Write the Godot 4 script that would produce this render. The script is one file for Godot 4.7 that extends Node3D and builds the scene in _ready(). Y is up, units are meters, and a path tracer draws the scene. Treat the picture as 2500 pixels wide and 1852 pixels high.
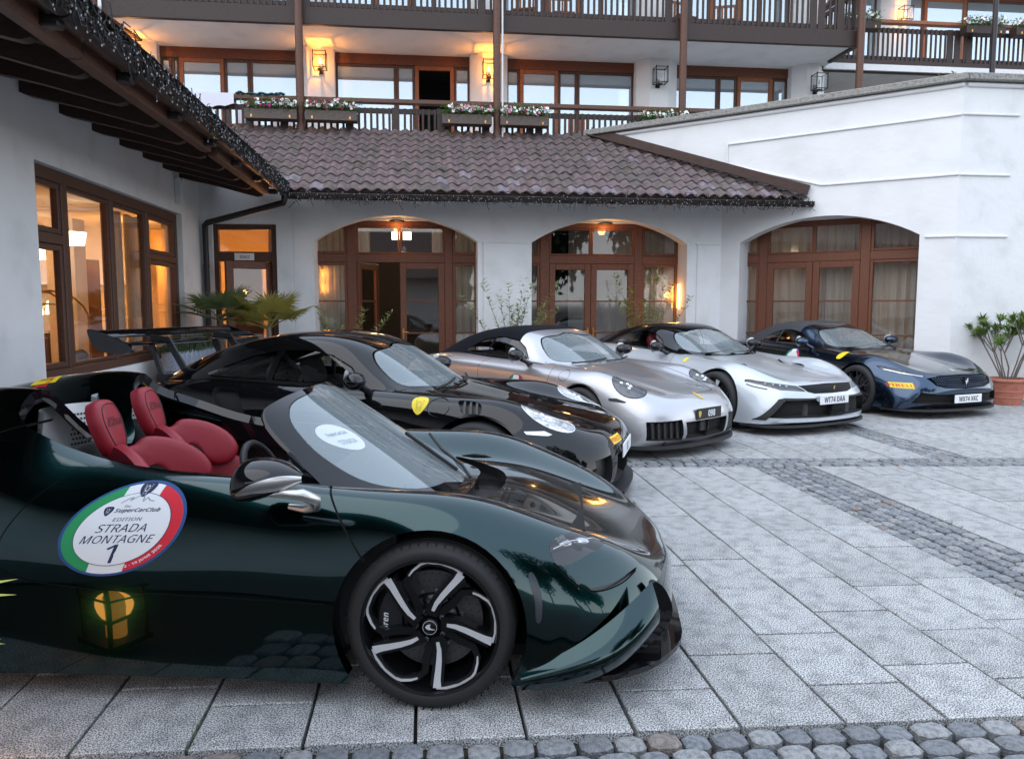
extends Node3D

# ---------- mesh builder: triangles with explicit normals ----------
class MB:
	var v := PackedVector3Array()
	var n := PackedVector3Array()
	var uv := PackedVector2Array()
	func tri(a: Vector3, b: Vector3, c: Vector3, na: Vector3, nb: Vector3, nc: Vector3) -> void:
		var g := (b - a).cross(c - a)
		if g.length_squared() < 1e-16:
			return
		if g.dot(na + nb + nc) > 0.0:
			v.append(a); v.append(c); v.append(b)
			n.append(na); n.append(nc); n.append(nb)
		else:
			v.append(a); v.append(b); v.append(c)
			n.append(na); n.append(nb); n.append(nc)
	func quad(a: Vector3, b: Vector3, c: Vector3, d: Vector3, nn: Vector3) -> void:
		tri(a, b, c, nn, nn, nn)
		tri(a, c, d, nn, nn, nn)
	func fquad(a: Vector3, b: Vector3, c: Vector3, d: Vector3) -> void:
		var nn := (b - a).cross(c - a)
		if nn.length_squared() < 1e-14:
			nn = (c - a).cross(d - a)
		if nn.length_squared() < 1e-14:
			return
		quad(a, b, c, d, nn.normalized())
	func ftri(a: Vector3, b: Vector3, c: Vector3) -> void:
		var nn := (b - a).cross(c - a)
		if nn.length_squared() < 1e-16:
			return
		nn = nn.normalized()
		tri(a, b, c, nn, nn, nn)
	func sq(a: Vector3, b: Vector3, c: Vector3, d: Vector3, na: Vector3, nb: Vector3, nc: Vector3, nd: Vector3) -> void:
		tri(a, b, c, na, nb, nc)
		tri(a, c, d, na, nc, nd)
	# box by centre and full size, with chamfered edges when ch > 0
	func box(c: Vector3, s: Vector3, ch := 0.0, bs := Basis()) -> void:
		var h := s * 0.5
		if ch <= 0.0:
			for ax in 3:
				for sg in [-1.0, 1.0]:
					var nn := Vector3.ZERO; nn[ax] = sg
					var p := Vector3.ZERO; p[ax] = sg * h[ax]
					var e1 := Vector3.ZERO; e1[(ax + 1) % 3] = h[(ax + 1) % 3]
					var e2 := Vector3.ZERO; e2[(ax + 2) % 3] = h[(ax + 2) % 3]
					quad(c + bs * (p - e1 - e2), c + bs * (p + e1 - e2), c + bs * (p + e1 + e2), c + bs * (p - e1 + e2), bs * nn)
			return
		ch = minf(ch, minf(h.x, minf(h.y, h.z)) * 0.9)
		for ax in 3:
			var a1 := (ax + 1) % 3
			var a2 := (ax + 2) % 3
			for sg in [-1.0, 1.0]:
				var p := Vector3.ZERO; p[ax] = sg * h[ax]
				var e1 := Vector3.ZERO; e1[a1] = h[a1] - ch
				var e2 := Vector3.ZERO; e2[a2] = h[a2] - ch
				var nn := Vector3.ZERO; nn[ax] = sg
				quad(c + bs * (p - e1 - e2), c + bs * (p + e1 - e2), c + bs * (p + e1 + e2), c + bs * (p - e1 + e2), bs * nn)
			for s1 in [-1.0, 1.0]:
				for s2 in [-1.0, 1.0]:
					var l := Vector3.ZERO; l[ax] = h[ax] - ch
					var q1 := Vector3.ZERO; q1[a1] = s1 * h[a1]; q1[a2] = s2 * (h[a2] - ch)
					var q2 := Vector3.ZERO; q2[a1] = s1 * (h[a1] - ch); q2[a2] = s2 * h[a2]
					var nn := Vector3.ZERO; nn[a1] = s1; nn[a2] = s2
					quad(c + bs * (q1 - l), c + bs * (q1 + l), c + bs * (q2 + l), c + bs * (q2 - l), (bs * nn).normalized())
		for sx in [-1.0, 1.0]:
			for sy in [-1.0, 1.0]:
				for sz in [-1.0, 1.0]:
					var k := Vector3(sx * h.x, sy * h.y, sz * h.z)
					var i := Vector3(sx * ch, sy * ch, sz * ch)
					var nn := (bs * Vector3(sx, sy, sz)).normalized()
					tri(c + bs * (k - Vector3(0, i.y, i.z)), c + bs * (k - Vector3(i.x, 0, i.z)), c + bs * (k - Vector3(i.x, i.y, 0)), nn, nn, nn)
	# beam of rectangular section from a to b; up gives the section's height direction
	func beam(a: Vector3, b: Vector3, w: float, h: float, up := Vector3.UP, ch := 0.0) -> void:
		var d := b - a
		var L := d.length()
		if L < 1e-6:
			return
		var x := d / L
		if absf(x.dot(up)) > 0.99:
			up = Vector3(0, 0, 1) if absf(x.z) < 0.9 else Vector3(1, 0, 0)
		var z := x.cross(up).normalized()
		var y := z.cross(x)
		box((a + b) * 0.5, Vector3(L, h, w), ch, Basis(x, y, z))
	# closed outline in the plane (ex, ey) from o, given depth along ez
	func extrude(p: PackedVector2Array, o: Vector3, ex: Vector3, ey: Vector3, dz: Vector3, caps := 3) -> void:
		var t := Geometry2D.triangulate_polygon(p)
		var nn := dz.normalized()
		for k in range(0, t.size(), 3):
			var a := o + ex * p[t[k]].x + ey * p[t[k]].y
			var b := o + ex * p[t[k + 1]].x + ey * p[t[k + 1]].y
			var c := o + ex * p[t[k + 2]].x + ey * p[t[k + 2]].y
			if caps & 1:
				tri(a, b, c, -nn, -nn, -nn)
			if caps & 2:
				tri(a + dz, b + dz, c + dz, nn, nn, nn)
		var cw := Geometry2D.is_polygon_clockwise(p)
		for k in p.size():
			var q := p[k]
			var r := p[(k + 1) % p.size()]
			var e := r - q
			if e.length() < 1e-7:
				continue
			var o2 := Vector2(e.y, -e.x).normalized() * (-1.0 if cw else 1.0)
			var n3 := (ex * o2.x + ey * o2.y).normalized()
			var a := o + ex * q.x + ey * q.y
			var b := o + ex * r.x + ey * r.y
			quad(a, b, b + dz, a + dz, n3)
	func tube(pts: Array, rad, sides := 8, caps := true) -> void:
		var m := pts.size()
		var rings := []
		var up := Vector3(0.13, 0.97, 0.2)
		for i in m:
			var d: Vector3 = (pts[mini(i + 1, m - 1)] - pts[maxi(i - 1, 0)])
			d = d.normalized()
			var x := d.cross(up)
			if x.length() < 0.05:
				x = d.cross(Vector3(1, 0, 0))
			x = x.normalized()
			var y := d.cross(x)
			up = -y if y.dot(up) < 0.0 else y
			var r: float = rad if not rad is Array else rad[i]
			var ring := []
			for k in sides:
				var an := TAU * k / sides
				var nn := x * cos(an) + y * sin(an)
				ring.append([pts[i] + nn * r, nn])
			rings.append(ring)
		for i in m - 1:
			for k in sides:
				var k2 := (k + 1) % sides
				var A = rings[i][k]; var B = rings[i][k2]; var C = rings[i + 1][k2]; var D = rings[i + 1][k]
				sq(A[0], B[0], C[0], D[0], A[1], B[1], C[1], D[1])
		if caps:
			for e in [0, m - 1]:
				var dd: Vector3 = (pts[0] - pts[1]).normalized() if e == 0 else (pts[m - 1] - pts[m - 2]).normalized()
				for k in range(1, sides - 1):
					tri(rings[e][0][0], rings[e][k][0], rings[e][k + 1][0], dd, dd, dd)
	# lathe: profile of (radius, height) turned about axis from o; arc in turns
	func lathe(prof: Array, o: Vector3, ax: Vector3, sides := 24, smooth := true, rx := Vector3.ZERO, a0 := 0.0, a1 := TAU) -> void:
		ax = ax.normalized()
		var x := rx if rx != Vector3.ZERO else (ax.cross(Vector3(0, 0, 1)) if absf(ax.z) < 0.9 else ax.cross(Vector3(1, 0, 0))).normalized()
		var y := ax.cross(x)
		var m := prof.size()
		var nr := []
		for i in m - 1:
			var d: Vector2 = prof[i + 1] - prof[i]
			nr.append(Vector2(d.y, -d.x).normalized())
		for i in m - 1:
			var na: Vector2 = nr[i]
			var nb: Vector2 = nr[i]
			if smooth:
				if i > 0 and nr[i - 1].dot(nr[i]) > 0.6:
					na = (nr[i - 1] + nr[i]).normalized()
				if i < m - 2 and nr[i + 1].dot(nr[i]) > 0.6:
					nb = (nr[i + 1] + nr[i]).normalized()
			for k in sides:
				var t0 := lerpf(a0, a1, float(k) / sides)
				var t1 := lerpf(a0, a1, float(k + 1) / sides)
				var d0 := x * cos(t0) + y * sin(t0)
				var d1 := x * cos(t1) + y * sin(t1)
				var P: Vector2 = prof[i]
				var Q: Vector2 = prof[i + 1]
				sq(o + d0 * P.x + ax * P.y, o + d1 * P.x + ax * P.y, o + d1 * Q.x + ax * Q.y, o + d0 * Q.x + ax * Q.y, d0 * na.x + ax * na.y, d1 * na.x + ax * na.y, d1 * nb.x + ax * nb.y, d0 * nb.x + ax * nb.y)
	func ell(c: Vector3, r: Vector3, bs := Basis(), nu := 14, nv := 9) -> void:
		for j in nv:
			for i in nu:
				var q := []
				for e in [[i, j], [i + 1, j], [i + 1, j + 1], [i, j + 1]]:
					var a: float = TAU * e[0] / nu
					var b: float = PI * e[1] / nv
					var d := Vector3(sin(b) * cos(a), cos(b), sin(b) * sin(a))
					q.append([c + bs * (d * r), (bs * (d / r)).normalized()])
				sq(q[0][0], q[1][0], q[2][0], q[3][0], q[0][1], q[1][1], q[2][1], q[3][1])
	func mesh() -> ArrayMesh:
		var m := ArrayMesh.new()
		if v.size() == 0:
			return m
		var a := []
		a.resize(Mesh.ARRAY_MAX)
		a[Mesh.ARRAY_VERTEX] = v
		a[Mesh.ARRAY_NORMAL] = n
		if uv.size() == v.size():
			a[Mesh.ARRAY_TEX_UV] = uv
		m.add_surface_from_arrays(Mesh.PRIMITIVE_TRIANGLES, a)
		return m

# ---------- smooth car skins: a net of control points under a bicubic B-spline ----------
class CarSkin:
	var net := []          # [column][row] Vector3(s forward, h up, w right)
	var cu := 0
	var ct := 0
	var samples := []
	var side := 1.0
	func _init(cols: Array) -> void:
		var target := []
		for c in cols:
			var r := []
			for k in range(0, c.size(), 3):
				r.append(Vector3(c[k], c[k + 1], c[k + 2]))
			target.append(r)
		cu = target.size(); ct = target[0].size()
		net = []
		for r in target:
			net.append(r.duplicate())
		for it in 4:
			var fix := []
			for i in cu:
				var r := []
				for j in ct:
					r.append(target[i][j] - ev(i, j))
				fix.append(r)
			for i in cu:
				for j in ct:
					net[i][j] += fix[i][j] * 0.9
		sample()
	func cp(i: int, j: int) -> Vector3:
		if i < 0:
			return cp(0, j) * 2.0 - cp(-i, j)
		if i >= cu:
			return cp(cu - 1, j) * 2.0 - cp(2 * cu - 2 - i, j)
		if j < 0:
			var m: Vector3 = net[i][mini(-j, ct - 1)]
			if absf(net[i][0].z) < 0.02:
				return Vector3(m.x, m.y, -m.z)
			return net[i][0] * 2.0 - m
		if j >= ct:
			return net[i][ct - 1] * 2.0 - net[i][2 * ct - 2 - j]
		return net[i][j]
	func wts(f: float) -> Array:
		var g := 1.0 - f
		return [g * g * g / 6.0, (3.0 * f * f * f - 6.0 * f * f + 4.0) / 6.0, (-3.0 * f * f * f + 3.0 * f * f + 3.0 * f + 1.0) / 6.0, f * f * f / 6.0]
	func ev(u: float, t: float) -> Vector3:
		u = clampf(u, 0.0, cu - 1.0); t = clampf(t, 0.0, ct - 1.0)
		var i := mini(int(u), cu - 2)
		var j := mini(int(t), ct - 2)
		var a := wts(u - i)
		var b := wts(t - j)
		var s := Vector3.ZERO
		if i > 0 and i < cu - 2 and j > 0 and j < ct - 2:
			for x in 4:
				var row: Array = net[i + x - 1]
				s += (row[j - 1] * b[0] + row[j] * b[1] + row[j + 1] * b[2] + row[j + 2] * b[3]) * a[x]
			return s
		for x in 4:
			for y in 4:
				s += cp(i + x - 1, j + y - 1) * (a[x] * b[y])
		return s
	func nrm(u: float, t: float) -> Vector3:
		var e := 0.02
		var du := ev(u + e, t) - ev(u - e, t)
		var dt := ev(u, t + e) - ev(u, t - e)
		var n := dt.cross(du)
		if n.length() < 1e-9:
			du = ev(u + 0.2, t) - ev(u - 0.2, t)
			dt = ev(u, t + 0.2) - ev(u, t - 0.2)
			n = dt.cross(du)
		return n.normalized() if n.length() > 1e-12 else Vector3.UP
	func sample() -> void:
		samples = []
		var nu := (cu - 1) * 4
		var nv := (ct - 1) * 4
		var flip := 0.0
		for i in nu + 1:
			for j in nv + 1:
				var u := i / 4.0
				var t := j / 4.0
				var nn := nrm(u, t)
				samples.append([u, t, ev(u, t), nn])
				flip += nn.y + nn.z
		if flip < 0.0:
			side = -1.0
			for s in samples:
				s[3] = -s[3]
	func N(u: float, t: float) -> Vector3:
		return nrm(u, t) * side
	# views: 0 side (s, h), 1 front (w, h), 2 top (s, w), 3 rear (w, h)
	func flat(p: Vector3, view: int) -> Vector2:
		if view == 0:
			return Vector2(p.x, p.y)
		if view == 2:
			return Vector2(p.x, p.z)
		return Vector2(p.z, p.y)
	func inv(q: Vector2, view: int, lim := Rect2(-1, -1, 99, 99)) -> Vector2:
		var best := 1e9
		var at := Vector2.ZERO
		for s in samples:
			var nn: Vector3 = s[3]
			var ok: float = nn.z if view == 0 else (nn.x if view == 1 else (nn.y if view == 2 else -nn.x))
			if ok < 0.12:
				continue
			if s[0] < lim.position.x or s[1] < lim.position.y or s[0] > lim.end.x or s[1] > lim.end.y:
				continue
			var d := flat(s[2], view).distance_squared_to(q)
			if d < best:
				best = d
				at = Vector2(s[0], s[1])
		for it in 7:
			var p := flat(ev(at.x, at.y), view)
			var r := q - p
			if r.length() < 2e-5:
				break
			var e := 0.01
			var du := (flat(ev(at.x + e, at.y), view) - flat(ev(at.x - e, at.y), view)) / (2.0 * e)
			var dt := (flat(ev(at.x, at.y + e), view) - flat(ev(at.x, at.y - e), view)) / (2.0 * e)
			var det := du.x * dt.y - du.y * dt.x
			if absf(det) < 1e-7:
				break
			var st := Vector2((r.x * dt.y - r.y * dt.x) / det, (du.x * r.y - du.y * r.x) / det)
			st = st.limit_length(0.4)
			at += st * 0.9
			at.x = clampf(at.x, 0.0, cu - 1.0)
			at.y = clampf(at.y, 0.0, ct - 1.0)
		return at
	func poly(pts: Array, view: int, step := 0.05, lim := Rect2(-1, -1, 99, 99)) -> PackedVector2Array:
		var out := PackedVector2Array()
		for i in pts.size():
			var a: Vector2 = pts[i]
			var b: Vector2 = pts[(i + 1) % pts.size()]
			var k := maxi(1, int(a.distance_to(b) / step))
			for x in k:
				out.append(inv(a.lerp(b, float(x) / k), view, lim))
		return out
	func P(u: float, t: float, off: float, sg: float) -> Vector3:
		var p := ev(u, t)
		if off != 0.0:
			p += N(u, t) * off
		return Vector3(p.x, p.y, p.z * sg)
	# surface: everything (inc empty) or inside the outline inc, less the holes
	func emit(m: MB, inc: PackedVector2Array, holes: Array, off := 0.0, sg := 1.0, res := 0.125, ulim := Vector2(-1, 99)) -> void:
		var boxes := []
		for h in holes:
			boxes.append(bounds(h))
		var ib := bounds(inc) if inc.size() else Rect2(0, 0, cu, ct)
		var us := []
		var k := 0
		while k * res < cu - 1.0 - 1e-6:
			us.append(k * res); k += 1
		us.append(cu - 1.0)
		var ts := []
		k = 0
		while k * res < ct - 1.0 - 1e-6:
			ts.append(k * res); k += 1
		ts.append(ct - 1.0)
		var cache := {}
		for i in us.size() - 1:
			if us[i] < ulim.x - 1e-6 or us[i + 1] > ulim.y + 1e-6:
				continue
			for j in ts.size() - 1:
				var r := Rect2(us[i], ts[j], us[i + 1] - us[i], ts[j + 1] - ts[j])
				if not ib.intersects(r):
					continue
				var cell := PackedVector2Array([r.position, Vector2(r.end.x, r.position.y), r.end, Vector2(r.position.x, r.end.y)])
				var pcs := [cell]
				if inc.size():
					pcs = Geometry2D.intersect_polygons(cell, inc)
				for x in holes.size():
					if boxes[x].intersects(r):
						var nx := []
						for pc in pcs:
							for c in Geometry2D.clip_polygons(pc, holes[x]):
								nx.append(c)
						pcs = nx
				for pc in pcs:
					if pc.size() < 3:
						continue
					var V := []
					for q in pc:
						var key := Vector2i(int(round(q.x * 20000.0)), int(round(q.y * 20000.0)))
						if not cache.has(key):
							var nn := N(q.x, q.y)
							var p := ev(q.x, q.y) + nn * off
							cache[key] = [Vector3(p.x, p.y, p.z * sg), Vector3(nn.x, nn.y, nn.z * sg)]
						V.append(cache[key])
					if pc.size() == 4 or pc.size() == 3:
						for y in range(1, pc.size() - 1):
							m.tri(V[0][0], V[y][0], V[y + 1][0], V[0][1], V[y][1], V[y + 1][1])
					else:
						var tr := Geometry2D.triangulate_polygon(pc)
						for y in range(0, tr.size(), 3):
							m.tri(V[tr[y]][0], V[tr[y + 1]][0], V[tr[y + 2]][0], V[tr[y]][1], V[tr[y + 1]][1], V[tr[y + 2]][1])
	func bounds(p: PackedVector2Array) -> Rect2:
		if p.size() == 0:
			return Rect2()
		var r := Rect2(p[0], Vector2.ZERO)
		for q in p:
			r = r.expand(q)
		return r.grow(0.001)
	# wall of an outline between two offsets along the normal
	func wall(m: MB, p: PackedVector2Array, a: float, b: float, sg := 1.0, closed := true) -> void:
		var k := p.size()
		for i in (k if closed else k - 1):
			var q := p[i]
			var r := p[(i + 1) % k]
			if q.y > ct - 1.0 + 0.01 and r.y > ct - 1.0 + 0.01:
				continue
			m.fquad(P(q.x, q.y, a, sg), P(r.x, r.y, a, sg), P(r.x, r.y, b, sg), P(q.x, q.y, b, sg))
	# flat cap over an outline, sunk by off along one common direction d
	func sunk(m: MB, p: PackedVector2Array, d: Vector3, sg := 1.0) -> void:
		var c := Vector3.ZERO
		for q in p:
			c += P(q.x, q.y, 0.0, sg)
		c = c / p.size() + Vector3(d.x, d.y, d.z * sg)
		for i in p.size():
			var q := p[i]
			var r := p[(i + 1) % p.size()]
			var a := P(q.x, q.y, 0.0, sg)
			var b := P(r.x, r.y, 0.0, sg)
			var dd := Vector3(d.x, d.y, d.z * sg)
			m.fquad(a, b, b + dd, a + dd)
			m.ftri(a + dd, b + dd, c)

# ---------- nodes ----------
var M := {}
var RNG := RandomNumberGenerator.new()

func lin(r: float, g: float, b: float) -> Color:
	return Color(r, g, b).linear_to_srgb()

func mat(key: String, c: Color, rough := 0.6, metal := 0.0) -> StandardMaterial3D:
	var m := StandardMaterial3D.new()
	m.albedo_color = c
	m.roughness = rough
	m.metallic = metal
	M[key] = m
	return m

func noise(seed_: int, freq: float, oct: int, cols: Array, size := 512, kind := FastNoiseLite.TYPE_SIMPLEX_SMOOTH, as_normal := false, bump := 4.0) -> NoiseTexture2D:
	var f := FastNoiseLite.new()
	f.seed = seed_
	f.frequency = freq
	f.noise_type = kind
	f.fractal_octaves = oct
	var t := NoiseTexture2D.new()
	t.width = size; t.height = size
	t.seamless = true
	t.noise = f
	if as_normal:
		t.as_normal_map = true
		t.bump_strength = bump
	elif cols.size():
		var g := Gradient.new()
		var offs := PackedFloat32Array()
		var cc := PackedColorArray()
		for c in cols:
			offs.append(c[0]); cc.append(c[1])
		g.offsets = offs
		g.colors = cc
		t.color_ramp = g
	return t

func tri3(m: StandardMaterial3D, scale: Vector3, world := true) -> StandardMaterial3D:
	m.uv1_triplanar = true
	m.uv1_world_triplanar = world
	m.uv1_scale = scale
	m.uv1_triplanar_sharpness = 4.0
	return m

func thing(called: String, label: String, cat: String, at := Vector3.ZERO, yaw := 0.0, group := "") -> Node3D:
	var o := Node3D.new()
	o.name = called
	o.position = at
	o.rotation.y = yaw
	add_child(o, true)
	tag(o, label, cat, group)
	return o

func tag(o: Node3D, label: String, cat: String, group := "", kind := "") -> Node3D:
	if label:
		o.set_meta("label", label)
	if cat:
		o.set_meta("category", cat)
	if group:
		o.set_meta("group", group)
	if kind:
		o.set_meta("kind", kind)
	return o

func part(par: Node, called: String, m: Mesh, mt: Material, at := Vector3.ZERO, label := "") -> MeshInstance3D:
	var o := MeshInstance3D.new()
	o.name = called
	o.mesh = m
	o.material_override = mt
	o.position = at
	par.add_child(o, true)
	if label:
		o.set_meta("label", label)
	return o

func pb(par: Node, called: String, mt: Material, c: Vector3, s: Vector3, ch := 0.0, bs := Basis()) -> MeshInstance3D:
	var b := MB.new()
	b.box(Vector3.ZERO, s, ch)
	var o := part(par, called, b.mesh(), mt, c)
	o.basis = bs
	return o

func struct_(called: String, m: Mesh, mt: Material, at := Vector3.ZERO) -> MeshInstance3D:
	var o := part(self, called, m, mt, at)
	o.set_meta("kind", "structure")
	return o

func V2(a: Array) -> Array:
	var o := []
	for i in range(0, a.size(), 2):
		o.append(Vector2(a[i], a[i + 1]))
	return o

func PV(a: Array) -> PackedVector2Array:
	return PackedVector2Array(V2(a))

# smooth closed outline through the given corners (Catmull-Rom)
func curve(a: Array, k := 6, closed := true) -> Array:
	var p := V2(a)
	var o := []
	var m := p.size()
	for i in (m if closed else m - 1):
		var p0: Vector2 = p[(i - 1 + m) % m] if closed or i > 0 else p[0]
		var p1: Vector2 = p[i]
		var p2: Vector2 = p[(i + 1) % m]
		var p3: Vector2 = p[(i + 2) % m] if closed or i + 2 < m else p[m - 1]
		for x in k:
			o.append(p1.cubic_interpolate(p2, p0, p3, float(x) / k))
	if not closed:
		o.append(p[m - 1])
	return o

func grow2(pts: Array, d: float) -> Array:
	var r := Geometry2D.offset_polygon(PackedVector2Array(pts), d, Geometry2D.JOIN_MITER)
	return Array(r[0]) if r.size() else pts

# lettering as a mesh laid flat in x, y; centred, h = cap height
func text_pts(s: String, h: float, bold := false, italic := 0.0, font := "Droid Sans", stretch := 1.0) -> Array:
	var f := SystemFont.new()
	f.font_names = PackedStringArray([font])
	if bold:
		f.font_weight = 700
	var t := TextMesh.new()
	t.text = s
	t.font = f
	t.font_size = 64
	t.pixel_size = 0.01
	t.depth = 0.0
	t.curve_step = 1.0
	var a := t.get_mesh_arrays()
	var v: PackedVector3Array = a[Mesh.ARRAY_VERTEX]
	var ix: PackedInt32Array = a[Mesh.ARRAY_INDEX] if a[Mesh.ARRAY_INDEX] != null else PackedInt32Array()
	var lo := Vector2(1e9, 1e9)
	var hi := Vector2(-1e9, -1e9)
	for p in v:
		lo = lo.min(Vector2(p.x, p.y)); hi = hi.max(Vector2(p.x, p.y))
	var c := (lo + hi) * 0.5
	var k := h / maxf(hi.y - lo.y, 1e-6)
	var out := []
	var q := PackedVector2Array()
	for p in v:
		var y := (p.y - c.y) * k
		q.append(Vector2((p.x - c.x) * k * stretch + y * italic, y))
	if ix.size() == 0:
		for i in q.size():
			ix.append(i)
	for i in range(0, ix.size(), 3):
		out.append([q[ix[i]], q[ix[i + 1]], q[ix[i + 2]]])
	return out

func text_mesh(m: MB, s: String, h: float, o: Vector3, ex: Vector3, ey: Vector3, bold := false, italic := 0.0, stretch := 1.0, font := "Droid Sans") -> void:
	var nn := ex.cross(ey).normalized()
	for t in text_pts(s, h, bold, italic, font, stretch):
		m.tri(o + ex * t[0].x + ey * t[0].y, o + ex * t[1].x + ey * t[1].y, o + ex * t[2].x + ey * t[2].y, nn, nn, nn)

func _ready() -> void:
	RNG.seed = 20240612
	var cam := Camera3D.new()
	cam.name = "camera"
	cam.fov = 52.68
	cam.near = 0.05
	cam.far = 400.0
	cam.position = Vector3(0, 1.55, 0)
	cam.rotation = Vector3(-0.0963, -deg_to_rad(6.6), 0)
	add_child(cam)
	cam.current = true
	var we := WorldEnvironment.new()
	we.name = "world_environment"
	var env := Environment.new()
	env.background_mode = Environment.BG_SKY
	var sk := ProceduralSkyMaterial.new()
	sk.sky_top_color = lin(0.50, 0.59, 0.74)
	sk.sky_horizon_color = lin(1.02, 1.05, 1.07)
	sk.sky_curve = 0.16
	sk.sky_energy_multiplier = 0.93
	sk.ground_bottom_color = lin(0.12, 0.12, 0.12)
	sk.ground_horizon_color = lin(0.30, 0.31, 0.33)
	var cl := FastNoiseLite.new()
	cl.seed = 5; cl.frequency = 0.006; cl.fractal_octaves = 5
	var ct := NoiseTexture2D.new()
	ct.width = 1024; ct.height = 512; ct.seamless = true; ct.noise = cl
	var cg := Gradient.new()
	cg.offsets = PackedFloat32Array([0.0, 0.45, 0.75, 1.0])
	cg.colors = PackedColorArray([Color(0, 0, 0, 0), Color(0.02, 0.02, 0.02, 0), Color(0.22, 0.23, 0.24, 0.3), Color(0.5, 0.5, 0.5, 0.5)])
	ct.color_ramp = cg
	sk.sky_cover = ct
	sk.sky_cover_modulate = Color(0.8, 0.8, 0.8, 0.6)
	var sky := Sky.new()
	sky.sky_material = sk
	env.sky = sky
	env.tonemap_mode = Environment.TONE_MAPPER_LINEAR
	env.tonemap_exposure = 3.3
	env.sdfgi_enabled = true
	env.ssao_enabled = true
	env.ssil_enabled = true
	we.environment = env
	add_child(we)
	var sun := DirectionalLight3D.new()
	sun.name = "sun"
	sun.light_energy = 0.15
	sun.light_color = Color(1.0, 0.96, 0.9)
	sun.light_angular_distance = 80.0
	sun.sky_mode = DirectionalLight3D.SKY_MODE_LIGHT_ONLY
	sun.shadow_enabled = true
	sun.rotation_degrees = Vector3(-48, -62, 0)
	add_child(sun)
	materials()
	paving()
	arcade()
	right_building()
	left_wing()
	upper_hotel()
	surroundings()
	plants()
	cars()

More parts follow.
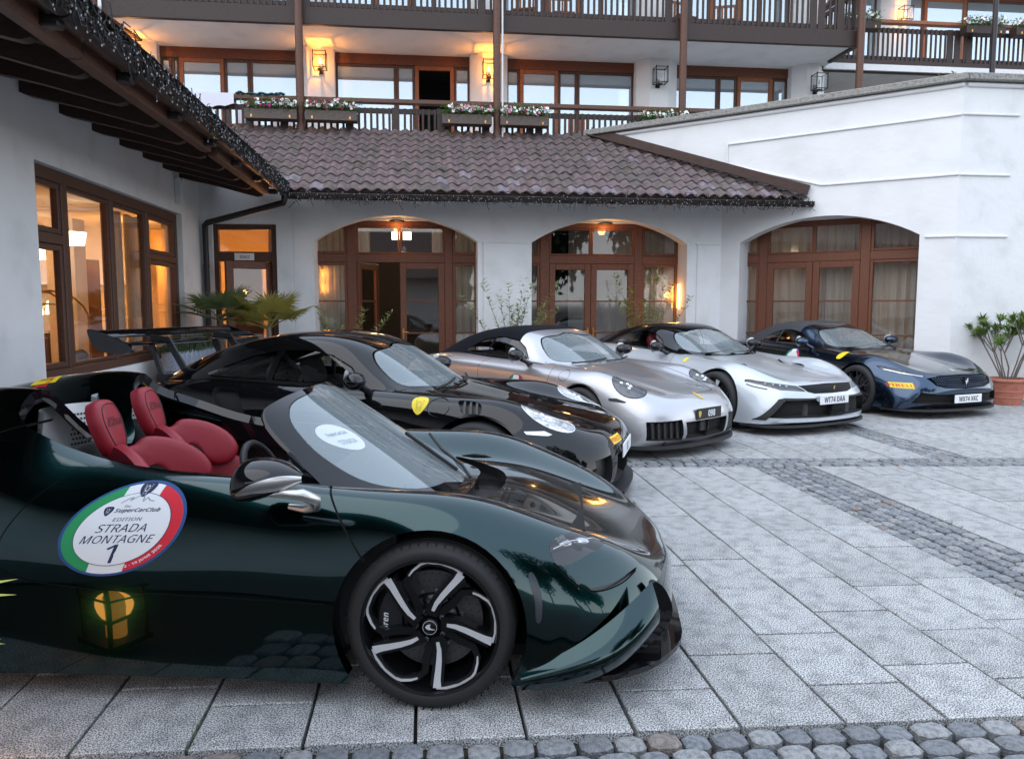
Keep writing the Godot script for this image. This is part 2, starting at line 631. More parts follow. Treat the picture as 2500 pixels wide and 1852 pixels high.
func materials() -> void:
	var grain := noise(3, 0.02, 4, [[0.0, lin(0.55, 0.5, 0.48)], [0.5, lin(0.9, 0.9, 0.9)], [1.0, lin(1, 1, 1)]])
	var m := mat("plaster", lin(0.78, 0.785, 0.79), 0.92)
	m.albedo_texture = noise(11, 0.006, 5, [[0.0, lin(0.86, 0.86, 0.85)], [0.45, lin(0.97, 0.97, 0.97)], [1.0, lin(1, 1, 1)]])
	m.heightmap_enabled = true
	m.heightmap_texture = noise(12, 0.03, 4, [])
	m.heightmap_scale = 0.3
	tri3(m, Vector3.ONE * 0.45)
	m = mat("plaster_warm", lin(0.72, 0.66, 0.58), 0.92)
	for w in [["wood_dark", 0.036, 0.018, 0.013], ["wood_grey", 0.105, 0.075, 0.062], ["wood_red", 0.17, 0.055, 0.024], ["wood_frame", 0.105, 0.048, 0.030], ["wood_post", 0.115, 0.048, 0.028], ["wood_soffit", 0.048, 0.020, 0.014], ["wood_orange", 0.30, 0.10, 0.035]]:
		m = mat(w[0], lin(w[1], w[2], w[3]), 0.55)
		m.albedo_texture = grain
		m.heightmap_enabled = true
		m.heightmap_texture = grain
		m.heightmap_scale = 0.25
		tri3(m, Vector3(1.0, 3.2, 3.2))
	for i in 4:
		var k: float = [1.0, 0.86, 1.12, 1.45][i]
		m = mat("tile%d" % i, lin(0.130 * k, 0.098 * k * [1.0, 1.07, 0.95, 1.12][i], 0.096 * k * [1.0, 1.0, 1.0, 1.3][i]), 0.6)
		m.albedo_texture = noise(20 + i, 0.012, 5, [[0.0, lin(0.45, 0.45, 0.45)], [0.5, lin(0.9, 0.9, 0.9)], [0.8, lin(1.15, 1.1, 1.1)], [1.0, lin(1.7, 1.7, 1.75)]], 256)
		tri3(m, Vector3.ONE * 1.3)
	# granite paving: coarse dark and light grain
	var sp := noise(31, 0.085, 3, [[0.0, lin(0.10, 0.105, 0.11)], [0.36, lin(0.22, 0.225, 0.23)], [0.5, lin(0.62, 0.625, 0.63)], [0.62, lin(1.0, 1.0, 1.0)], [1.0, lin(1.1, 1.1, 1.1)]], 1024)
	var st := noise(33, 0.005, 5, [[0.0, lin(0.62, 0.62, 0.63)], [0.36, lin(0.88, 0.88, 0.885)], [0.55, lin(1, 1, 1)], [1.0, lin(1.0, 1.0, 1.0)]], 1024)
	var sb := noise(32, 0.09, 3, [], 512)
	for i in 4:
		var k: float = [1.0, 0.9, 1.06, 0.95][i]
		m = mat("slab%d" % i, lin(0.60 * k, 0.60 * k, 0.595 * k), 0.78)
		m.albedo_texture = sp
		m.detail_enabled = true
		m.detail_blend_mode = BaseMaterial3D.BLEND_MODE_MUL
		m.detail_albedo = st
		m.heightmap_enabled = true
		m.heightmap_texture = sb
		m.heightmap_scale = 0.12
		tri3(m, Vector3.ONE * 1.3)
		m.uv2_triplanar = true
		m.uv2_world_triplanar = true
		m.uv2_scale = Vector3.ONE * 0.21
	for i in 5:
		var c: Array = [[0.25, 0.26, 0.275], [0.19, 0.20, 0.215], [0.31, 0.315, 0.32], [0.22, 0.235, 0.255], [0.26, 0.225, 0.205]][i]
		m = mat("cobble%d" % i, lin(c[0], c[1], c[2]), 0.7)
		m.albedo_texture = noise(40 + i, 0.06, 3, [[0.0, lin(0.45, 0.45, 0.46)], [0.5, lin(0.85, 0.85, 0.85)], [1.0, lin(1.2, 1.2, 1.2)]], 256)
		m.heightmap_enabled = true
		m.heightmap_texture = sb
		m.heightmap_scale = 0.5
		tri3(m, Vector3.ONE * 2.0)
	m = mat("soil", lin(0.040, 0.034, 0.026), 1.0)
	m.albedo_texture = noise(50, 0.02, 4, [[0.0, lin(0.5, 0.5, 0.5)], [0.55, lin(1, 1, 1)], [0.75, lin(0.9, 1.5, 0.7)], [1.0, lin(0.8, 1.8, 0.6)]])
	tri3(m, Vector3.ONE * 1.5)
	m = mat("far_paving", lin(0.12, 0.12, 0.12), 0.9)
	m.albedo_texture = sp
	tri3(m, Vector3.ONE * 0.8)
	m = mat("concrete", lin(0.33, 0.32, 0.305), 0.9)
	m.albedo_texture = noise(61, 0.03, 5, [[0.0, lin(0.25, 0.25, 0.24)], [0.45, lin(0.8, 0.8, 0.78)], [1.0, lin(1.2, 1.2, 1.2)]])
	tri3(m, Vector3.ONE * 1.2)
	m = mat("copper", lin(0.060, 0.034, 0.028), 0.5, 0.4)
	m.albedo_texture = noise(62, 0.02, 5, [[0.0, lin(0.6, 0.6, 0.6)], [0.68, lin(1, 1, 1)], [0.8, lin(3.5, 2.6, 1.8)], [1.0, lin(4, 2.5, 1.6)]])
	tri3(m, Vector3.ONE * 0.9)
	m = mat("gutter", lin(0.050, 0.033, 0.030), 0.4, 0.5)
	m = mat("downpipe", lin(0.030, 0.026, 0.028), 0.45, 0.3)
	m = mat("steel", lin(0.45, 0.46, 0.47), 0.35, 1.0)
	m = mat("black_metal", lin(0.012, 0.012, 0.012), 0.5, 0.4)
	m = mat("brass", lin(0.55, 0.30, 0.09), 0.28, 1.0)
	m = mat("glass", Color(0.02, 0.025, 0.03, 0.10), 0.02)
	m.transparency = BaseMaterial3D.TRANSPARENCY_ALPHA
	m.metallic_specular = 0.65
	m = mat("window_glass", Color(0.03, 0.04, 0.045, 0.16), 0.015)
	m.transparency = BaseMaterial3D.TRANSPARENCY_ALPHA
	m.metallic_specular = 1.0
	m = mat("curtain", lin(0.62, 0.59, 0.52), 0.95)
	m.backlight_enabled = true
	m.backlight = lin(0.25, 0.22, 0.17)
	m = mat("white_cloth", lin(0.68, 0.68, 0.74), 0.95)
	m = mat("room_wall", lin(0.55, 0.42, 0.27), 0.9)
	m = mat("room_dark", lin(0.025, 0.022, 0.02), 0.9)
	m = mat("blind", lin(0.10, 0.10, 0.105), 0.9)
	m = mat("paper", lin(0.8, 0.8, 0.8), 0.8)
	m = mat("ink", lin(0.01, 0.01, 0.012), 0.6)
	m = mat("terracotta", lin(0.42, 0.155, 0.105), 0.85)
	m.albedo_texture = noise(70, 0.014, 5, [[0.0, lin(0.7, 0.65, 0.6)], [0.5, lin(1, 1, 1)], [0.62, lin(1.15, 1.4, 1.5)], [1.0, lin(1.3, 2.2, 2.6)]])
	tri3(m, Vector3.ONE * 1.4)
	m = mat("zinc", lin(0.30, 0.34, 0.42), 0.55, 0.3)
	m.albedo_texture = noise(71, 0.03, 4, [[0.0, lin(0.55, 0.55, 0.55)], [0.6, lin(1, 1, 1)], [1.0, lin(1.5, 1.5, 1.5)]])
	tri3(m, Vector3.ONE * 2.0)
	for f in [["leaf_pale", 0.20, 0.235, 0.10], ["leaf", 0.075, 0.125, 0.022], ["leaf_yellow", 0.17, 0.19, 0.030], ["leaf_palm", 0.095, 0.140, 0.060], ["leaf_palm_gold", 0.20, 0.18, 0.035], ["leaf_dark", 0.026, 0.050, 0.014], ["leaf_flower", 0.06, 0.12, 0.025], ["grass", 0.06, 0.10, 0.02]]:
		m = mat(f[0], lin(f[1], f[2], f[3]), 0.55)
		m.backlight_enabled = true
		m.backlight = lin(f[1] * 0.8, f[2] * 0.9, f[3] * 0.6)
	m = mat("bark", lin(0.17, 0.14, 0.12), 0.9)
	m = mat("petal_white", lin(0.82, 0.82, 0.80), 0.8)
	m = mat("petal_pink", lin(0.70, 0.24, 0.36), 0.8)
	m = mat("petal_magenta", lin(0.32, 0.015, 0.10), 0.8)
	m = mat("soil_dark", lin(0.03, 0.022, 0.016), 1.0)
	m = mat("bulb", lin(1, 0.6, 0.2), 0.4)
	m.emission_enabled = true
	m.emission = Color(1.0, 0.72, 0.34)
	m.emission_energy_multiplier = 5.0
	m = mat("lamp_panel", lin(1, 0.95, 0.85), 0.5)
	m.emission_enabled = true
	m.emission = Color(1.0, 0.95, 0.84)
	m.emission_energy_multiplier = 2.2
	m = mat("led", lin(0.42, 0.42, 0.42), 0.3)

# ---------- ground ----------
func G(p: float, q: float, y := 0.0) -> Vector3:
	return Vector3(p, y, -q + (0.005 + 0.0135 * q) * p)

# slab or cobble: a low bevelled block over the outline (clockwise or not), top at y = 0
func block(pts: Array, th: float, ch: float, dome := 0.0) -> MB:
	var b := MB.new()
	var c := Vector3.ZERO
	for p in pts:
		c += p
	c /= pts.size()
	var k := pts.size()
	for i in k:
		var a: Vector3 = pts[i]
		var d: Vector3 = pts[(i + 1) % k]
		var ai := a + (c - a).normalized() * ch * 1.4
		var di := d + (c - d).normalized() * ch * 1.4
		var dn := Vector3(0, -ch, 0)
		var nn := ((a + d) * 0.5 - c).normalized()
		var up := Vector3.UP
		var me := (nn + up).normalized()
		b.sq(a + dn, d + dn, di, ai, me, me, (me + up).normalized(), (me + up).normalized())
		b.quad(a + Vector3(0, -th, 0), d + Vector3(0, -th, 0), d + dn, a + dn, nn)
		var t := c + Vector3(0, dome, 0)
		b.tri(ai, di, t, up, up, up)
	return b

func paving() -> void:
	var g := MB.new()
	g.quad(Vector3(-150, -0.045, -150), Vector3(150, -0.045, -150), Vector3(150, -0.045, 150), Vector3(-150, -0.045, 150), Vector3.UP)
	struct_("ground", g.mesh(), M.soil)
	g = MB.new()
	g.quad(Vector3(-14, -0.012, -1.75), Vector3(22, -0.012, -1.75), Vector3(22, -0.012, 26), Vector3(-14, -0.012, 26), Vector3.UP)
	struct_("courtyard_behind", g.mesh(), M.far_paving)
	var pave := Node3D.new()
	pave.name = "slab_paving"
	add_child(pave)
	pave.set_meta("kind", "structure")
	var all := []
	# fields: near field between the two bands, far field beyond, with strips of setts left free
	for field in [[2.625, 7.30], [7.735, 15.2]]:
		var i := -10
		while i < 33:
			var p0 := -0.044 + 0.4 * i
			i += 1
			if field[0] < 5.0 and p0 > 3.1:
				p0 += 0.58
			if field[0] > 5.0 and p0 > 5.1 and p0 < 5.3:
				continue
			var w := 0.4
			var q: float = field[0]
			var first := true
			while q < field[1] - 0.05:
				var L: float = [0.4, 0.6, 0.6, 0.5][RNG.randi() % 4]
				if first:
					L = [0.3, 0.45, 0.6][RNG.randi() % 3]
					first = false
				if q + L > field[1] - 0.25:
					L = field[1] - q
				all.append([p0, p0 + w, q, q + L])
				q += L
	var near := []
	for s in all:
		var c := G((s[0] + s[1]) * 0.5, (s[2] + s[3]) * 0.5)
		var rel := Vector2(c.x, -c.z)
		var ang := atan2(rel.x, rel.y) - deg_to_rad(6.6)
		var d := rel.length()
		near.append([d + (0.0 if absf(ang) < 0.66 else 100.0), s])
	near.sort_custom(func(a, b): return a[0] < b[0])
	var rest := [MB.new(), MB.new(), MB.new(), MB.new()]
	for i in near.size():
		var s: Array = near[i][1]
		var gp := 0.0048 + RNG.randf() * 0.0032
		var c := G((s[0] + s[1]) * 0.5, (s[2] + s[3]) * 0.5)
		var tilt := Vector3(RNG.randfn(0, 0.0022), RNG.randfn(-0.001, 0.0012), RNG.randfn(0, 0.0022))
		var pts := []
		var o := [[s[0] + gp, s[2] + gp], [s[1] - gp, s[2] + gp], [s[1] - gp, s[3] - gp], [s[0] + gp, s[3] - gp]]
		for e in o:
			var p := G(e[0], e[1]) - c
			p.y = tilt.y + p.x * tilt.x + p.z * tilt.z
			pts.append(p)
		var mk := RNG.randi() % 4
		var b := block(pts, 0.04, 0.004)
		if i < 290:
			part(pave, "slab", b.mesh(), M["slab%d" % mk], c)
		else:
			for k in b.v.size():
				rest[mk].v.append(b.v[k] + c); rest[mk].n.append(b.n[k])
	for i in 4:
		part(pave, "distant_slabs", rest[i].mesh(), M["slab%d" % i]).set_meta("kind", "stuff")
	# granite sett bands
	sett_band("near_sett_band", -1.05, 4.2, 2.30, 2.62, 3, 0.125)
	sett_band("sett_strip", 3.158, 3.734, 2.66, 7.30, 6, 0.105, true)
	sett_band("sett_crossing_band", -4.2, 9.5, 7.305, 7.73, 4, 0.12)
	sett_band("far_sett_strip", 5.158, 5.554, 7.735, 11.6, 4, 0.11, true)
	# weeds and moss in the joints
	var gr := MB.new()
	for k in 900:
		var p := 0.0
		var q := 0.0
		var r := RNG.randf()
		if r < 0.5:
			p = -0.044 + 0.4 * (RNG.randi() % 26 - 3) + RNG.randfn(0, 0.006)
			q = 2.7 + RNG.randf() * 9.0
		elif r < 0.72:
			p = [3.16, 3.74][RNG.randi() % 2] + RNG.randfn(0, 0.025)
			q = 3.0 + RNG.randf() * 4.5
		elif r < 0.82:
			p = RNG.randf() * 8.0
			q = [7.305, 7.73][RNG.randi() % 2] + RNG.randfn(0, 0.02)
		else:
			p = -2.0 + RNG.randf() * 5.0
			q = 2.66 + RNG.randfn(0, 0.012)
		if sin(p * 3.1 + q * 1.7) + sin(q * 4.3 - p) < 0.1:
			continue
		var c := G(p, q)
		c.y = -0.012
		for b in 3 + RNG.randi() % 5:
			var a := RNG.randf() * TAU
			var h := 0.012 + RNG.randf() * 0.018
			var d := Vector3(cos(a), 0, sin(a))
			var e := Vector3(-d.z, 0, d.x) * 0.0022
			var o := c + Vector3(RNG.randfn(0, 0.008), 0, RNG.randfn(0, 0.008))
			gr.ftri(o - e, o + e, o + d * h * 0.7 + Vector3(0, h, 0))
	var go := part(self, "joint_grass", gr.mesh(), M.grass)
	tag(go, "tufts of grass and moss growing in the paving joints", "grass", "", "stuff")

func sett_band(called: String, p0: float, p1: float, q0: float, q1: float, n: int, L: float, along := false) -> void:
	var nd := Node3D.new()
	nd.name = called
	add_child(nd)
	nd.set_meta("kind", "structure")
	var cells := []
	var wid := ((p1 - p0) if along else (q1 - q0)) / n
	for r in n:
		var x := (q0 if along else p0) + RNG.randf() * L * 0.5
		var end := q1 if along else p1
		while x < end - 0.03:
			var l := minf(L * (0.85 + RNG.randf() * 0.35), end - x)
			if along:
				cells.append([p0 + wid * r, p0 + wid * (r + 1), x, x + l])
			else:
				cells.append([x, x + l, q0 + wid * r, q0 + wid * (r + 1)])
			x += l
	cells.sort_custom(func(a, b): return G(a[0], a[2]).length() < G(b[0], b[2]).length())
	var rest := MB.new()
	for i in cells.size():
		var s: Array = cells[i]
		var c := G((s[0] + s[1]) * 0.5, (s[2] + s[3]) * 0.5)
		var pts := []
		var y := RNG.randfn(-0.004, 0.003)
		var w: float = (s[1] - s[0]) * 0.5 - 0.006
		var h: float = (s[3] - s[2]) * 0.5 - 0.006
		for e in [[-1, -0.55], [-0.6, -1], [0.55, -1], [1, -0.6], [1, 0.5], [0.6, 1], [-0.5, 1], [-1, 0.6]]:
			pts.append(Vector3(e[0] * w * (0.94 + RNG.randf() * 0.08), y, -e[1] * h * (0.94 + RNG.randf() * 0.08)))
		var b := block(pts, 0.04, 0.008, 0.004)
		if i < 296:
			part(nd, "sett", b.mesh(), M["cobble%d" % mini(4, RNG.randi() % 4 if RNG.randf() < 0.95 else 4)], c)
		else:
			for k in b.v.size():
				rest.v.append(b.v[k] + c); rest.n.append(b.n[k])
	if rest.v.size():
		part(nd, "distant_setts", rest.mesh(), M.cobble0).set_meta("kind", "stuff")

# ---------- shared building pieces ----------
func arch_pts(x0: float, x1: float, sp: float, ap: float, k := 18) -> Array:
	var o := []
	var hw := (x1 - x0) * 0.5
	var r := ap - sp
	var R := (hw * hw + r * r) / (2.0 * r)
	var a := asin(hw / R)
	for i in k + 1:
		var t := lerpf(-a, a, float(i) / k)
		o.append(Vector2((x0 + x1) * 0.5 + R * sin(t), ap - R + R * cos(t)))
	return o

# framed opening: outer jambs with a pane; the frame is a part and the pane its sub-part
func sash(par: Node3D, called: String, x0: float, x1: float, y0: float, y1: float, z: float, fw: float, fd: float, wood: Material, gl: Material, bars := [], bs := Basis(), o := Vector3.ZERO) -> MeshInstance3D:
	var b := MB.new()
	b.box(Vector3(x0 + fw * 0.5, (y0 + y1) * 0.5, z), Vector3(fw, y1 - y0, fd), 0.006)
	b.box(Vector3(x1 - fw * 0.5, (y0 + y1) * 0.5, z), Vector3(fw, y1 - y0, fd), 0.006)
	b.box(Vector3((x0 + x1) * 0.5, y0 + fw * 0.5, z), Vector3(x1 - x0 - 2 * fw, fw, fd * 0.98), 0.006)
	b.box(Vector3((x0 + x1) * 0.5, y1 - fw * 0.5, z), Vector3(x1 - x0 - 2 * fw, fw, fd * 0.98), 0.006)
	for y in bars:
		b.box(Vector3((x0 + x1) * 0.5, y, z), Vector3(x1 - x0 - 2 * fw, 0.03, fd * 0.7), 0.004)
	var f := part(par, called, b.mesh(), wood, o)
	f.basis = bs
	if gl:
		pb(f, "pane", gl, Vector3((x0 + x1) * 0.5, (y0 + y1) * 0.5, z), Vector3(x1 - x0 - 2 * fw + 0.004, y1 - y0 - 2 * fw + 0.004, 0.008))
	return f

func curtain_mesh(x0: float, x1: float, y0: float, y1: float, z: float, folds: float, amp := 0.035) -> ArrayMesh:
	var b := MB.new()
	var n := int((x1 - x0) * folds * 8.0) + 2
	for i in n:
		var t0 := float(i) / n
		var t1 := float(i + 1) / n
		var xa := lerpf(x0, x1, t0)
		var xb := lerpf(x0, x1, t1)
		var f := func(x: float) -> float: return z + amp * sin(x * folds * TAU + sin(x * 7.0) * 1.3) + amp * 0.4 * sin(x * folds * 14.3)
		var za: float = f.call(xa)
		var zb: float = f.call(xb)
		b.fquad(Vector3(xa, y0, za), Vector3(xb, y0, zb), Vector3(xb, y1, zb), Vector3(xa, y1, za))
	return b.mesh()

func lantern(at: Vector3, label: String, lit: bool, energy := 0.5) -> void:
	var t := thing("wall_lantern", label, "lantern", at, 0.0, "square wall lanterns")
	var b := MB.new()
	var w := 0.13
	for sx in [-1, 1]:
		for sz in [-1, 1]:
			b.box(Vector3(sx * w, 0.0, sz * w + 0.17), Vector3(0.016, 0.36, 0.016))
	for y in [-0.17, 0.155]:
		for s in [-1, 1]:
			b.box(Vector3(s * w, y, 0.17), Vector3(0.014, 0.014, 2 * w))
			b.box(Vector3(0, y, 0.17 + s * w), Vector3(2 * w, 0.014, 0.0135))
	b.box(Vector3(0, -0.18, 0.17), Vector3(0.10, 0.02, 0.10))
	b.box(Vector3(0, -0.185, 0.03), Vector3(0.03, 0.03, 0.20))
	b.box(Vector3(0, -0.12, -0.045), Vector3(0.09, 0.2, 0.05))
	part(t, "frame", b.mesh(), M.black_metal)
	b = MB.new()
	for s in [-1, 1]:
		b.box(Vector3(s * (w - 0.012), -0.008, 0.17), Vector3(0.003, 0.30, 0.22))
		b.box(Vector3(0, -0.008, 0.17 + s * (w - 0.012)), Vector3(0.22, 0.30, 0.003))
	part(t, "glass", b.mesh(), M.glass)
	b = MB.new()
	b.tube([Vector3(0, -0.17, 0.17), Vector3(0, -0.06, 0.17)], 0.016, 8)
	part(t, "candle_tube", b.mesh(), M.paper)
	b = MB.new()
	b.ell(Vector3(0, -0.01, 0.17), Vector3(0.026, 0.055, 0.026))
	part(t, "bulb", b.mesh(), M.bulb if lit else M.led)
	if lit:
		var l := OmniLight3D.new()
		l.name = "lantern_light"
		l.light_color = Color(1.0, 0.62, 0.22)
		l.light_energy = energy * 0.38
		l.omni_range = 12.0
		l.omni_attenuation = 2.0
		l.light_size = 0.02
		l.shadow_enabled = true
		l.position = at + Vector3(0, -0.01, 0.17)
		add_child(l)

func room_light(at: Vector3, e: float, c := Color(1.0, 0.66, 0.3), sz := 0.08) -> void:
	var l := OmniLight3D.new()
	l.name = "room_light"
	l.light_color = c
	l.light_energy = e * 0.8
	l.omni_range = 14.0
	l.omni_attenuation = 2.0
	l.light_size = sz
	l.shadow_enabled = true
	l.position = at
	add_child(l)

func arch_wall(x0: float, x1: float, top: float, arches: Array) -> PackedVector2Array:
	var p := PackedVector2Array([Vector2(x0, 0), Vector2(x0, top), Vector2(x1, top), Vector2(x1, 0)])
	for i in range(arches.size() - 1, -1, -1):
		var a: Array = arches[i]
		p.append(Vector2(a[1], 0))
		var q := arch_pts(a[0], a[1], a[2], a[3])
		q.reverse()
		for e in q:
			p.append(e)
		p.append(Vector2(a[0], 0))
	return p

func glazing(t: Node3D, z: float, e: Array, doors := 3) -> void:
	# e: outer left, post left (2), mid, post right (2), outer right
	var x0: float = e[0]
	var x6: float = e[6]
	pb(t, "frame_post", M.wood_red, Vector3((e[1] + e[2]) * 0.5, 1.55, z), Vector3(e[2] - e[1], 3.1, 0.09), 0.008)
	pb(t, "frame_post", M.wood_red, Vector3((e[4] + e[5]) * 0.5, 1.55, z), Vector3(e[5] - e[4], 3.1, 0.09), 0.008)
	pb(t, "head_rail", M.wood_red, Vector3((x0 + x6) * 0.5, 3.055, z + 0.002), Vector3(x6 - x0, 0.09, 0.094), 0.006)
	for s in [[x0, e[1]], [e[2], e[4]], [e[5], x6]]:
		pb(t, "transom", M.wood_red, Vector3((s[0] + s[1]) * 0.5, 2.42, z + 0.001), Vector3(s[1] - s[0], 0.15, 0.088), 0.006)
	for s in [[x0, e[1]], [e[5], x6]]:
		sash(t, "side_window", s[0] + 0.002, s[1] - 0.002, 2.497, 3.01, z, 0.05, 0.07, M.wood_red, M.window_glass)
		sash(t, "side_window", s[0] + 0.002, s[1] - 0.002, 0.06, 2.343, z, 0.05, 0.07, M.wood_red, M.window_glass, [1.63, 1.03])
	sash(t, "transom_window", e[2] + 0.002, e[3] - 0.002, 2.497, 3.01, z, 0.035, 0.07, M.wood_red, M.window_glass)
	sash(t, "transom_window", e[3] + 0.002, e[4] - 0.002, 2.497, 3.01, z, 0.035, 0.07, M.wood_red, M.window_glass)
	for d in 2:
		if not (doors & (1 << d)):
			continue
		var a: float = (e[2] if d == 0 else e[3]) + 0.003
		var b: float = (e[3] if d == 0 else e[4]) - 0.003
		var f := sash(t, "door", a, b, 0.03, 2.342, z + 0.01, 0.115, 0.065, M.wood_red, M.window_glass, [1.63, 1.03])
		var hb := MB.new()
		hb.box(Vector3((b if d == 0 else a) + (-0.05 if d == 0 else 0.05), 1.02, z + 0.055), Vector3(0.03, 0.2, 0.02), 0.004)
		hb.box(Vector3((b if d == 0 else a) + (-0.09 if d == 0 else 0.09), 1.05, z + 0.09), Vector3(0.12, 0.02, 0.02), 0.004)
		part(f, "handle", hb.mesh(), M.brass)

func arcade() -> void:
	var t := thing("arcade_building", "low white arcade wing with arched glazed doors under a brown tiled roof", "building")
	var b := MB.new()
	b.extrude(arch_wall(-2.262, 5.60, 3.72, [[-1.916, 0.996, 2.70, 3.15], [1.988, 4.93, 2.69, 3.14]]), Vector3(0, 0, -14.36), Vector3.RIGHT, Vector3.UP, Vector3(0, 0, 0.32))
	for s in [[-2.262, -1.916], [0.996, 1.988], [4.93, 5.60]]:
		b.box(Vector3((s[0] + s[1]) * 0.5, 1.6, -14.53), Vector3(s[1] - s[0], 3.2, 0.338))
	b.box(Vector3(1.5, 3.25, -14.54), Vector3(7.7, 0.29, 0.33))
	part(t, "wall", b.mesh(), M.plaster)
	# raised panels on the piers with a small ledge
	for s in [[1.10, 1.90], [5.12, 5.52]]:
		pb(t, "pier_panel", M.plaster, Vector3((s[0] + s[1]) * 0.5, 1.34, -14.026), Vector3(s[1] - s[0], 2.66, 0.028), 0.004)
		pb(t, "ledge", M.plaster, Vector3((s[0] + s[1]) * 0.5, 2.69, -14.015), Vector3(s[1] - s[0] + 0.06, 0.04, 0.05), 0.01)
	# rooms behind
	b = MB.new()
	b.box(Vector3(1.5, -0.02, -16.6), Vector3(8.4, 0.06, 3.8))
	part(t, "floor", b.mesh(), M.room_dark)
	b = MB.new()
	b.box(Vector3(1.5, 1.6, -18.4), Vector3(8.4, 3.3, 0.1))
	b.box(Vector3(-2.7, 1.6, -16.6), Vector3(0.1, 3.3, 3.7))
	b.box(Vector3(5.75, 1.6, -16.6), Vector3(0.1, 3.3, 3.7))
	b.box(Vector3(1.5, 1.6, -16.6), Vector3(0.1, 3.2, 3.5))
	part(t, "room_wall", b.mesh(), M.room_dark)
	b = MB.new()
	b.box(Vector3(1.5, 3.3, -16.6), Vector3(8.5, 0.1, 3.75))
	part(t, "ceiling", b.mesh(), M.plaster_warm)
	glazing(t, -14.6, [-1.98, -1.39, -1.215, -0.425, 0.41, 0.56, 1.03], 2)
	glazing(t, -14.6, [1.96, 2.22, 2.40, 3.21, 4.06, 4.215, 4.93], 3)
	# the open leaf of the first arch
	var f := sash(t, "open_door", 0.0, 0.80, 0.03, 2.342, 0.0, 0.115, 0.06, M.wood_red, M.window_glass, [1.63, 1.03], Basis(Vector3.UP, deg_to_rad(66)), Vector3(-1.20, 0, -14.54))
	f.set_meta("label", "door leaf standing open towards the yard")
	for c in [[-1.93, -1.42, 0.1, 3.0], [-1.2, -0.98, 2.5, 3.0], [0.18, 0.4, 2.5, 3.0], [0.60, 1.0, 0.1, 3.0], [2.0, 2.2, 0.1, 3.0], [4.25, 4.9, 0.1, 3.0]]:
		part(t, "curtain", curtain_mesh(c[0], c[1], c[2], c[3], -14.82, 7.0), M.curtain)
	for q in [Vector3(-0.52, 2.93, -15.6), Vector3(-0.30, 2.93, -15.6)]:
		pb(t, "ceiling_lamp", M.lamp_panel, q, Vector3(0.16, 0.16, 0.03))
	room_light(Vector3(-0.4, 2.7, -16.2), 0.35, Color(1, 0.9, 0.75))
	b = MB.new()
	b.tube([Vector3(-1.86, 1.78, -14.9), Vector3(-1.86, 2.22, -14.9)], 0.008, 6)
	b.box(Vector3(-1.86, 1.78, -14.9), Vector3(0.13, 0.02, 0.13))
	b.box(Vector3(-1.86, 2.24, -14.9), Vector3(0.13, 0.02, 0.13))
	part(t, "sconce", b.mesh(), M.brass)
	for y in [1.88, 2.13]:
		b = MB.new()
		b.ell(Vector3(-1.86, y, -14.87), Vector3(0.03, 0.045, 0.03))
		part(t, "sconce_bulb", b.mesh(), M.bulb)
		room_light(Vector3(-1.86, y, -14.87), 0.16)
	# lit wall lamps inside the reveals
	for q in [Vector3(4.80, 1.85, -14.9)]:
		room_light(q, 0.06)
	b = MB.new()
	b.tube([Vector3(4.905, 1.5, -14.42), Vector3(4.905, 1.95, -14.42)], 0.02, 8)
	part(t, "reveal_lamp", b.mesh(), M.bulb)
	room_light(Vector3(4.80, 1.75, -14.45), 0.05)
	# soffit lamps above the doors
	for x in [-0.46, 3.46]:
		b = MB.new()
		b.lathe([Vector2(0.0, 0.0), Vector2(0.13, 0.0), Vector2(0.14, 0.02)], Vector3(x, 3.085, -14.47), Vector3.UP, 20)
		part(t, "soffit_lamp", b.mesh(), M.black_metal)
		room_light(Vector3(x, 2.98, -14.42), 0.055, Color(1, 0.72, 0.42))
	# roof: deck, tiles, gutter
	b = MB.new()
	var e0 := Vector3(0, 3.40, -13.02)
	var e1 := Vector3(0, 5.02, -15.95)
	b.quad(Vector3(-2.2, e0.y, e0.z), Vector3(6.7, e0.y, e0.z), Vector3(3.5, e1.y, e1.z), Vector3(-5.1, e1.y, e1.z), Vector3(0, 0.875, 0.484))
	b.quad(Vector3(-2.26, 3.37, -13.05), Vector3(6.6, 3.37, -13.05), Vector3(5.7, 3.66, -14.06), Vector3(-2.26, 3.66, -14.06), Vector3.DOWN)
	b.box(Vector3(2.1, 3.40, -13.06), Vector3(8.8, 0.12, 0.03))
	var roof := part(t, "roof", b.mesh(), M.wood_soffit)
	var dirv := (e1 - e0).normalized()
	var nn := Vector3(0, dirv.z, -dirv.y) * -1.0
	if nn.y < 0:
		nn = -nn
	var variants := []
	for k in 3:
		var tb := MB.new()
		var prof := []
		for i in 9:
			var x := float(i) / 8.0
			prof.append(Vector2(x * 0.215, 0.025 * sin(x * TAU - 0.6) * (0.9 + 0.1 * k) + (0.012 if x > 0.88 else 0.0)))
		for i in 8:
			var a: Vector2 = prof[i]
			var c: Vector2 = prof[i + 1]
			var na := Vector3(-(c.y - a.y), c.x - a.x, 0).normalized()
			var pa := na
			var pc := na
			if i > 0:
				pa = (na + Vector3(-(a.y - prof[i - 1].y), a.x - prof[i - 1].x, 0).normalized()).normalized()
			if i < 7:
				pc = (na + Vector3(-(prof[i + 2].y - c.y), prof[i + 2].x - c.x, 0).normalized()).normalized()
			var A := Vector3(a.x, a.y + 0.026, 0)
			var C := Vector3(c.x, c.y + 0.026, 0)
			var up := Vector3(0, -0.024, -0.37)
			tb.sq(A, C, C + up, A + up, pa, pc, pc, pa)
			tb.quad(A, C, C + Vector3(0, -0.02, 0.004), A + Vector3(0, -0.02, 0.004), Vector3(0, 0, 1))
		variants.append(tb)
	var cells := []
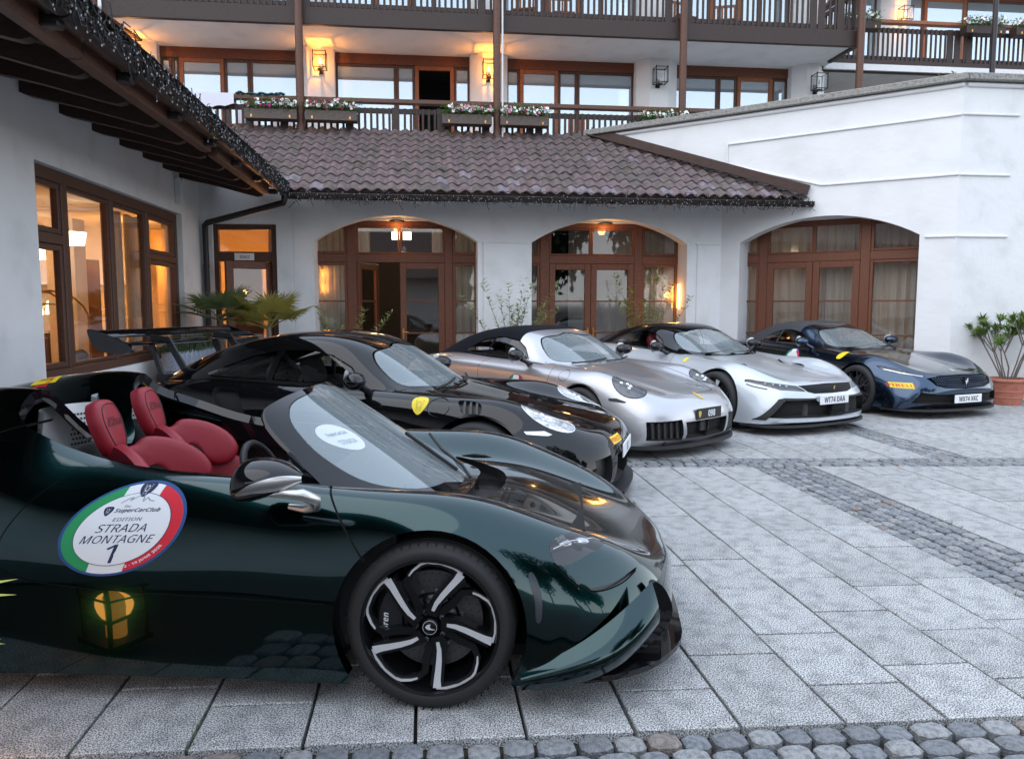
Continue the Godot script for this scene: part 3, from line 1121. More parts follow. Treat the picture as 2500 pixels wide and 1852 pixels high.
	for r in 10:
		for c in 62:
			var x := -5.3 + c * 0.205
			var p := e0 + dirv * (r * 0.335) + Vector3(x, 0, 0)
			# right edge: the oblique wall; left edge: valley
			var wx := 6.72 + (p.z + 13.0) * 1.107
			if x + 0.1 > wx or x < -2.25 + (p.z + 13.02) * 1.0:
				continue
			cells.append([r, p])
	var bs := Basis(Vector3.RIGHT, nn, -dirv)
	var rest := MB.new()
	for i in cells.size():
		var p: Vector3 = cells[i][1] + nn * 0.03 + Vector3(RNG.randfn(0, 0.002), RNG.randfn(0, 0.002), 0)
		var tb: MB = variants[RNG.randi() % 3]
		var bb := bs * Basis(Vector3.UP, RNG.randfn(0, 0.008)) * Basis(Vector3.RIGHT, RNG.randfn(0, 0.006))
		if i < 298:
			var o := part(roof, "roof_tile", tb.mesh(), M["tile%d" % (3 if RNG.randf() < [0.3, 0.16, 0.05, 0.03, 0.02, 0.02, 0.02, 0.02, 0.02, 0.02][cells[i][0]] else RNG.randi() % 3)], p)
			o.basis = bb
		else:
			for k in tb.v.size():
				rest.v.append(bb * tb.v[k] + p); rest.n.append(bb * tb.n[k])
	part(roof, "upper_tiles", rest.mesh(), M.tile0).set_meta("kind", "stuff")
	b = MB.new()
	b.lathe([Vector2(0.075, 0), Vector2(0.075, 8.95)], Vector3(-2.15, 3.335, -12.95), Vector3.RIGHT, 14, true, Vector3(0, -1, 0), -1.7, 1.7)
	b.lathe([Vector2(0.066, 0), Vector2(0.066, 8.95)], Vector3(-2.15, 3.335, -12.95), Vector3.RIGHT, 14, true, Vector3(0, -1, 0), -1.7, 1.7)
	b.tube([Vector3(-2.15, 3.345, -12.875), Vector3(6.8, 3.345, -12.875)], 0.011, 6)
	b.lathe([Vector2(0.0, 0), Vector2(0.076, 0.0)], Vector3(6.8, 3.335, -12.95), Vector3.RIGHT, 14, false, Vector3(0, -1, 0), -1.7, 1.7)
	var gut := part(t, "gutter", b.mesh(), M.gutter)
	for x in [-0.9, 1.25, 3.4, 5.4, 6.5]:
		pb(gut, "gutter_hook", M.gutter, Vector3(x, 3.30, -12.875), Vector3(0.03, 0.12, 0.012))
	b = MB.new()
	var fa := Vector3(6.74, 3.50, -12.95)
	var fb := Vector3(3.50, 5.06, -15.90)
	b.beam(fa + Vector3(-0.03, 0.05, 0.02), fb + Vector3(-0.03, 0.05, 0.02), 0.03, 0.17)
	b.beam(fa + Vector3(-0.12, -0.02, 0.08), fb + Vector3(-0.12, -0.02, 0.08), 0.12, 0.02)
	part(t, "flashing", b.mesh(), M.copper)
	fairy_lights(Vector3(-2.1, 3.30, -12.86), Vector3(6.75, 3.30, -12.86), 1100, "tangled unlit fairy lights strung along the arcade gutter", 0.05)

func fairy_lights(a: Vector3, b: Vector3, n: int, label: String, hang: float) -> void:
	var t := thing("fairy_light_chain", label, "string lights", a, 0.0, "unlit fairy light chains")
	var m := MB.new()
	var ld := MB.new()
	var d := b - a
	var dn := d.normalized()
	var sd := dn.cross(Vector3.UP).normalized()
	var last := Vector3.ZERO
	for i in n:
		var t0 := float(i) / n
		var c := d * (t0 + RNG.randfn(0, 0.4 / n))
		var p := c + Vector3(0, RNG.randfn(0.01, hang), 0) + sd * RNG.randf_range(-0.004, 0.05)
		var q := p + dn * RNG.randfn(0.0, 0.05) + Vector3(0, -absf(RNG.randfn(0.02, hang * 0.7)), 0) + sd * RNG.randf_range(0.0, 0.03)
		m.beam(p, q, 0.006, 0.006)
		if i % 2 == 0 and (p - last).length() < 0.4:
			m.beam(last, p, 0.006, 0.006)
		last = p
		if i % 3 == 0:
			ld.box(q + Vector3(0, -0.008, 0), Vector3(0.007, 0.014, 0.007))
	part(t, "cable", m.mesh(), M.black_metal).set_meta("kind", "stuff")
	part(t, "led_tips", ld.mesh(), M.led).set_meta("kind", "stuff")

func right_building() -> void:
	var t := thing("flat_roofed_building", "white flat roofed building with a canted corner and one big arched window", "building", Vector3(8.44, 0, -11.46), atan2(-0.671, 0.742))
	var b := MB.new()
	b.extrude(arch_wall(-7.2, 0.0, 5.02, [[-3.488, -0.515, 2.70, 3.10]]), Vector3(0, 0, -0.3), Vector3.RIGHT, Vector3.UP, Vector3(0, 0, 0.3))
	b.box(Vector3(-0.24, 1.6, -0.47), Vector3(0.545, 3.2, 0.335))
	b.box(Vector3(-3.70, 1.6, -0.47), Vector3(0.42, 3.2, 0.335))
	b.box(Vector3(-2.0, 3.22, -0.48), Vector3(3.5, 0.28, 0.345))
	# the face to the right of the corner, turned to the yard
	var yaw := -atan2(-0.671, 0.742)
	var bs := Basis(Vector3.UP, yaw)
	b.box(bs * Vector3(4.0, 2.51, -0.16), Vector3(8.0, 5.02, 0.32), 0.0, bs)
	part(t, "wall", b.mesh(), M.plaster)
	b = MB.new()
	b.box(Vector3(-3.58, 5.085, -0.10), Vector3(7.3, 0.11, 0.46), 0.012)
	part(t, "coping", b.mesh(), M.concrete)
	b = MB.new()
	b.box(bs * Vector3(4.05, 5.086, -0.10), Vector3(8.1, 0.108, 0.46), 0.012, bs)
	part(t, "coping", b.mesh(), M.concrete)
	b = MB.new()
	b.box(Vector3(-3.58, 4.985, 0.02), Vector3(7.2, 0.07, 0.05), 0.02)
	b.box(bs * Vector3(4.05, 4.985, 0.02), Vector3(8.0, 0.07, 0.05), 0.02, bs)
	part(t, "cornice", b.mesh(), M.plaster)
	# ledges that frame the raised panel
	for s in [[-3.77, 4.515, 0.0, 4.535], [-2.07, 3.63, 0.0, 3.615], [-3.77, 4.515, -3.765, 4.14], [-3.765, 4.14, -2.07, 3.63], [-0.44, 2.66, 0.0, 2.65]]:
		b = MB.new()
		b.beam(Vector3(s[0], s[1], 0.012), Vector3(s[2], s[3], 0.012), 0.035, 0.035, Vector3.UP, 0.008)
		part(t, "wall_moulding", b.mesh(), M.plaster)
	for s in [[0.96, 4.54], [0.86, 3.61], [0.88, 2.65]]:
		b = MB.new()
		b.box(bs * Vector3(s[0] * 0.5 + 0.01, s[1], 0.012), Vector3(s[0], 0.035, 0.035), 0.008, bs)
		part(t, "wall_moulding", b.mesh(), M.plaster)
	glazing(t, -0.5, [-3.66, -3.27, -3.11, -2.29, -1.49, -1.33, -0.52], 3)
	part(t, "curtain", curtain_mesh(-3.65, -0.5, 0.05, 3.05, -0.78, 6.0, 0.045), M.curtain)
	b = MB.new()
	b.box(Vector3(-2.0, -0.02, -2.2), Vector3(4.0, 0.05, 3.2))
	b.box(Vector3(-2.0, 1.6, -3.8), Vector3(4.0, 3.3, 0.1))
	b.box(Vector3(-3.95, 1.6, -2.2), Vector3(0.1, 3.3, 3.1))
	b.box(Vector3(-0.05, 1.6, -2.2), Vector3(0.1, 3.3, 3.1))
	b.box(Vector3(-2.0, 3.32, -2.2), Vector3(4.2, 0.1, 3.2))
	part(t, "room_wall", b.mesh(), M.room_wall)
	room_light(t.transform * Vector3(-3.2, 1.9, -1.5), 0.14, Color(1, 0.8, 0.55))
	room_light(t.transform * Vector3(-1.2, 1.6, -1.3), 0.06, Color(1, 0.8, 0.55))
	b = MB.new()
	b.box(Vector3(-2.7, 2.46, -0.72), Vector3(0.16, 0.09, 0.02))
	part(t, "exit_lamp", b.mesh(), M.lamp_panel)
	# roof slab behind the parapet keeps the daylight out of the rooms
	b = MB.new()
	b.box(Vector3(-3.0, 4.55, -2.5), Vector3(6.0, 0.2, 4.4))
	part(t, "roof_slab", b.mesh(), M.concrete)

func left_wing() -> void:
	var t := thing("left_wing", "white single storey wing with a deep dark eave and wide lit windows", "building")
	var b := MB.new()
	var X := -3.83
	# wall along the yard with the wide opening, then the door wall
	b.box(Vector3(X - 0.16, 1.9, -2.65), Vector3(0.32, 3.8, 11.27))
	b.box(Vector3(X - 0.16, 0.385, -10.64), Vector3(0.32, 0.77, 4.71))
	b.box(Vector3(X - 0.16, 3.40, -10.64), Vector3(0.32, 0.80, 4.71))
	b.box(Vector3(X - 0.16, 1.9, -13.52), Vector3(0.32, 3.8, 1.05))
	b.box(Vector3(X + 0.095, 1.9, -14.2), Vector3(0.19, 3.8, 0.31))
	b.box(Vector3(-2.41, 1.9, -14.2), Vector3(0.29, 3.8, 0.31))
	b.box(Vector3(-3.10, 3.385, -14.2), Vector3(1.09, 0.83, 0.31))
	part(t, "wall", b.mesh(), M.plaster)
	# big window, set back in its reveal
	var z0 := -8.29
	var z1 := -12.99
	var w := Node3D.new()
	w.name = "window"
	w.position = Vector3(X - 0.14, 0, 0)
	w.rotation.y = PI / 2
	t.add_child(w)
	# in the window's own axes x runs along -z of the yard
	var a0 := -z0
	var a1 := -z1
	for e in [[a0, a0 + 0.09], [9.02, 9.16], [10.32, 10.45], [11.59, 11.71], [a1 - 0.09, a1]]:
		pb(w, "mullion", M.wood_frame, Vector3((e[0] + e[1]) * 0.5, 1.885, 0), Vector3(e[1] - e[0], 2.22, 0.12), 0.008)
	pb(w, "head_rail", M.wood_frame, Vector3((a0 + a1) * 0.5, 2.93, 0.0), Vector3(a1 - a0, 0.13, 0.124), 0.008)
	pb(w, "sill", M.wood_frame, Vector3((a0 + a1) * 0.5, 0.82, 0.03), Vector3(a1 - a0, 0.10, 0.18), 0.008)
	sash(w, "casement", a0 + 0.09, 9.02, 0.872, 2.20, 0.005, 0.06, 0.08, M.wood_frame, M.glass)
	pb(w, "transom", M.wood_frame, Vector3((a0 + 9.11) * 0.5, 2.26, 0.002), Vector3(0.74, 0.11, 0.12), 0.008)
	sash(w, "top_casement", a0 + 0.09, 9.02, 2.32, 2.862, 0.005, 0.06, 0.08, M.wood_frame, M.glass)
	sash(w, "fixed_light", 9.16, 10.32, 0.872, 2.862, 0.005, 0.04, 0.08, M.wood_frame, M.glass)
	sash(w, "fixed_light", 10.45, 11.59, 0.872, 2.862, 0.005, 0.04, 0.08, M.wood_frame, M.glass)
	sash(w, "casement", 11.71, a1 - 0.09, 0.872, 2.20, 0.005, 0.05, 0.08, M.wood_frame, M.glass)
	pb(w, "transom", M.wood_frame, Vector3((11.71 + a1 - 0.09) * 0.5, 2.26, 0.002), Vector3(a1 - 0.09 - 11.71, 0.09, 0.12), 0.008)
	sash(w, "top_casement", 11.71, a1 - 0.09, 2.31, 2.862, 0.005, 0.06, 0.08, M.wood_frame, M.glass)
	# entrance door
	var d := MB.new()
	for x in [-3.61, -2.605]:
		d.box(Vector3(x, 1.49, -14.18), Vector3(0.10, 2.98, 0.12), 0.008)
	d.box(Vector3(-3.107, 2.93, -14.18), Vector3(0.90, 0.10, 0.118), 0.008)
	d.box(Vector3(-3.107, 2.41, -14.18), Vector3(0.90, 0.17, 0.118), 0.008)
	var df := part(t, "door_frame", d.mesh(), M.wood_frame)
	pb(df, "transom_pane", M.window_glass, Vector3(-3.107, 2.69, -14.18), Vector3(0.90, 0.40, 0.01))
	b = MB.new()
	b.box(Vector3(-3.125, 2.405, -14.112), Vector3(0.335, 0.125, 0.012), 0.002)
	var sg := part(t, "room_sign", b.mesh(), M.paper)
	b = MB.new()
	text_mesh(b, "BMZ", 0.05, Vector3(-3.115, 2.402, -14.1045), Vector3.RIGHT, Vector3.UP, false, 0.0, 1.25)
	part(sg, "lettering", b.mesh(), M.ink)
	sash(t, "open_door", 0.0, 0.84, 0.03, 2.32, 0.0, 0.13, 0.06, M.wood_red, M.glass, [], Basis(Vector3.UP, deg_to_rad(-150)), Vector3(-2.66, 0, -14.26))
	# rooms: lobby behind the big window, hall behind the door
	b = MB.new()
	b.box(Vector3(-8.6, 1.6, -10.5), Vector3(0.12, 3.4, 9.6))
	b.box(Vector3(-6.3, 1.6, -5.9), Vector3(4.7, 3.4, 0.12))
	b.box(Vector3(-5.9, 1.6, -18.0), Vector3(5.4, 3.4, 0.12))
	b.box(Vector3(-2.75, 1.6, -16.3), Vector3(0.1, 3.4, 3.4))
	part(t, "room_wall", b.mesh(), M.room_wall)
	b = MB.new()
	b.box(Vector3(-6.3, -0.01, -12.0), Vector3(4.7, 0.06, 12.2))
	b.box(Vector3(-3.1, -0.012, -15.9), Vector3(1.7, 0.06, 3.9))
	part(t, "floor", b.mesh(), M.wood_frame)
	b = MB.new()
	b.box(Vector3(-6.35, 3.25, -9.9), Vector3(4.72, 0.1, 8.2))
	b.box(Vector3(-5.7, 3.26, -16.2), Vector3(5.9, 0.1, 3.6))
	part(t, "ceiling", b.mesh(), M.plaster_warm)
	b = MB.new()
	b.box(Vector3(-6.0, 1.5, -13.9), Vector3(0.45, 3.0, 0.45))
	part(t, "room_pillar", b.mesh(), M.plaster)
	for c in [[11.05, 11.6, 0.7, 2.86], [11.75, 12.3, 0.7, 2.86]]:
		part(w, "curtain", curtain_mesh(c[0], c[1], c[2], c[3], -0.30, 8.0), M.curtain)
	for q in [Vector3(-6.2, 2.7, -9.6), Vector3(-7.0, 2.6, -12.4), Vector3(-5.6, 2.6, -15.8)]:
		room_light(q, 0.8)
	room_light(Vector3(-3.2, 2.4, -15.9), 0.8)
	for q in [Vector3(-5.5, 2.5, -13.0), Vector3(-7.0, 2.4, -15.2)]:
		b = MB.new()
		b.lathe([Vector2(0.16, 0.0), Vector2(0.20, 0.20)], q, Vector3.UP, 18)
		part(t, "ceiling_shade", b.mesh(), M.lamp_panel)
	# star lamp in the hall
	b = MB.new()
	b.ell(Vector3(-3.42, 1.80, -15.4), Vector3(0.04, 0.04, 0.04))
	part(t, "hall_lamp", b.mesh(), M.bulb)
	b = MB.new()
	for k in 14:
		var dv := Vector3(sin(k * 2.4), cos(k * 1.7), sin(k * 3.9 + 1.0)).normalized()
		b.beam(Vector3(-3.42, 1.80, -15.4) + dv * 0.05, Vector3(-3.42, 1.80, -15.4) + dv * 0.10, 0.012, 0.012)
	part(t, "hall_lamp_rays", b.mesh(), M.brass)
	# dark panel behind the star lamp
	pb(t, "hall_panel", M.wood_soffit, Vector3(-3.5, 1.25, -15.7), Vector3(0.7, 2.5, 0.08))
	# eave: boards, rafters, purlin, fascia, roof
	b = MB.new()
	b.quad(Vector3(-2.32, 3.47, 4.0), Vector3(-2.32, 3.47, -13.2), Vector3(-4.0, 3.80, -14.4), Vector3(-4.0, 3.80, 4.0), Vector3(0.2, -1, 0).normalized())
	part(t, "soffit", b.mesh(), M.wood_soffit)
	b = MB.new()
	b.quad(Vector3(-2.12, 3.52, 4.0), Vector3(-2.12, 3.52, -13.0), Vector3(-9.5, 7.1, -18.0), Vector3(-9.5, 7.1, 4.0), Vector3(0.45, 0.88, 0))
	b.quad(Vector3(-2.32, 3.47, 4.0), Vector3(-2.32, 3.47, -13.2), Vector3(-2.12, 3.52, -13.0), Vector3(-2.12, 3.52, 4.0), Vector3.DOWN)
	var roof := part(t, "roof", b.mesh(), M.tile1)
	var rp := curve([0, 0.0, 0.55, -0.01, 1.05, -0.055, 1.30, -0.15, 1.27, -0.21, 1.14, -0.22, 0.6, -0.19, 0.0, -0.17], 4)
	var rb := MB.new()
	rb.extrude(PackedVector2Array(rp), Vector3(0, 0, -0.05), Vector3(1, -0.20, 0).normalized(), Vector3(0.2, 1, 0).normalized(), Vector3(0, 0, 0.10))
	var rm := rb.mesh()
	for i in 13:
		part(t, "rafter", rm, M.wood_soffit, Vector3(-3.82, 3.765, -3.2 - i * 0.82))
	for i in 4:
		pb(t, "eave_beam", M.wood_post, Vector3(-2.40, 3.355, -0.9 - 3.3 * i - (0.0 if i < 3 else 0.1)), Vector3(0.12, 0.19, 3.28 if i < 3 else 3.0), 0.015)
	b = MB.new()
	b.lathe([Vector2(0.08, 0), Vector2(0.08, 16.4)], Vector3(-2.2, 3.40, 3.5), Vector3(0, 0, -1), 14, true, Vector3(0, -1, 0), -1.7, 1.7)
	b.lathe([Vector2(0.072, 0), Vector2(0.072, 16.4)], Vector3(-2.2, 3.40, 3.5), Vector3(0, 0, -1), 14, true, Vector3(0, -1, 0), -1.7, 1.7)
	b.tube([Vector3(-2.12, 3.41, 3.5), Vector3(-2.12, 3.41, -12.9)], 0.012, 6)
	var gut := part(t, "gutter", b.mesh(), M.gutter)
	for i in 9:
		b = MB.new()
		b.lathe([Vector2(0.087, 0), Vector2(0.087, 0.16)], Vector3(-2.2, 3.40, -2.8 - i * 1.2), Vector3(0, 0, -1), 12, true, Vector3(0, -1, 0), -1.8, 1.8)
		b.box(Vector3(-2.30, 3.31, -2.88 - i * 1.2), Vector3(0.14, 0.07, 0.10), 0.01)
		part(gut, "gutter_bracket", b.mesh(), M.downpipe)
	fairy_lights(Vector3(-2.14, 3.42, -2.6), Vector3(-2.14, 3.42, -12.85), 1700, "tangled unlit fairy lights draped along the left eave", 0.055)
	b = MB.new()
	b.tube([Vector3(-2.2, 3.36, -12.9), Vector3(-2.2, 3.24, -12.9), Vector3(-2.22, 3.20, -12.93), Vector3(-3.68, 2.97, -13.92), Vector3(-3.73, 2.93, -13.95), Vector3(-3.73, 2.85, -13.95), Vector3(-3.73, 0.0, -13.95)], 0.05, 12)
	b.lathe([Vector2(0.056, 0), Vector2(0.056, 0.05)], Vector3(-3.73, 2.2, -13.95), Vector3.UP, 12)
	part(t, "downpipe", b.mesh(), M.downpipe)
	# small white box under the eave with its dark bracket
	var e := thing("wall_speaker", "narrow white box fixed to the wall under the left eave", "speaker", Vector3(X + 0.05, 3.33, -12.75))
	pb(e, "case", M.plaster, Vector3.ZERO, Vector3(0.09, 0.40, 0.13), 0.008)
	pb(e, "bracket", M.black_metal, Vector3(0.03, 0.22, 0), Vector3(0.03, 0.10, 0.05))
	lobby_things()

func lobby_things() -> void:
	# luggage trolley seen through the first pane
	var t := thing("luggage_trolley", "brass luggage trolley with an arched rail inside the lit lobby", "luggage trolley", Vector3(-5.35, 0.05, -11.65), 1.0)
	var b := MB.new()
	b.box(Vector3(0, 0.22, 0), Vector3(1.0, 0.06, 0.6), 0.01)
	part(t, "platform", b.mesh(), M.wood_dark)
	for s in [-0.28, 0.28]:
		b = MB.new()
		var pts := [Vector3(-0.46, 0.24, s), Vector3(-0.46, 1.35, s)]
		for k in 9:
			var a := PI - PI * k / 8.0
			pts.append(Vector3(0.46 * cos(a), 1.35 + 0.36 * sin(a), s * (1.0 - 0.5 * sin(a))))
		pts.append(Vector3(0.46, 0.24, s))
		b.tube(pts, 0.016, 8)
		part(t, "arched_rail", b.mesh(), M.brass)
	b = MB.new()
	b.tube([Vector3(-0.4, 1.52, 0), Vector3(0.4, 1.52, 0)], 0.014, 8)
	b.tube([Vector3(0, 1.70, -0.16), Vector3(0, 1.70, 0.16)], 0.014, 8)
	part(t, "hanging_bar", b.mesh(), M.brass)
	for x in [-0.4, 0.4]:
		for z in [-0.22, 0.22]:
			b = MB.new()
			b.lathe([Vector2(0.0, -0.02), Vector2(0.09, -0.02), Vector2(0.09, 0.02), Vector2(0.0, 0.02)], Vector3(x, 0.09, z), Vector3(0, 0, 1), 14, false)
			part(t, "wheel", b.mesh(), M.black_metal)
	# sideboard with two lit lamps
	t = thing("sideboard", "dark wooden sideboard against the lobby wall", "sideboard", Vector3(-7.6, 0.02, -16.4))
	pb(t, "cabinet", M.wood_dark, Vector3(0, 0.5, 0), Vector3(0.5, 1.0, 2.2), 0.01)
	for z in [-0.7, 0.0, 0.7]:
		pb(t, "door", M.wood_frame, Vector3(0.26, 0.5, z), Vector3(0.02, 0.8, 0.62), 0.006)
	for i in 2:
		t = thing("table_lamp", ["lit table lamp nearer the yard on the lobby sideboard", "lit table lamp at the far end of the lobby sideboard"][i], "lamp", Vector3(-7.55, 1.03, [-15.9, -16.9][i]), 0.0, "lit lamps on the lobby sideboard")
		b = MB.new()
		b.lathe([Vector2(0.09, 0), Vector2(0.07, 0.03), Vector2(0.03, 0.08), Vector2(0.06, 0.2), Vector2(0.02, 0.34)], Vector3.ZERO, Vector3.UP, 16)
		part(t, "base", b.mesh(), M.brass)
		b = MB.new()
		b.lathe([Vector2(0.20, 0.34), Vector2(0.15, 0.62)], Vector3.ZERO, Vector3.UP, 20)
		part(t, "lamp_shade", b.mesh(), M.bulb if false else M.lamp_panel)
		room_light(Vector3(-7.3, 1.5, [-15.9, -16.9][i]), 0.4)
	t = thing("lobby_cabinet", "tall dark framed cabinet by the middle of the lobby wall", "cabinet", Vector3(-6.6, 0.02, -15.6), -0.6)
	pb(t, "body", M.wood_dark, Vector3(0, 1.2, 0), Vector3(0.5, 2.4, 0.7), 0.01)
	pb(t, "door", M.wood_frame, Vector3(0.26, 1.2, 0), Vector3(0.02, 2.2, 0.6), 0.006)
	t = thing("lobby_armchair", "grey armchair with its back to the first lobby window", "armchair", Vector3(-4.75, 0.02, -10.35), 0.2)
	pb(t, "seat", M.blind, Vector3(0, 0.3, 0), Vector3(0.7, 0.35, 0.75), 0.06)
	pb(t, "backrest", M.blind, Vector3(0.32, 0.65, 0), Vector3(0.16, 0.6, 0.75), 0.06)
	for s in [-1, 1]:
		pb(t, "armrest", M.blind, Vector3(0, 0.45, s * 0.38), Vector3(0.7, 0.3, 0.12), 0.05)

func railing(t: Node3D, a: Vector3, b: Vector3, h: float, wide: Array, rail_mat: Material, posts_h := 0.0) -> void:
	# rail along a-b: bottom beam, mid rail, top rail, slats
	var n := Node3D.new()
	n.name = "balcony_railing"
	t.add_child(n, true)
	var d := b - a
	var L := d.length()
	var x := d / L
	var z := x.cross(Vector3.UP)
	var bs := Basis(x, Vector3.UP, z)
	var o := MB.new()
	var sm := MB.new()
	sm.box(Vector3.ZERO, Vector3(0.048, h * 0.86, 0.024), 0.004)
	var slat := sm.mesh()
	var wm := MB.new()
	wm.box(Vector3.ZERO, Vector3(0.155, h * 0.88, 0.034), 0.006)
	var board := wm.mesh()
	var k := 0.04
	while k < L - 0.02:
		var big := false
		for w in wide:
			if absf(k - w) < 0.10:
				big = true
		var q := part(n, "wide_slat" if big else "slat", board if big else slat, M.wood_dark, a + x * k + Vector3(0, h * 0.43, 0))
		q.basis = bs
		k += 0.185 if big else 0.120
	var lo := MB.new()
	lo.beam(a + Vector3(0, h * 0.80, 0) - z * 0.035, b + Vector3(0, h * 0.80, 0) - z * 0.035, 0.045, 0.10, Vector3.UP, 0.006)
	part(n, "mid_rail", lo.mesh(), M.wood_dark)
	var top := MB.new()
	top.beam(a + Vector3(0, h, 0), b + Vector3(0, h, 0), 0.16, 0.085, Vector3.UP, 0.01)
	part(n, "hand_rail", top.mesh(), rail_mat)
	var bt := MB.new()
	bt.beam(a + Vector3(0, 0.06, 0) - z * 0.035, b + Vector3(0, 0.06, 0) - z * 0.035, 0.045, 0.09, Vector3.UP, 0.006)
	part(n, "bottom_rail", bt.mesh(), M.wood_dark)

func hotel_window(t: Node3D, x0: float, x1: float, yf: float, yt: float, z: float, order: Array, blind := 0) -> void:
	# head board, then a row of lights: [width share, kind] kind 0 pane, 1 door
	var w := Node3D.new()
	w.name = "window"
	t.add_child(w, true)
	pb(w, "head_board", M.wood_red, Vector3((x0 + x1) * 0.5, yt - 0.11, z + 0.01), Vector3(x1 - x0, 0.22, 0.10), 0.005)
	var tot := 0.0
	for o in order:
		tot += o[0]
	var x := x0
	for o in order:
		var wd: float = (x1 - x0) * o[0] / tot
		var s: MeshInstance3D
		if o[1] == 0:
			s = sash(w, "fixed_light", x + 0.002, x + wd - 0.002, yf + 0.10, yt - 0.222, z, 0.055, 0.07, M.wood_frame, M.mirror_glass)
		elif o[1] == 1:
			s = sash(w, "balcony_door", x + 0.002, x + wd - 0.002, yf + 0.03, yt - 0.222, z + 0.02, 0.085, 0.08, M.wood_orange, M.mirror_glass)
		else:
			s = sash(w, "open_doorway", x + 0.002, x + wd - 0.002, yf + 0.03, yt - 0.222, z + 0.02, 0.085, 0.08, M.wood_orange, null)
		x += wd

func upper_hotel() -> void:
	var gm := mat("mirror_glass", Color(0.02, 0.03, 0.035, 0.12), 0.01)
	gm.transparency = BaseMaterial3D.TRANSPARENCY_ALPHA
	gm.metallic_specular = 1.0
	gm.metallic = 0.55
	gm.albedo_color = Color(0.80, 0.86, 0.90, 0.5)
	var t := thing("hotel_building", "upper storeys of the alpine hotel with dark timber balconies and white bays", "building")
	var b := MB.new()
	var bay := [[-6.15, -5.52], [-2.66, -1.85], [1.09, 1.92], [4.85, 5.80], [8.55, 9.35]]
	# floors
	b.box(Vector3(1.5, 4.68, -17.2), Vector3(15.6, 0.16, 2.5))
	b.box(Vector3(1.55, 7.13, -17.35), Vector3(15.5, 0.16, 2.75))
	part(t, "balcony_slab", b.mesh(), M.plaster)
	for fl in 2:
		var y0: float = [4.76, 7.21][fl]
		var y1: float = [7.05, 9.6][fl]
		for p in bay:
			var xm: float = (p[0] + p[1]) * 0.5
			var hw: float = (p[1] - p[0]) * 0.5
			b = MB.new()
			b.extrude(PackedVector2Array([Vector2(-hw, 0), Vector2(-hw, 0.28), Vector2(-hw + 0.26, 0.5), Vector2(hw - 0.26, 0.5), Vector2(hw, 0.28), Vector2(hw, 0)]), Vector3(xm, y0, -17.75), Vector3.RIGHT, Vector3.BACK, Vector3(0, y1 - y0, 0))
			part(t, "bay_pillar", b.mesh(), M.plaster)
		for i in 4:
			var ord: Array = [[[0.25, 0], [0.16, 3], [0.95, 1], [0.55, 0], [1.05, 0]], [[1.3, 0], [0.4, 0], [0.85, 2], [0.35, 0]], [[0.32, 0], [0.9, 1], [0.45, 0], [1.35, 0]], [[1.2, 0], [0.5, 0], [0.95, 1], [0.42, 0]]][i]
			if fl == 1:
				ord = [[0.9, 0], [0.8, 1], [0.5, 0], [0.8, 0]]
			var o2 := []
			for o in ord:
				o2.append([o[0], 0 if o[1] == 3 else o[1]])
			hotel_window(t, bay[i][1] - 0.01, bay[i + 1][0] + 0.01, y0, y1, -17.72, o2)
			# rooms: dim boxes with pale blinds
			var rm := MB.new()
			rm.box(Vector3((bay[i][1] + bay[i + 1][0]) * 0.5, (y0 + y1) * 0.5, -19.6), Vector3(3.2, y1 - y0, 0.1))
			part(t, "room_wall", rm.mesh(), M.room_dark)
	b = MB.new()
	b.box(Vector3(-9.0, 6.5, -17.7), Vector3(5.8, 9.0, 0.3))
	part(t, "wall", b.mesh(), M.plaster)
	b = MB.new()
	b.box(Vector3(1.5, 9.7, -18.4), Vector3(16, 0.16, 5.0))
	b.box(Vector3(1.5, 7.13, -19.3), Vector3(15.0, 0.15, 1.1))
	b.box(Vector3(-5.9, 7.0, -18.8), Vector3(0.1, 5.5, 1.8))
	b.box(Vector3(9.2, 7.0, -18.8), Vector3(0.1, 5.5, 1.8))
	for i in 3:
		b.box(Vector3([-2.2, 1.5, 5.3][i], 7.0, -18.8), Vector3(0.1, 5.2, 1.7))
	part(t, "inner_wall", b.mesh(), M.room_dark)
	# beams and posts
	b = MB.new()
	b.box(Vector3(1.62, 7.17, -15.92), Vector3(15.2, 0.34, 0.10), 0.01)
	part(t, "edge_beam", b.mesh(), M.wood_dark)
	for s in [[-5.95, -15.95, -5.75, -17.6], [9.2, -15.95, 9.2, -17.0]]:
		b = MB.new()
		b.beam(Vector3(s[0], 7.16, s[1]), Vector3(s[2], 7.16, s[3]), 0.10, 0.32, Vector3.UP, 0.01)
		part(t, "edge_beam", b.mesh(), M.wood_dark)
	for x in [-6.08, -2.33, 1.52, 5.36, 9.21]:
		b = MB.new()
		b.lathe([Vector2(0.078, 3.9), Vector2(0.075, 6.2), Vector2(0.08, 9.5)], Vector3(x, 0, -15.76), Vector3.UP, 14)
		part(t, "post", b.mesh(), M.wood_post)
	b = MB.new()
	b.tube([Vector3(1.63, 4.9, -15.74), Vector3(1.63, 9.5, -15.74)], 0.018, 8)
	part(t, "white_cable_pipe", b.mesh(), M.plaster)
	b = MB.new()
	b.tube([Vector3(12.35, 5.0, -15.9), Vector3(12.35, 9.8, -15.9)], 0.055, 10)
	part(t, "downpipe", b.mesh(), M.downpipe)
	# railings
	railing(t, Vector3(-5.9, 4.72, -15.92), Vector3(9.2, 4.72, -15.92), 0.87, [2.6, 3.3, 4.55, 5.45, 6.3, 7.25, 8.2, 10.4, 11.25, 12.0], M.wood_post)
	railing(t, Vector3(-5.9, 7.34, -15.90), Vector3(9.1, 7.34, -15.90), 0.95, [3.4, 3.75, 7.2, 7.6, 11.0, 11.4, 14.2, 14.8], M.wood_post)
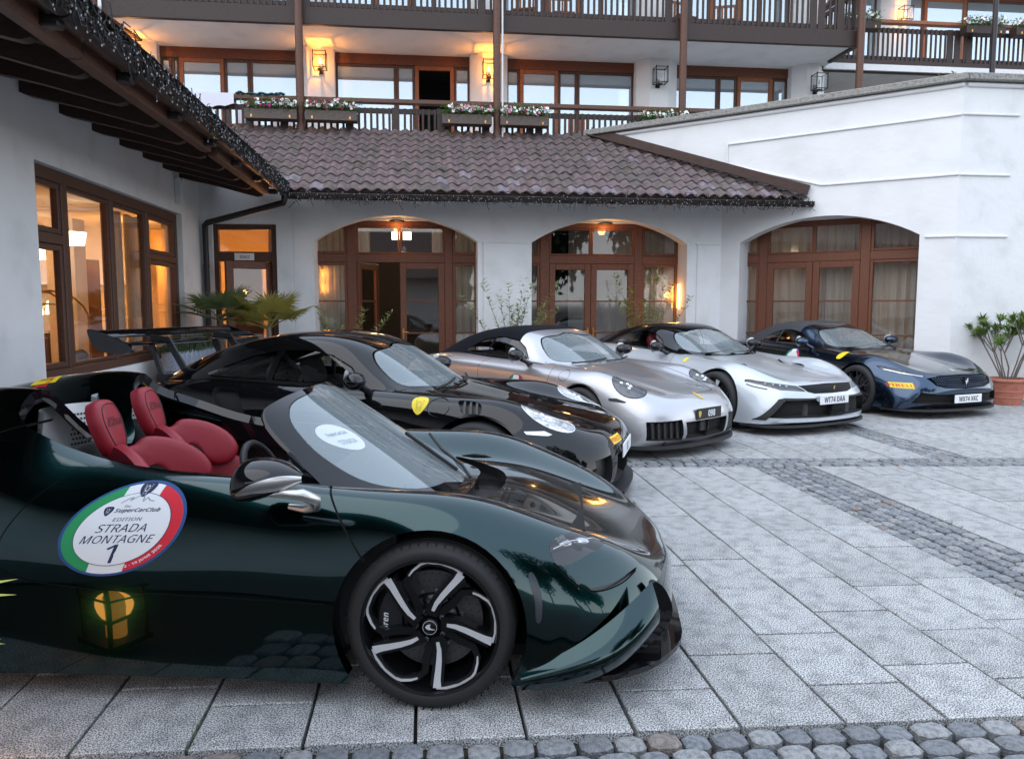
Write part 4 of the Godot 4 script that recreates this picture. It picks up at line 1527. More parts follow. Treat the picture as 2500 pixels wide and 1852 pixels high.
	railing(t, Vector3(9.18, 7.34, -15.98), Vector3(9.18, 7.34, -17.4), 0.95, [0.1], M.wood_post)
	# the part of the hotel set back to the right
	b = MB.new()
	b.box(Vector3(14.0, 7.05, -18.6), Vector3(9.5, 0.14, 2.6))
	part(t, "balcony_slab", b.mesh(), M.plaster)
	b = MB.new()
	b.box(Vector3(14.0, 7.10, -17.42), Vector3(9.6, 0.30, 0.10), 0.01)
	part(t, "edge_beam", b.mesh(), M.wood_dark)
	railing(t, Vector3(9.6, 7.24, -17.40), Vector3(18.4, 7.24, -17.40), 0.86, [2.9, 3.35, 5.2, 5.6], M.wood_orange)
	b = MB.new()
	b.extrude(PackedVector2Array([Vector2(-0.42, 0), Vector2(-0.42, 0.28), Vector2(-0.16, 0.5), Vector2(0.16, 0.5), Vector2(0.42, 0.28), Vector2(0.42, 0)]), Vector3(12.4, 7.1, -19.9), Vector3.RIGHT, Vector3.BACK, Vector3(0, 3.4, 0))
	part(t, "bay_pillar", b.mesh(), M.plaster)
	b = MB.new()
	b.extrude(PackedVector2Array([Vector2(-0.42, 0), Vector2(-0.42, 0.28), Vector2(-0.16, 0.5), Vector2(0.16, 0.5), Vector2(0.42, 0.28), Vector2(0.42, 0)]), Vector3(8.9, 7.1, -19.9), Vector3.RIGHT, Vector3.BACK, Vector3(0, 3.4, 0))
	part(t, "bay_pillar", b.mesh(), M.plaster)
	hotel_window(t, 9.3, 12.0, 7.12, 9.9, -19.85, [[1.0, 0], [0.9, 1], [0.4, 0]])
	hotel_window(t, 12.8, 18.0, 7.12, 9.9, -19.85, [[0.4, 0], [0.9, 1], [2.6, 0]])
	b = MB.new()
	b.box(Vector3(14, 8.5, -21.2), Vector3(10, 4, 0.1))
	b.box(Vector3(14, 10.0, -20.0), Vector3(10, 0.1, 3.0))
	part(t, "inner_wall", b.mesh(), M.room_dark)
	b = MB.new()
	b.box(Vector3(14, 5.4, -19.9), Vector3(10, 3.2, 0.2))
	part(t, "wall", b.mesh(), M.plaster)
	# lanterns on the bays
	lantern(Vector3(-5.85, 6.72, -17.18), "lit square lantern on the leftmost white bay, above the eave", true)
	lantern(Vector3(-2.10, 6.68, -17.2), "lit square lantern right of the round post, second bay from the left", true)
	lantern(Vector3(1.47, 6.63, -17.2), "lit square lantern just left of the grey weathered post", true)
	lantern(Vector3(5.28, 6.62, -17.2), "unlit square lantern on the bay left of the third timber post", false)
	lantern(Vector3(9.0, 6.60, -17.2), "unlit square lantern on the bay nearest the parapet slope", false)
	lantern(Vector3(12.4, 9.0, -19.35), "lit square lantern high on the set back bay at upper right", true)
	# towel and wrap drying on the rail
	b = MB.new()
	for i in 14:
		var xa := -4.75 + 1.15 * i / 14.0
		var xb := -4.75 + 1.15 * (i + 1) / 14.0
		var sag := func(x: float) -> float: return -0.20 - 0.07 * sin((x + 4.75) * 2.6) - 0.015 * sin(x * 23.0)
		for s in [[0.10, 0.0, 0.095, 1.0], [-0.10, 0.0, -0.095, 1.0]]:
			var ya: float = sag.call(xa)
			var yb: float = sag.call(xb)
			b.fquad(Vector3(xa, 5.645, -15.92 + s[0]), Vector3(xb, 5.645, -15.92 + s[0]), Vector3(xb, 5.645 + yb, -15.915 + s[0] * 1.1), Vector3(xa, 5.645 + ya, -15.915 + s[0] * 1.1))
		b.fquad(Vector3(xa, 5.645, -16.02), Vector3(xb, 5.645, -16.02), Vector3(xb, 5.645, -15.82), Vector3(xa, 5.645, -15.82))
	tag(part(self, "bath_towel", b.mesh(), M.white_cloth), "white bath towel drying over the left end of the balcony rail", "towel")
	m_swim()
	# chairs and towelled tables behind the slats
	var spots := [[-3.6, 4.78, -16.7, 1], [-2.9, 4.78, -16.9, 1], [3.45, 4.78, -16.6, 0], [2.2, 7.24, -16.6, 0], [3.0, 7.24, -16.7, 0], [5.6, 7.24, -16.6, 0], [6.6, 7.24, -16.7, 0]]
	var names := ["wooden balcony chair hung with a towel, left of the flower boxes", "wooden balcony chair hung with a towel beside the first post", "bare wooden chair behind the lower railing near the parapet end", "left one of the middle pair of wooden chairs on the upper balcony", "right one of the middle pair of wooden chairs on the upper balcony", "left one of the right hand pair of chairs on the upper balcony", "right one of the right hand pair of chairs on the upper balcony"]
	for i in spots.size():
		var s: Array = spots[i]
		var c := thing("balcony_chair", names[i], "chair", Vector3(s[0], s[1], s[2]), 0.3 * (i % 3 - 1), "wooden balcony chairs")
		for sx in [-0.22, 0.22]:
			for sz in [-0.2, 0.2]:
				pb(c, "leg", M.wood_orange, Vector3(sx, 0.22 if sz > 0 else 0.42, sz), Vector3(0.04, 0.44 if sz > 0 else 0.84, 0.04))
		pb(c, "seat", M.wood_orange, Vector3(0, 0.43, 0), Vector3(0.46, 0.03, 0.44))
		for k in 4:
			pb(c, "back_slat", M.wood_orange, Vector3(-0.14 + k * 0.093, 0.66, -0.2), Vector3(0.04, 0.34, 0.02))
		pb(c, "top_rail", M.wood_orange, Vector3(0, 0.84, -0.2), Vector3(0.48, 0.05, 0.03))
		if s[3]:
			var w := thing("chair_towel", ["white towel hung over the left balcony chair", "white towel hung over the balcony chair by the first post"][i], "towel", Vector3(s[0], s[1], s[2]), 0.3 * (i % 3 - 1), "towels on balcony chairs")
			part(w, "cloth", curtain_mesh(-0.26, 0.26, 0.28, 0.88, -0.16, 3.0, 0.012), M.white_cloth)

func m_swim() -> void:
	var b := MB.new()
	for k in 26:
		var x := -3.55 + k * 0.035
		b.ell(Vector3(x, 5.655 + RNG.randfn(0, 0.008), -15.86 + RNG.randfn(0, 0.03)), Vector3(0.05, 0.022, 0.05), Basis(), 8, 5)
	mat("swim_teal", lin(0.03, 0.10, 0.12), 0.8)
	tag(part(self, "swimwear", b.mesh(), M.swim_teal), "crumpled teal and black swimwear drying on the balcony rail", "swimwear")

func surroundings() -> void:
	# opposite side of the yard, behind the photographer: what the paint and panes mirror
	var t := thing("opposite_building", "white building with a brown roof on the far side of the yard", "building", Vector3(-7.0, 0, 15.5))
	var b := MB.new()
	b.box(Vector3(0, 1.6, 3.0), Vector3(17.0, 3.2, 6.0))
	part(t, "wall", b.mesh(), M.plaster)
	b = MB.new()
	b.fquad(Vector3(-9.0, 3.1, -1.0), Vector3(9.0, 3.1, -1.0), Vector3(9.0, 6.1, 4.0), Vector3(-9.0, 6.1, 4.0))
	b.fquad(Vector3(-9.0, 3.0, -1.0), Vector3(9.0, 3.0, -1.0), Vector3(9.0, 3.15, 0.2), Vector3(-9.0, 3.15, 0.2))
	part(t, "roof", b.mesh(), M.tile0)
	for i in 4:
		sash(t, "window", -6.5 + i * 3.6, -5.0 + i * 3.6, 0.9, 2.4, -0.03, 0.08, 0.08, M.wood_frame, M.window_glass)
	for i in 9:
		var x := -20.0 + i * 5.4
		var z := 19.0 + 3.0 * sin(i * 2.3)
		if i > 4:
			z = 14.0 + 2.5 * sin(i * 1.9)
		tree(Vector3(x, 0, z), (5.6 if i < 5 else 9.0) + 1.4 * sin(i * 1.3 + 1.0), "dark leafy tree across the yard, %s from the left" % ["first", "second", "third", "fourth", "fifth", "sixth", "seventh", "eighth", "ninth"][i], i)

func tree(at: Vector3, h: float, label: String, k: int) -> void:
	var t := thing("yard_tree", label, "tree", at, k * 1.1, "trees beyond the yard")
	var b := MB.new()
	b.tube([Vector3(0, -0.05, 0), Vector3(0.05, h * 0.3, 0), Vector3(0, h * 0.7, 0.1)], [0.20, 0.15, 0.05], 8)
	for i in 6:
		var a := i * 1.05
		b.tube([Vector3(0, h * (0.3 + 0.05 * i), 0), Vector3(cos(a) * h * 0.2, h * (0.5 + 0.05 * i), sin(a) * h * 0.2)], [0.07, 0.02], 5)
	part(t, "trunk", b.mesh(), M.bark)
	var c := MB.new()
	var r := RandomNumberGenerator.new()
	r.seed = 100 + k
	var lobes := []
	for i in 9:
		var a := r.randf() * TAU
		lobes.append([Vector3(cos(a) * h * 0.24 * r.randf(), h * (0.42 + 0.5 * r.randf()), sin(a) * h * 0.24 * r.randf()), h * (0.14 + 0.12 * r.randf())])
	for i in 4200:
		var L: Array = lobes[r.randi() % 9]
		var d := Vector3(r.randfn(), r.randfn(), r.randfn()).normalized() * pow(r.randf(), 0.45)
		var p: Vector3 = L[0] + d * L[1]
		var n := Vector3(r.randfn(), r.randfn(), r.randfn()).normalized()
		var x := n.cross(Vector3.UP).normalized() * (0.13 + 0.09 * r.randf())
		var y := n.cross(x).normalized() * (0.20 + 0.12 * r.randf())
		c.ftri(p - x, p + x, p + y)
		c.ftri(p - x, p + x, p - y)
	var cr := part(t, "crown", c.mesh(), M.leaf_dark)

# ---------- plants ----------
func plants() -> void:
	front_plant()
	front_lantern()
	pot_plant(Vector3(9.14, 0, -11.02), "oleander in a banded terracotta pot beside the dark blue car", 1)
	pot_plant(Vector3(9.98, 0, -11.0), "terracotta potted oleander cut by the right edge of the picture", 2)
	tall_stems(Vector3(1.55, 0, -13.4), "thin bamboo like shrub against the pier between the first two arches", 15, 1.72, 11, M.leaf_pale)
	tall_stems(Vector3(4.0, 0, -13.3), "yellowing thin shrub before the second arch's right door", 12, 1.85, 12, M.leaf_yellow)
	tall_stems(Vector3(-1.4, 0, -13.3), "sparse thin shrub before the first arch's left pane", 9, 1.42, 13, M.leaf_pale)
	fan_palm(Vector3(-3.22, 0, -12.75), "grey green fan palm left of the lit entrance door", 5, M.leaf_palm, 1.62)
	fan_palm(Vector3(-2.45, 0, -12.6), "golden green fan palm right of the lit entrance door", 6, M.leaf_palm_gold, 1.46)
	# trough of rosemary under the big window
	var t := thing("window_trough", "ribbed grey trough planted with low green herbs under the wide window", "planter", Vector3(-3.42, 0, -11.9))
	var b := MB.new()
	for i in 9:
		b.lathe([Vector2(0.14, 0.0), Vector2(0.155, 0.12), Vector2(0.16, 0.24), Vector2(0.15, 0.26)], Vector3(0, 0.66, -0.9 + i * 0.225), Vector3.UP, 12)
	b.box(Vector3(0, 0.33, 0), Vector3(0.26, 0.66, 1.9))
	part(t, "trough", b.mesh(), M.zinc)
	b = MB.new()
	for i in 1500:
		var o := Vector3(RNG.randfn(0, 0.09), 0.9, RNG.randf_range(-1.05, 1.05))
		var d := Vector3(RNG.randfn(0, 0.35), 1.0, RNG.randfn(0, 0.35)).normalized()
		var e := d.cross(Vector3(RNG.randfn(), 0, RNG.randfn())).normalized() * 0.006
		b.ftri(o - e, o + e, o + d * (0.12 + 0.22 * RNG.randf()))
	part(t, "herbs", b.mesh(), M.leaf_dark).set_meta("kind", "stuff")
	# flower boxes on the balcony
	var fb := [[-2.87, 5.2, "left of the first round post"], [-1.73, 5.2, "right of the first round post"], [0.91, 5.2, "left of the weathered post"], [2.06, 5.2, "right of the weathered post"], [4.95, 5.2, "half hidden by the parapet"]]
	for i in fb.size():
		flower_box(Vector3(fb[i][0], fb[i][1] + 0.02, -15.68), "weathered flower box on the lower balcony, " + fb[i][2], "petunias flowering in the box " + fb[i][2], 60 + i, M.wood_grey)
	flower_box(Vector3(13.05, 7.92, -17.18), "dark flower box left of the metal downpipe at upper right", "white geraniums in the dark box left of the metal downpipe", 70, M.wood_dark)
	flower_box(Vector3(14.3, 7.92, -17.18), "dark flower box right of the metal downpipe at upper right", "white geraniums in the dark box right of the metal downpipe", 71, M.wood_dark)
	flower_box(Vector3(9.95, 7.92, -17.18), "dark flower box beside the tall right post", "pink geraniums in the dark box beside the tall right post", 72, M.wood_dark)
	# weeds rooted on the parapet
	for e in [[10.1, 5.2, -14.2, "bright green weed growing behind the parapet, right of the tall post"], [11.6, 5.2, -13.9, "small green weed behind the parapet near its corner"]]:
		tall_stems(Vector3(e[0], e[1], e[2]), e[3], 4, 0.75 if e[0] < 11 else 0.5, int(e[0] * 10), M.leaf_yellow)

func front_lantern() -> void:
	var t := thing("candle_lantern", "black candle lantern burning on the paving, mirrored in the green car's lower flank", "lantern", Vector3(-1.62, 0, -2.56), 0.3)
	var b := MB.new()
	for sx in [-0.09, 0.09]:
		for sz in [-0.09, 0.09]:
			b.box(Vector3(sx, 0.16, sz), Vector3(0.016, 0.30, 0.016))
	for y in [0.02, 0.30]:
		b.box(Vector3(0, y, 0), Vector3(0.22, 0.02, 0.22))
	for y in [0.12, 0.21]:
		for q in [-0.09, 0.09]:
			b.box(Vector3(0, y, q), Vector3(0.18, 0.010, 0.010))
			b.box(Vector3(q, y, 0), Vector3(0.010, 0.010, 0.18))
	part(t, "frame", b.mesh(), M.black_metal)
	var bm: StandardMaterial3D = M.bulb.duplicate()
	bm.emission_energy_multiplier = 0.8
	bm.emission = Color(1.0, 0.62, 0.25)
	b = MB.new()
	b.lathe([Vector2(0.0, 0.03), Vector2(0.045, 0.03), Vector2(0.045, 0.20), Vector2(0.02, 0.25), Vector2(0.0, 0.27)], Vector3.ZERO, Vector3.UP, 14)
	part(t, "candle", b.mesh(), bm)
	room_light(Vector3(-1.62, 0.16, -2.56), 0.03)

func front_plant() -> void:
	var t := thing("foreground_plant", "yellow green leaf tips of a plant at the left edge, before the green car", "plant", Vector3(-1.08, 0, -1.72))
	var st := MB.new()
	st.tube([Vector3(0, 0, 0), Vector3(-0.02, 0.5, 0.0), Vector3(0.03, 0.90, 0.0)], [0.012, 0.010, 0.007], 6)
	part(t, "stem", st.mesh(), M.bark)
	var lf := MB.new()
	for e in [[0.925, 0.205, 0.048, 0.0], [0.925, 0.21, 0.020, 0.02], [0.83, 0.172, -0.002, 0.0], [0.855, 0.17, -0.012, 0.01], [0.86, -0.2, 0.1, 0.0], [0.9, -0.15, 0.14, 0.05]]:
		var d := Vector3(e[1], e[2], 0.02 + e[3])
		leaf(lf, Vector3(0.0, e[0], 0.0), d.normalized(), Vector3(0, 0.5, 0.86).normalized(), d.length(), 0.0085)
	mat("leaf_front", lin(0.45, 0.47, 0.10), 0.5)
	part(t, "leaves", lf.mesh(), M.leaf_front)

func leaf(b: MB, o: Vector3, d: Vector3, n: Vector3, L: float, w: float) -> void:
	var s := d.cross(n).normalized() * w
	var m := o + d * L * 0.45 + n * L * 0.04
	var e := o + d * L - n * L * 0.10
	var n2 := s.cross(d).normalized()
	b.ftri(o, m - s, m)
	b.ftri(o, m, m + s)
	b.ftri(m - s, e, m)
	b.ftri(m, e, m + s)

func pot_plant(at: Vector3, label: String, k: int) -> void:
	var t := thing("potted_oleander", label, "potted plant", at, k * 2.0, "terracotta pots by the right wall")
	var b := MB.new()
	var pr := []
	for e in [[0.0, 0.0], [0.235, 0.0], [0.262, 0.15], [0.275, 0.155], [0.275, 0.175], [0.266, 0.18], [0.285, 0.28], [0.30, 0.285], [0.30, 0.31], [0.288, 0.315], [0.325, 0.50], [0.365, 0.515], [0.372, 0.55], [0.355, 0.575], [0.32, 0.575], [0.31, 0.52], [0.0, 0.52]]:
		pr.append(Vector2(e[0] * 0.80, e[1] * 0.72))
	b.lathe(pr, Vector3.ZERO, Vector3.UP, 36)
	part(t, "pot", b.mesh(), M.terracotta)
	b = MB.new()
	b.lathe([Vector2(0.252, 0.382), Vector2(0.0, 0.392)], Vector3.ZERO, Vector3.UP, 20)
	part(t, "soil", b.mesh(), M.soil_dark)
	var st := MB.new()
	var lf := MB.new()
	var r := RandomNumberGenerator.new()
	r.seed = 900 + k
	var tips := []
	for i in 9:
		var a := i * 0.72 + r.randf() * 0.5
		var p := Vector3(cos(a) * 0.08, 0.37, sin(a) * 0.08)
		var d := Vector3(cos(a) * (0.25 + 0.35 * r.randf()), 1.0, sin(a) * (0.25 + 0.35 * r.randf())).normalized()
		var L := 0.46 + 0.3 * r.randf()
		var q := p + d * L
		st.tube([p, p + d * L * 0.5 + Vector3(r.randfn(0, 0.015), 0, r.randfn(0, 0.015)), q], [0.013, 0.011, 0.009], 6)
		for j in 3 + r.randi() % 2:
			var a2 := r.randf() * TAU
			var d2 := (d + Vector3(cos(a2), 0.2, sin(a2)) * 0.55).normalized()
			var L2 := 0.22 + 0.30 * r.randf()
			var q2 := q + d2 * L2
			st.tube([q, q + d2 * L2 * 0.5, q2], [0.009, 0.0075, 0.006], 5)
			tips.append([q2, d2])
			if r.randf() < 0.75:
				var a3 := r.randf() * TAU
				var d3 := (d2 + Vector3(cos(a3), 0.5, sin(a3)) * 0.6).normalized()
				var q3 := q + d2 * L2 * 0.6 + d3 * (0.12 + 0.18 * r.randf())
				st.tube([q + d2 * L2 * 0.6, q3], [0.006, 0.005], 5)
				tips.append([q3, d3])
	for e in tips:
		var d: Vector3 = e[1]
		for j in 26:
			var a := r.randf() * TAU
			var x := d.cross(Vector3(0.3, 0.1, 1)).normalized()
			var y := d.cross(x)
			var sp := 0.35 + 1.0 * r.randf()
			var ld := (d * 0.75 + (x * cos(a) + y * sin(a)) * sp).normalized()
			leaf(lf, e[0] - d * 0.06 * r.randf(), ld, d, 0.11 + 0.06 * r.randf(), 0.014)
	part(t, "stems", st.mesh(), M.bark)
	part(t, "leaves", lf.mesh(), M.leaf).set_meta("kind", "stuff")

func tall_stems(at: Vector3, label: String, n: int, h: float, k: int, lm: Material) -> void:
	var t := thing("thin_shrub", label, "shrub", at, 0.0)
	var st := MB.new()
	var lf := MB.new()
	var r := RandomNumberGenerator.new()
	r.seed = 700 + k
	for i in n:
		var a := r.randf() * TAU
		var sp := (0.10 + 0.42 * r.randf()) * minf(1.0, h)
		var hh := h * (0.72 + 0.3 * r.randf())
		var top := Vector3(cos(a) * sp * 1.5, hh, sin(a) * sp * 0.6)
		var mid := Vector3(top.x * 0.35, hh * 0.55, top.z * 0.35)
		st.tube([Vector3(r.randfn(0, 0.04), 0, r.randfn(0, 0.04)), mid, top], [0.008, 0.006, 0.003], 5)
		for j in 20:
			var f := 0.45 + 0.55 * float(j) / 15.0
			var p := mid.lerp(top, (f - 0.55) / 0.45) if f > 0.55 else mid * (f / 0.55)
			for q in 2 + r.randi() % 3:
				var b2 := r.randf() * TAU
				var d := Vector3(cos(b2), 0.25 + 0.5 * r.randf(), sin(b2)).normalized()
				leaf(lf, p, d, Vector3.UP, 0.11 + 0.08 * r.randf(), 0.016)
	part(t, "stems", st.mesh(), M.bark)
	part(t, "leaves", lf.mesh(), lm).set_meta("kind", "stuff")

func fan_palm(at: Vector3, label: String, k: int, lm: Material, h: float) -> void:
	var t := thing("fan_palm", label, "palm", at)
	var b := MB.new()
	b.lathe([Vector2(0.0, 0.0), Vector2(0.20, 0.0), Vector2(0.26, 0.42), Vector2(0.28, 0.45), Vector2(0.24, 0.45), Vector2(0.0, 0.40)], Vector3.ZERO, Vector3.UP, 24)
	part(t, "pot", b.mesh(), M.terracotta)
	b = MB.new()
	b.tube([Vector3(0, 0.4, 0), Vector3(0.01, h * 0.6, 0), Vector3(0, h * 0.85, 0)], [0.07, 0.06, 0.03], 8)
	part(t, "trunk", b.mesh(), M.bark)
	var r := RandomNumberGenerator.new()
	r.seed = 800 + k
	for i in 11:
		var a := i * 2.4 + r.randf() * 0.4
		var up := 0.25 + 0.9 * r.randf()
		var d := Vector3(cos(a), up, sin(a) * 0.8).normalized()
		var o := Vector3(0, h * 0.8, 0)
		var L := 0.26 + 0.20 * r.randf()
		var c := o + d * L
		var f := MB.new()
		f.tube([o, o + d * L * 0.5 + Vector3(0, 0.02, 0), c], [0.010, 0.008, 0.006], 5)
		var x := d.cross(Vector3.UP).normalized()
		var n := x.cross(d).normalized()
		for j in 26:
			var w := lerpf(-1.9, 1.9, j / 25.0)
			var ld := (d * cos(w) + x * sin(w) + n * 0.12 * absf(sin(w))).normalized()
			var LL := (0.47 - 0.05 * absf(w)) * (0.9 + 0.2 * r.randf())
			var s := ld.cross(n).normalized() * 0.015
			var m := c + ld * LL * 0.55
			var e := c + ld * LL + Vector3(0, -0.03 - 0.05 * r.randf(), 0)
			f.ftri(c - s * 0.3, m - s, m + n * 0.006)
			f.ftri(c + s * 0.3, m + n * 0.006, m + s)
			f.ftri(c - s * 0.3, m + n * 0.006, c + s * 0.3)
			f.ftri(m - s, e, m + n * 0.006)
			f.ftri(m + n * 0.006, e, m + s)
		part(t, "frond", f.mesh(), lm)

func flower_box(at: Vector3, label: String, fl_label: String, k: int, wood: Material) -> void:
	var t := thing("flower_box", label, "flower box", at, 0.0, "flower boxes on the balcony rails")
	for s in [-1, 1]:
		pb(t, "side_board", wood, Vector3(0, 0, s * 0.115), Vector3(0.98, 0.17, 0.025), 0.005)
		pb(t, "end_board", wood, Vector3(s * 0.475, 0, 0), Vector3(0.025, 0.16, 0.20), 0.004)
		pb(t, "bracket", M.brass, Vector3(s * 0.36, -0.05, 0.131), Vector3(0.03, 0.05, 0.008))
	pb(t, "soil", M.soil_dark, Vector3(0, 0.02, 0), Vector3(0.92, 0.08, 0.20))
	pb(t, "floor_board", wood, Vector3(0, -0.09, 0.0), Vector3(0.98, 0.02, 0.27), 0.004)
	var p := thing("box_flowers", fl_label, "flowers", at + Vector3(0, 0.06, 0), 0.0, "flowers in the balcony boxes")
	var r := RandomNumberGenerator.new()
	r.seed = k
	var lf := MB.new()
	for i in 1100:
		var o := Vector3(r.randf_range(-0.46, 0.46), 0.0, r.randfn(0.02, 0.07))
		var d := Vector3(r.randfn(0, 0.5), 0.8, r.randfn(0.1, 0.5)).normalized()
		leaf(lf, o + d * 0.26 * r.randf(), Vector3(r.randfn(), r.randfn(0.2, 0.6), r.randfn()).normalized(), Vector3.UP, 0.06, 0.015)
	part(p, "foliage", lf.mesh(), M.leaf_flower).set_meta("kind", "stuff")
	var ms := [MB.new(), MB.new(), MB.new()]
	for i in 46:
		var x := r.randf_range(-0.48, 0.48)
		var c := Vector3(x, 0.06 + 0.16 * r.randf(), r.randfn(0.08, 0.07))
		var w := 0 if r.randf() < (0.62 if k < 70 else 0.9) else (1 if r.randf() < 0.5 else 2)
		if k == 60 and absf(x + 0.1) < 0.1:
			w = 2
		var n := Vector3(r.randfn(0, 0.5), 0.4, 0.9).normalized()
		var u := n.cross(Vector3.UP).normalized()
		var v := n.cross(u)
		var R := 0.026 + 0.012 * r.randf()
		for j in 6:
			var a := TAU * j / 6.0
			var a2 := TAU * (j + 1) / 6.0
			ms[w].ftri(c - n * 0.012, c + (u * cos(a) + v * sin(a)) * R, c + (u * cos(a2) + v * sin(a2)) * R)
	for i in 3:
		if ms[i].v.size():
			part(p, "blossoms", ms[i].mesh(), [M.petal_white, M.petal_pink, M.petal_magenta][i]).set_meta("kind", "stuff")

# ---------- car building ----------
func paint(key: String, c: Color, metal: float, rough: float) -> StandardMaterial3D:
	var m := mat(key, c, rough, metal)
	m.metallic_specular = 0.0 if metal < 0.1 else 0.4
	m.clearcoat_enabled = true
	m.clearcoat = 1.0
	m.clearcoat_roughness = 0.02
	return m

func car_materials() -> void:
	paint("paint_green", lin(0.0035, 0.026, 0.028), 1.0, 0.17)
	paint("paint_black", lin(0.004, 0.004, 0.0045), 0.0, 0.25)
	paint("paint_silver", lin(0.46, 0.46, 0.48), 0.75, 0.34)
	paint("paint_pale", lin(0.50, 0.54, 0.58), 0.35, 0.32)
	paint("paint_navy", lin(0.030, 0.055, 0.10), 1.0, 0.22)
	mat("gloss_black", lin(0.005, 0.005, 0.006), 0.03)
	paint("carbon", lin(0.012, 0.012, 0.013), 0.1, 0.3)
	mat("satin_black", lin(0.010, 0.010, 0.011), 0.5)
	mat("dark_trim", lin(0.016, 0.016, 0.018), 0.6)
	mat("hollow", lin(0.004, 0.004, 0.004), 0.9)
	mat("rubber", lin(0.014, 0.014, 0.015), 0.68)
	mat("rim_black", lin(0.010, 0.010, 0.012), 0.2, 0.3)
	mat("rim_silver", lin(0.74, 0.74, 0.75), 0.35, 0.45)
	mat("rim_grey", lin(0.10, 0.10, 0.11), 0.3, 0.8)
	mat("disc", lin(0.12, 0.12, 0.125), 0.42, 0.8)
	mat("caliper_red", lin(0.40, 0.015, 0.012), 0.35)
	mat("shell_grey", lin(0.50, 0.50, 0.50), 0.42, 0.35)
	mat("alu", lin(0.62, 0.61, 0.60), 0.34, 1.0)
	var m := mat("red_leather", lin(0.26, 0.010, 0.022), 0.46)
	m.heightmap_enabled = true
	m.heightmap_texture = noise(81, 0.09, 2, [], 256, FastNoiseLite.TYPE_CELLULAR)
	m.heightmap_scale = 0.06
	tri3(m, Vector3.ONE * 9.0, false)
	mat("belt", lin(0.025, 0.027, 0.032), 0.8)
	mat("cabin", lin(0.010, 0.010, 0.011), 0.75)
	mat("cabin_grey", lin(0.045, 0.044, 0.046), 0.6)
	mat("cabin_tan", lin(0.20, 0.08, 0.03), 0.7)
	m = mat("soft_top", lin(0.009, 0.010, 0.014), 1.0)
	m.metallic_specular = 0.25
	m = mat("soft_top_grey", lin(0.045, 0.048, 0.056), 0.95)
	m = mat("car_glass", Color(0.01, 0.012, 0.012, 0.30), 0.01)
	m.transparency = BaseMaterial3D.TRANSPARENCY_ALPHA
	m.metallic_specular = 0.75
	m = mat("screen_glass", Color(0.72, 0.78, 0.80, 0.20), 0.01, 0.20)
	m.transparency = BaseMaterial3D.TRANSPARENCY_ALPHA
	m.metallic_specular = 0.85
	m = mat("lens", Color(0.85, 0.88, 0.9, 0.06), 0.01)
	m.transparency = BaseMaterial3D.TRANSPARENCY_ALPHA
	m.metallic_specular = 0.6
	mat("lamp_chrome", lin(0.78, 0.80, 0.83), 0.18, 0.9)
	mat("band_black", lin(0.008, 0.008, 0.009), 0.28).metallic_specular = 0.2
	mat("lamp_dark", lin(0.05, 0.055, 0.065), 0.25, 0.5)
	mat("decal_white", lin(0.74, 0.75, 0.77), 0.45)
	mat("decal_blue", lin(0.012, 0.065, 0.22), 0.45)
	mat("decal_navy", lin(0.010, 0.020, 0.075), 0.45)
	mat("decal_green", lin(0.012, 0.27, 0.085), 0.45)
	mat("decal_red", lin(0.60, 0.012, 0.030), 0.45)
	mat("decal_yellow", lin(0.80, 0.62, 0.02), 0.45)
	mat("decal_gold", lin(0.55, 0.40, 0.06), 0.5)
	mat("decal_grey", lin(0.25, 0.26, 0.33), 0.5)
	mat("plate_yellow", lin(0.76, 0.72, 0.45), 0.4)

func cset(p: PackedVector2Array, sk: CarSkin) -> PackedVector2Array:
	return p

# cut the outline out of the skin on the listed sides and fit a piece into it with a narrow gap
func panel(c: Dictionary, called: String, sk: CarSkin, pts: Array, view: int, mt: Material, sides: Array, off := 0.0, gap := 0.003, lim := Rect2(-1, -1, 99, 99), gapmat: Material = null) -> Array:
	var made := []
	var big := sk.poly(grow2(pts, gap * 0.5), view, 0.05, lim)
	var small := sk.poly(grow2(pts, -gap * 0.5), view, 0.05, lim)
	for q in [big, small]:
		fix_centre(q, sk, pts, view)
	for sg in sides:
		c.holes[sk][sg].append(big)
		var b := MB.new()
		sk.emit(b, small, [], off, sg, 0.125)
		sk.wall(b, small, off, off - 0.010, sg)
		made.append(part(c.node, called, b.mesh(), mt))
		b = MB.new()
		sk.emit(b, big, [], -0.011 + minf(off, 0.0), sg, 0.25)
		sk.wall(b, big, 0.0, -0.011 + minf(off, 0.0), sg)
		part(c.node, called + "_seal", b.mesh(), gapmat if gapmat else M.hollow)
	return made

func fix_centre(q: PackedVector2Array, sk: CarSkin, pts: Array, view: int) -> void:
	if view == 0:
		return
	for i in q.size():
		if q[i].y < 0.03:
			q[i] = Vector2(q[i].x, -0.03)

# a recess: dark walls and back
func recess(c: Dictionary, called: String, sk: CarSkin, pts: Array, view: int, depth: float, mt: Material, sides: Array, lim := Rect2(-1, -1, 99, 99)) -> Array:
	var made := []
	var big := sk.poly(pts, view, 0.05, lim)
	fix_centre(big, sk, pts, view)
	for sg in sides:
		c.holes[sk][sg].append(big)
		var b := MB.new()
		sk.emit(b, big, [], -depth, sg, 0.25)
		sk.wall(b, big, 0.0, -depth, sg)
		made.append(part(c.node, called, b.mesh(), mt))
	return made

# flat thing laid on the skin: stickers, badges, trim
func applique(par: Node, called: String, sk: CarSkin, pts: Array, view: int, mt: Material, sg: float, off := 0.002, lim := Rect2(-1, -1, 99, 99), step := 0.03, res := 0.125) -> MeshInstance3D:
	var q := sk.poly(pts, view, step, lim)
	fix_centre(q, sk, pts, view)
	var b := MB.new()
	sk.emit(b, q, [], off, sg, res)
	if off > 0.0035:
		sk.wall(b, q, off, 0.0, sg)
	return part(par, called, b.mesh(), mt)

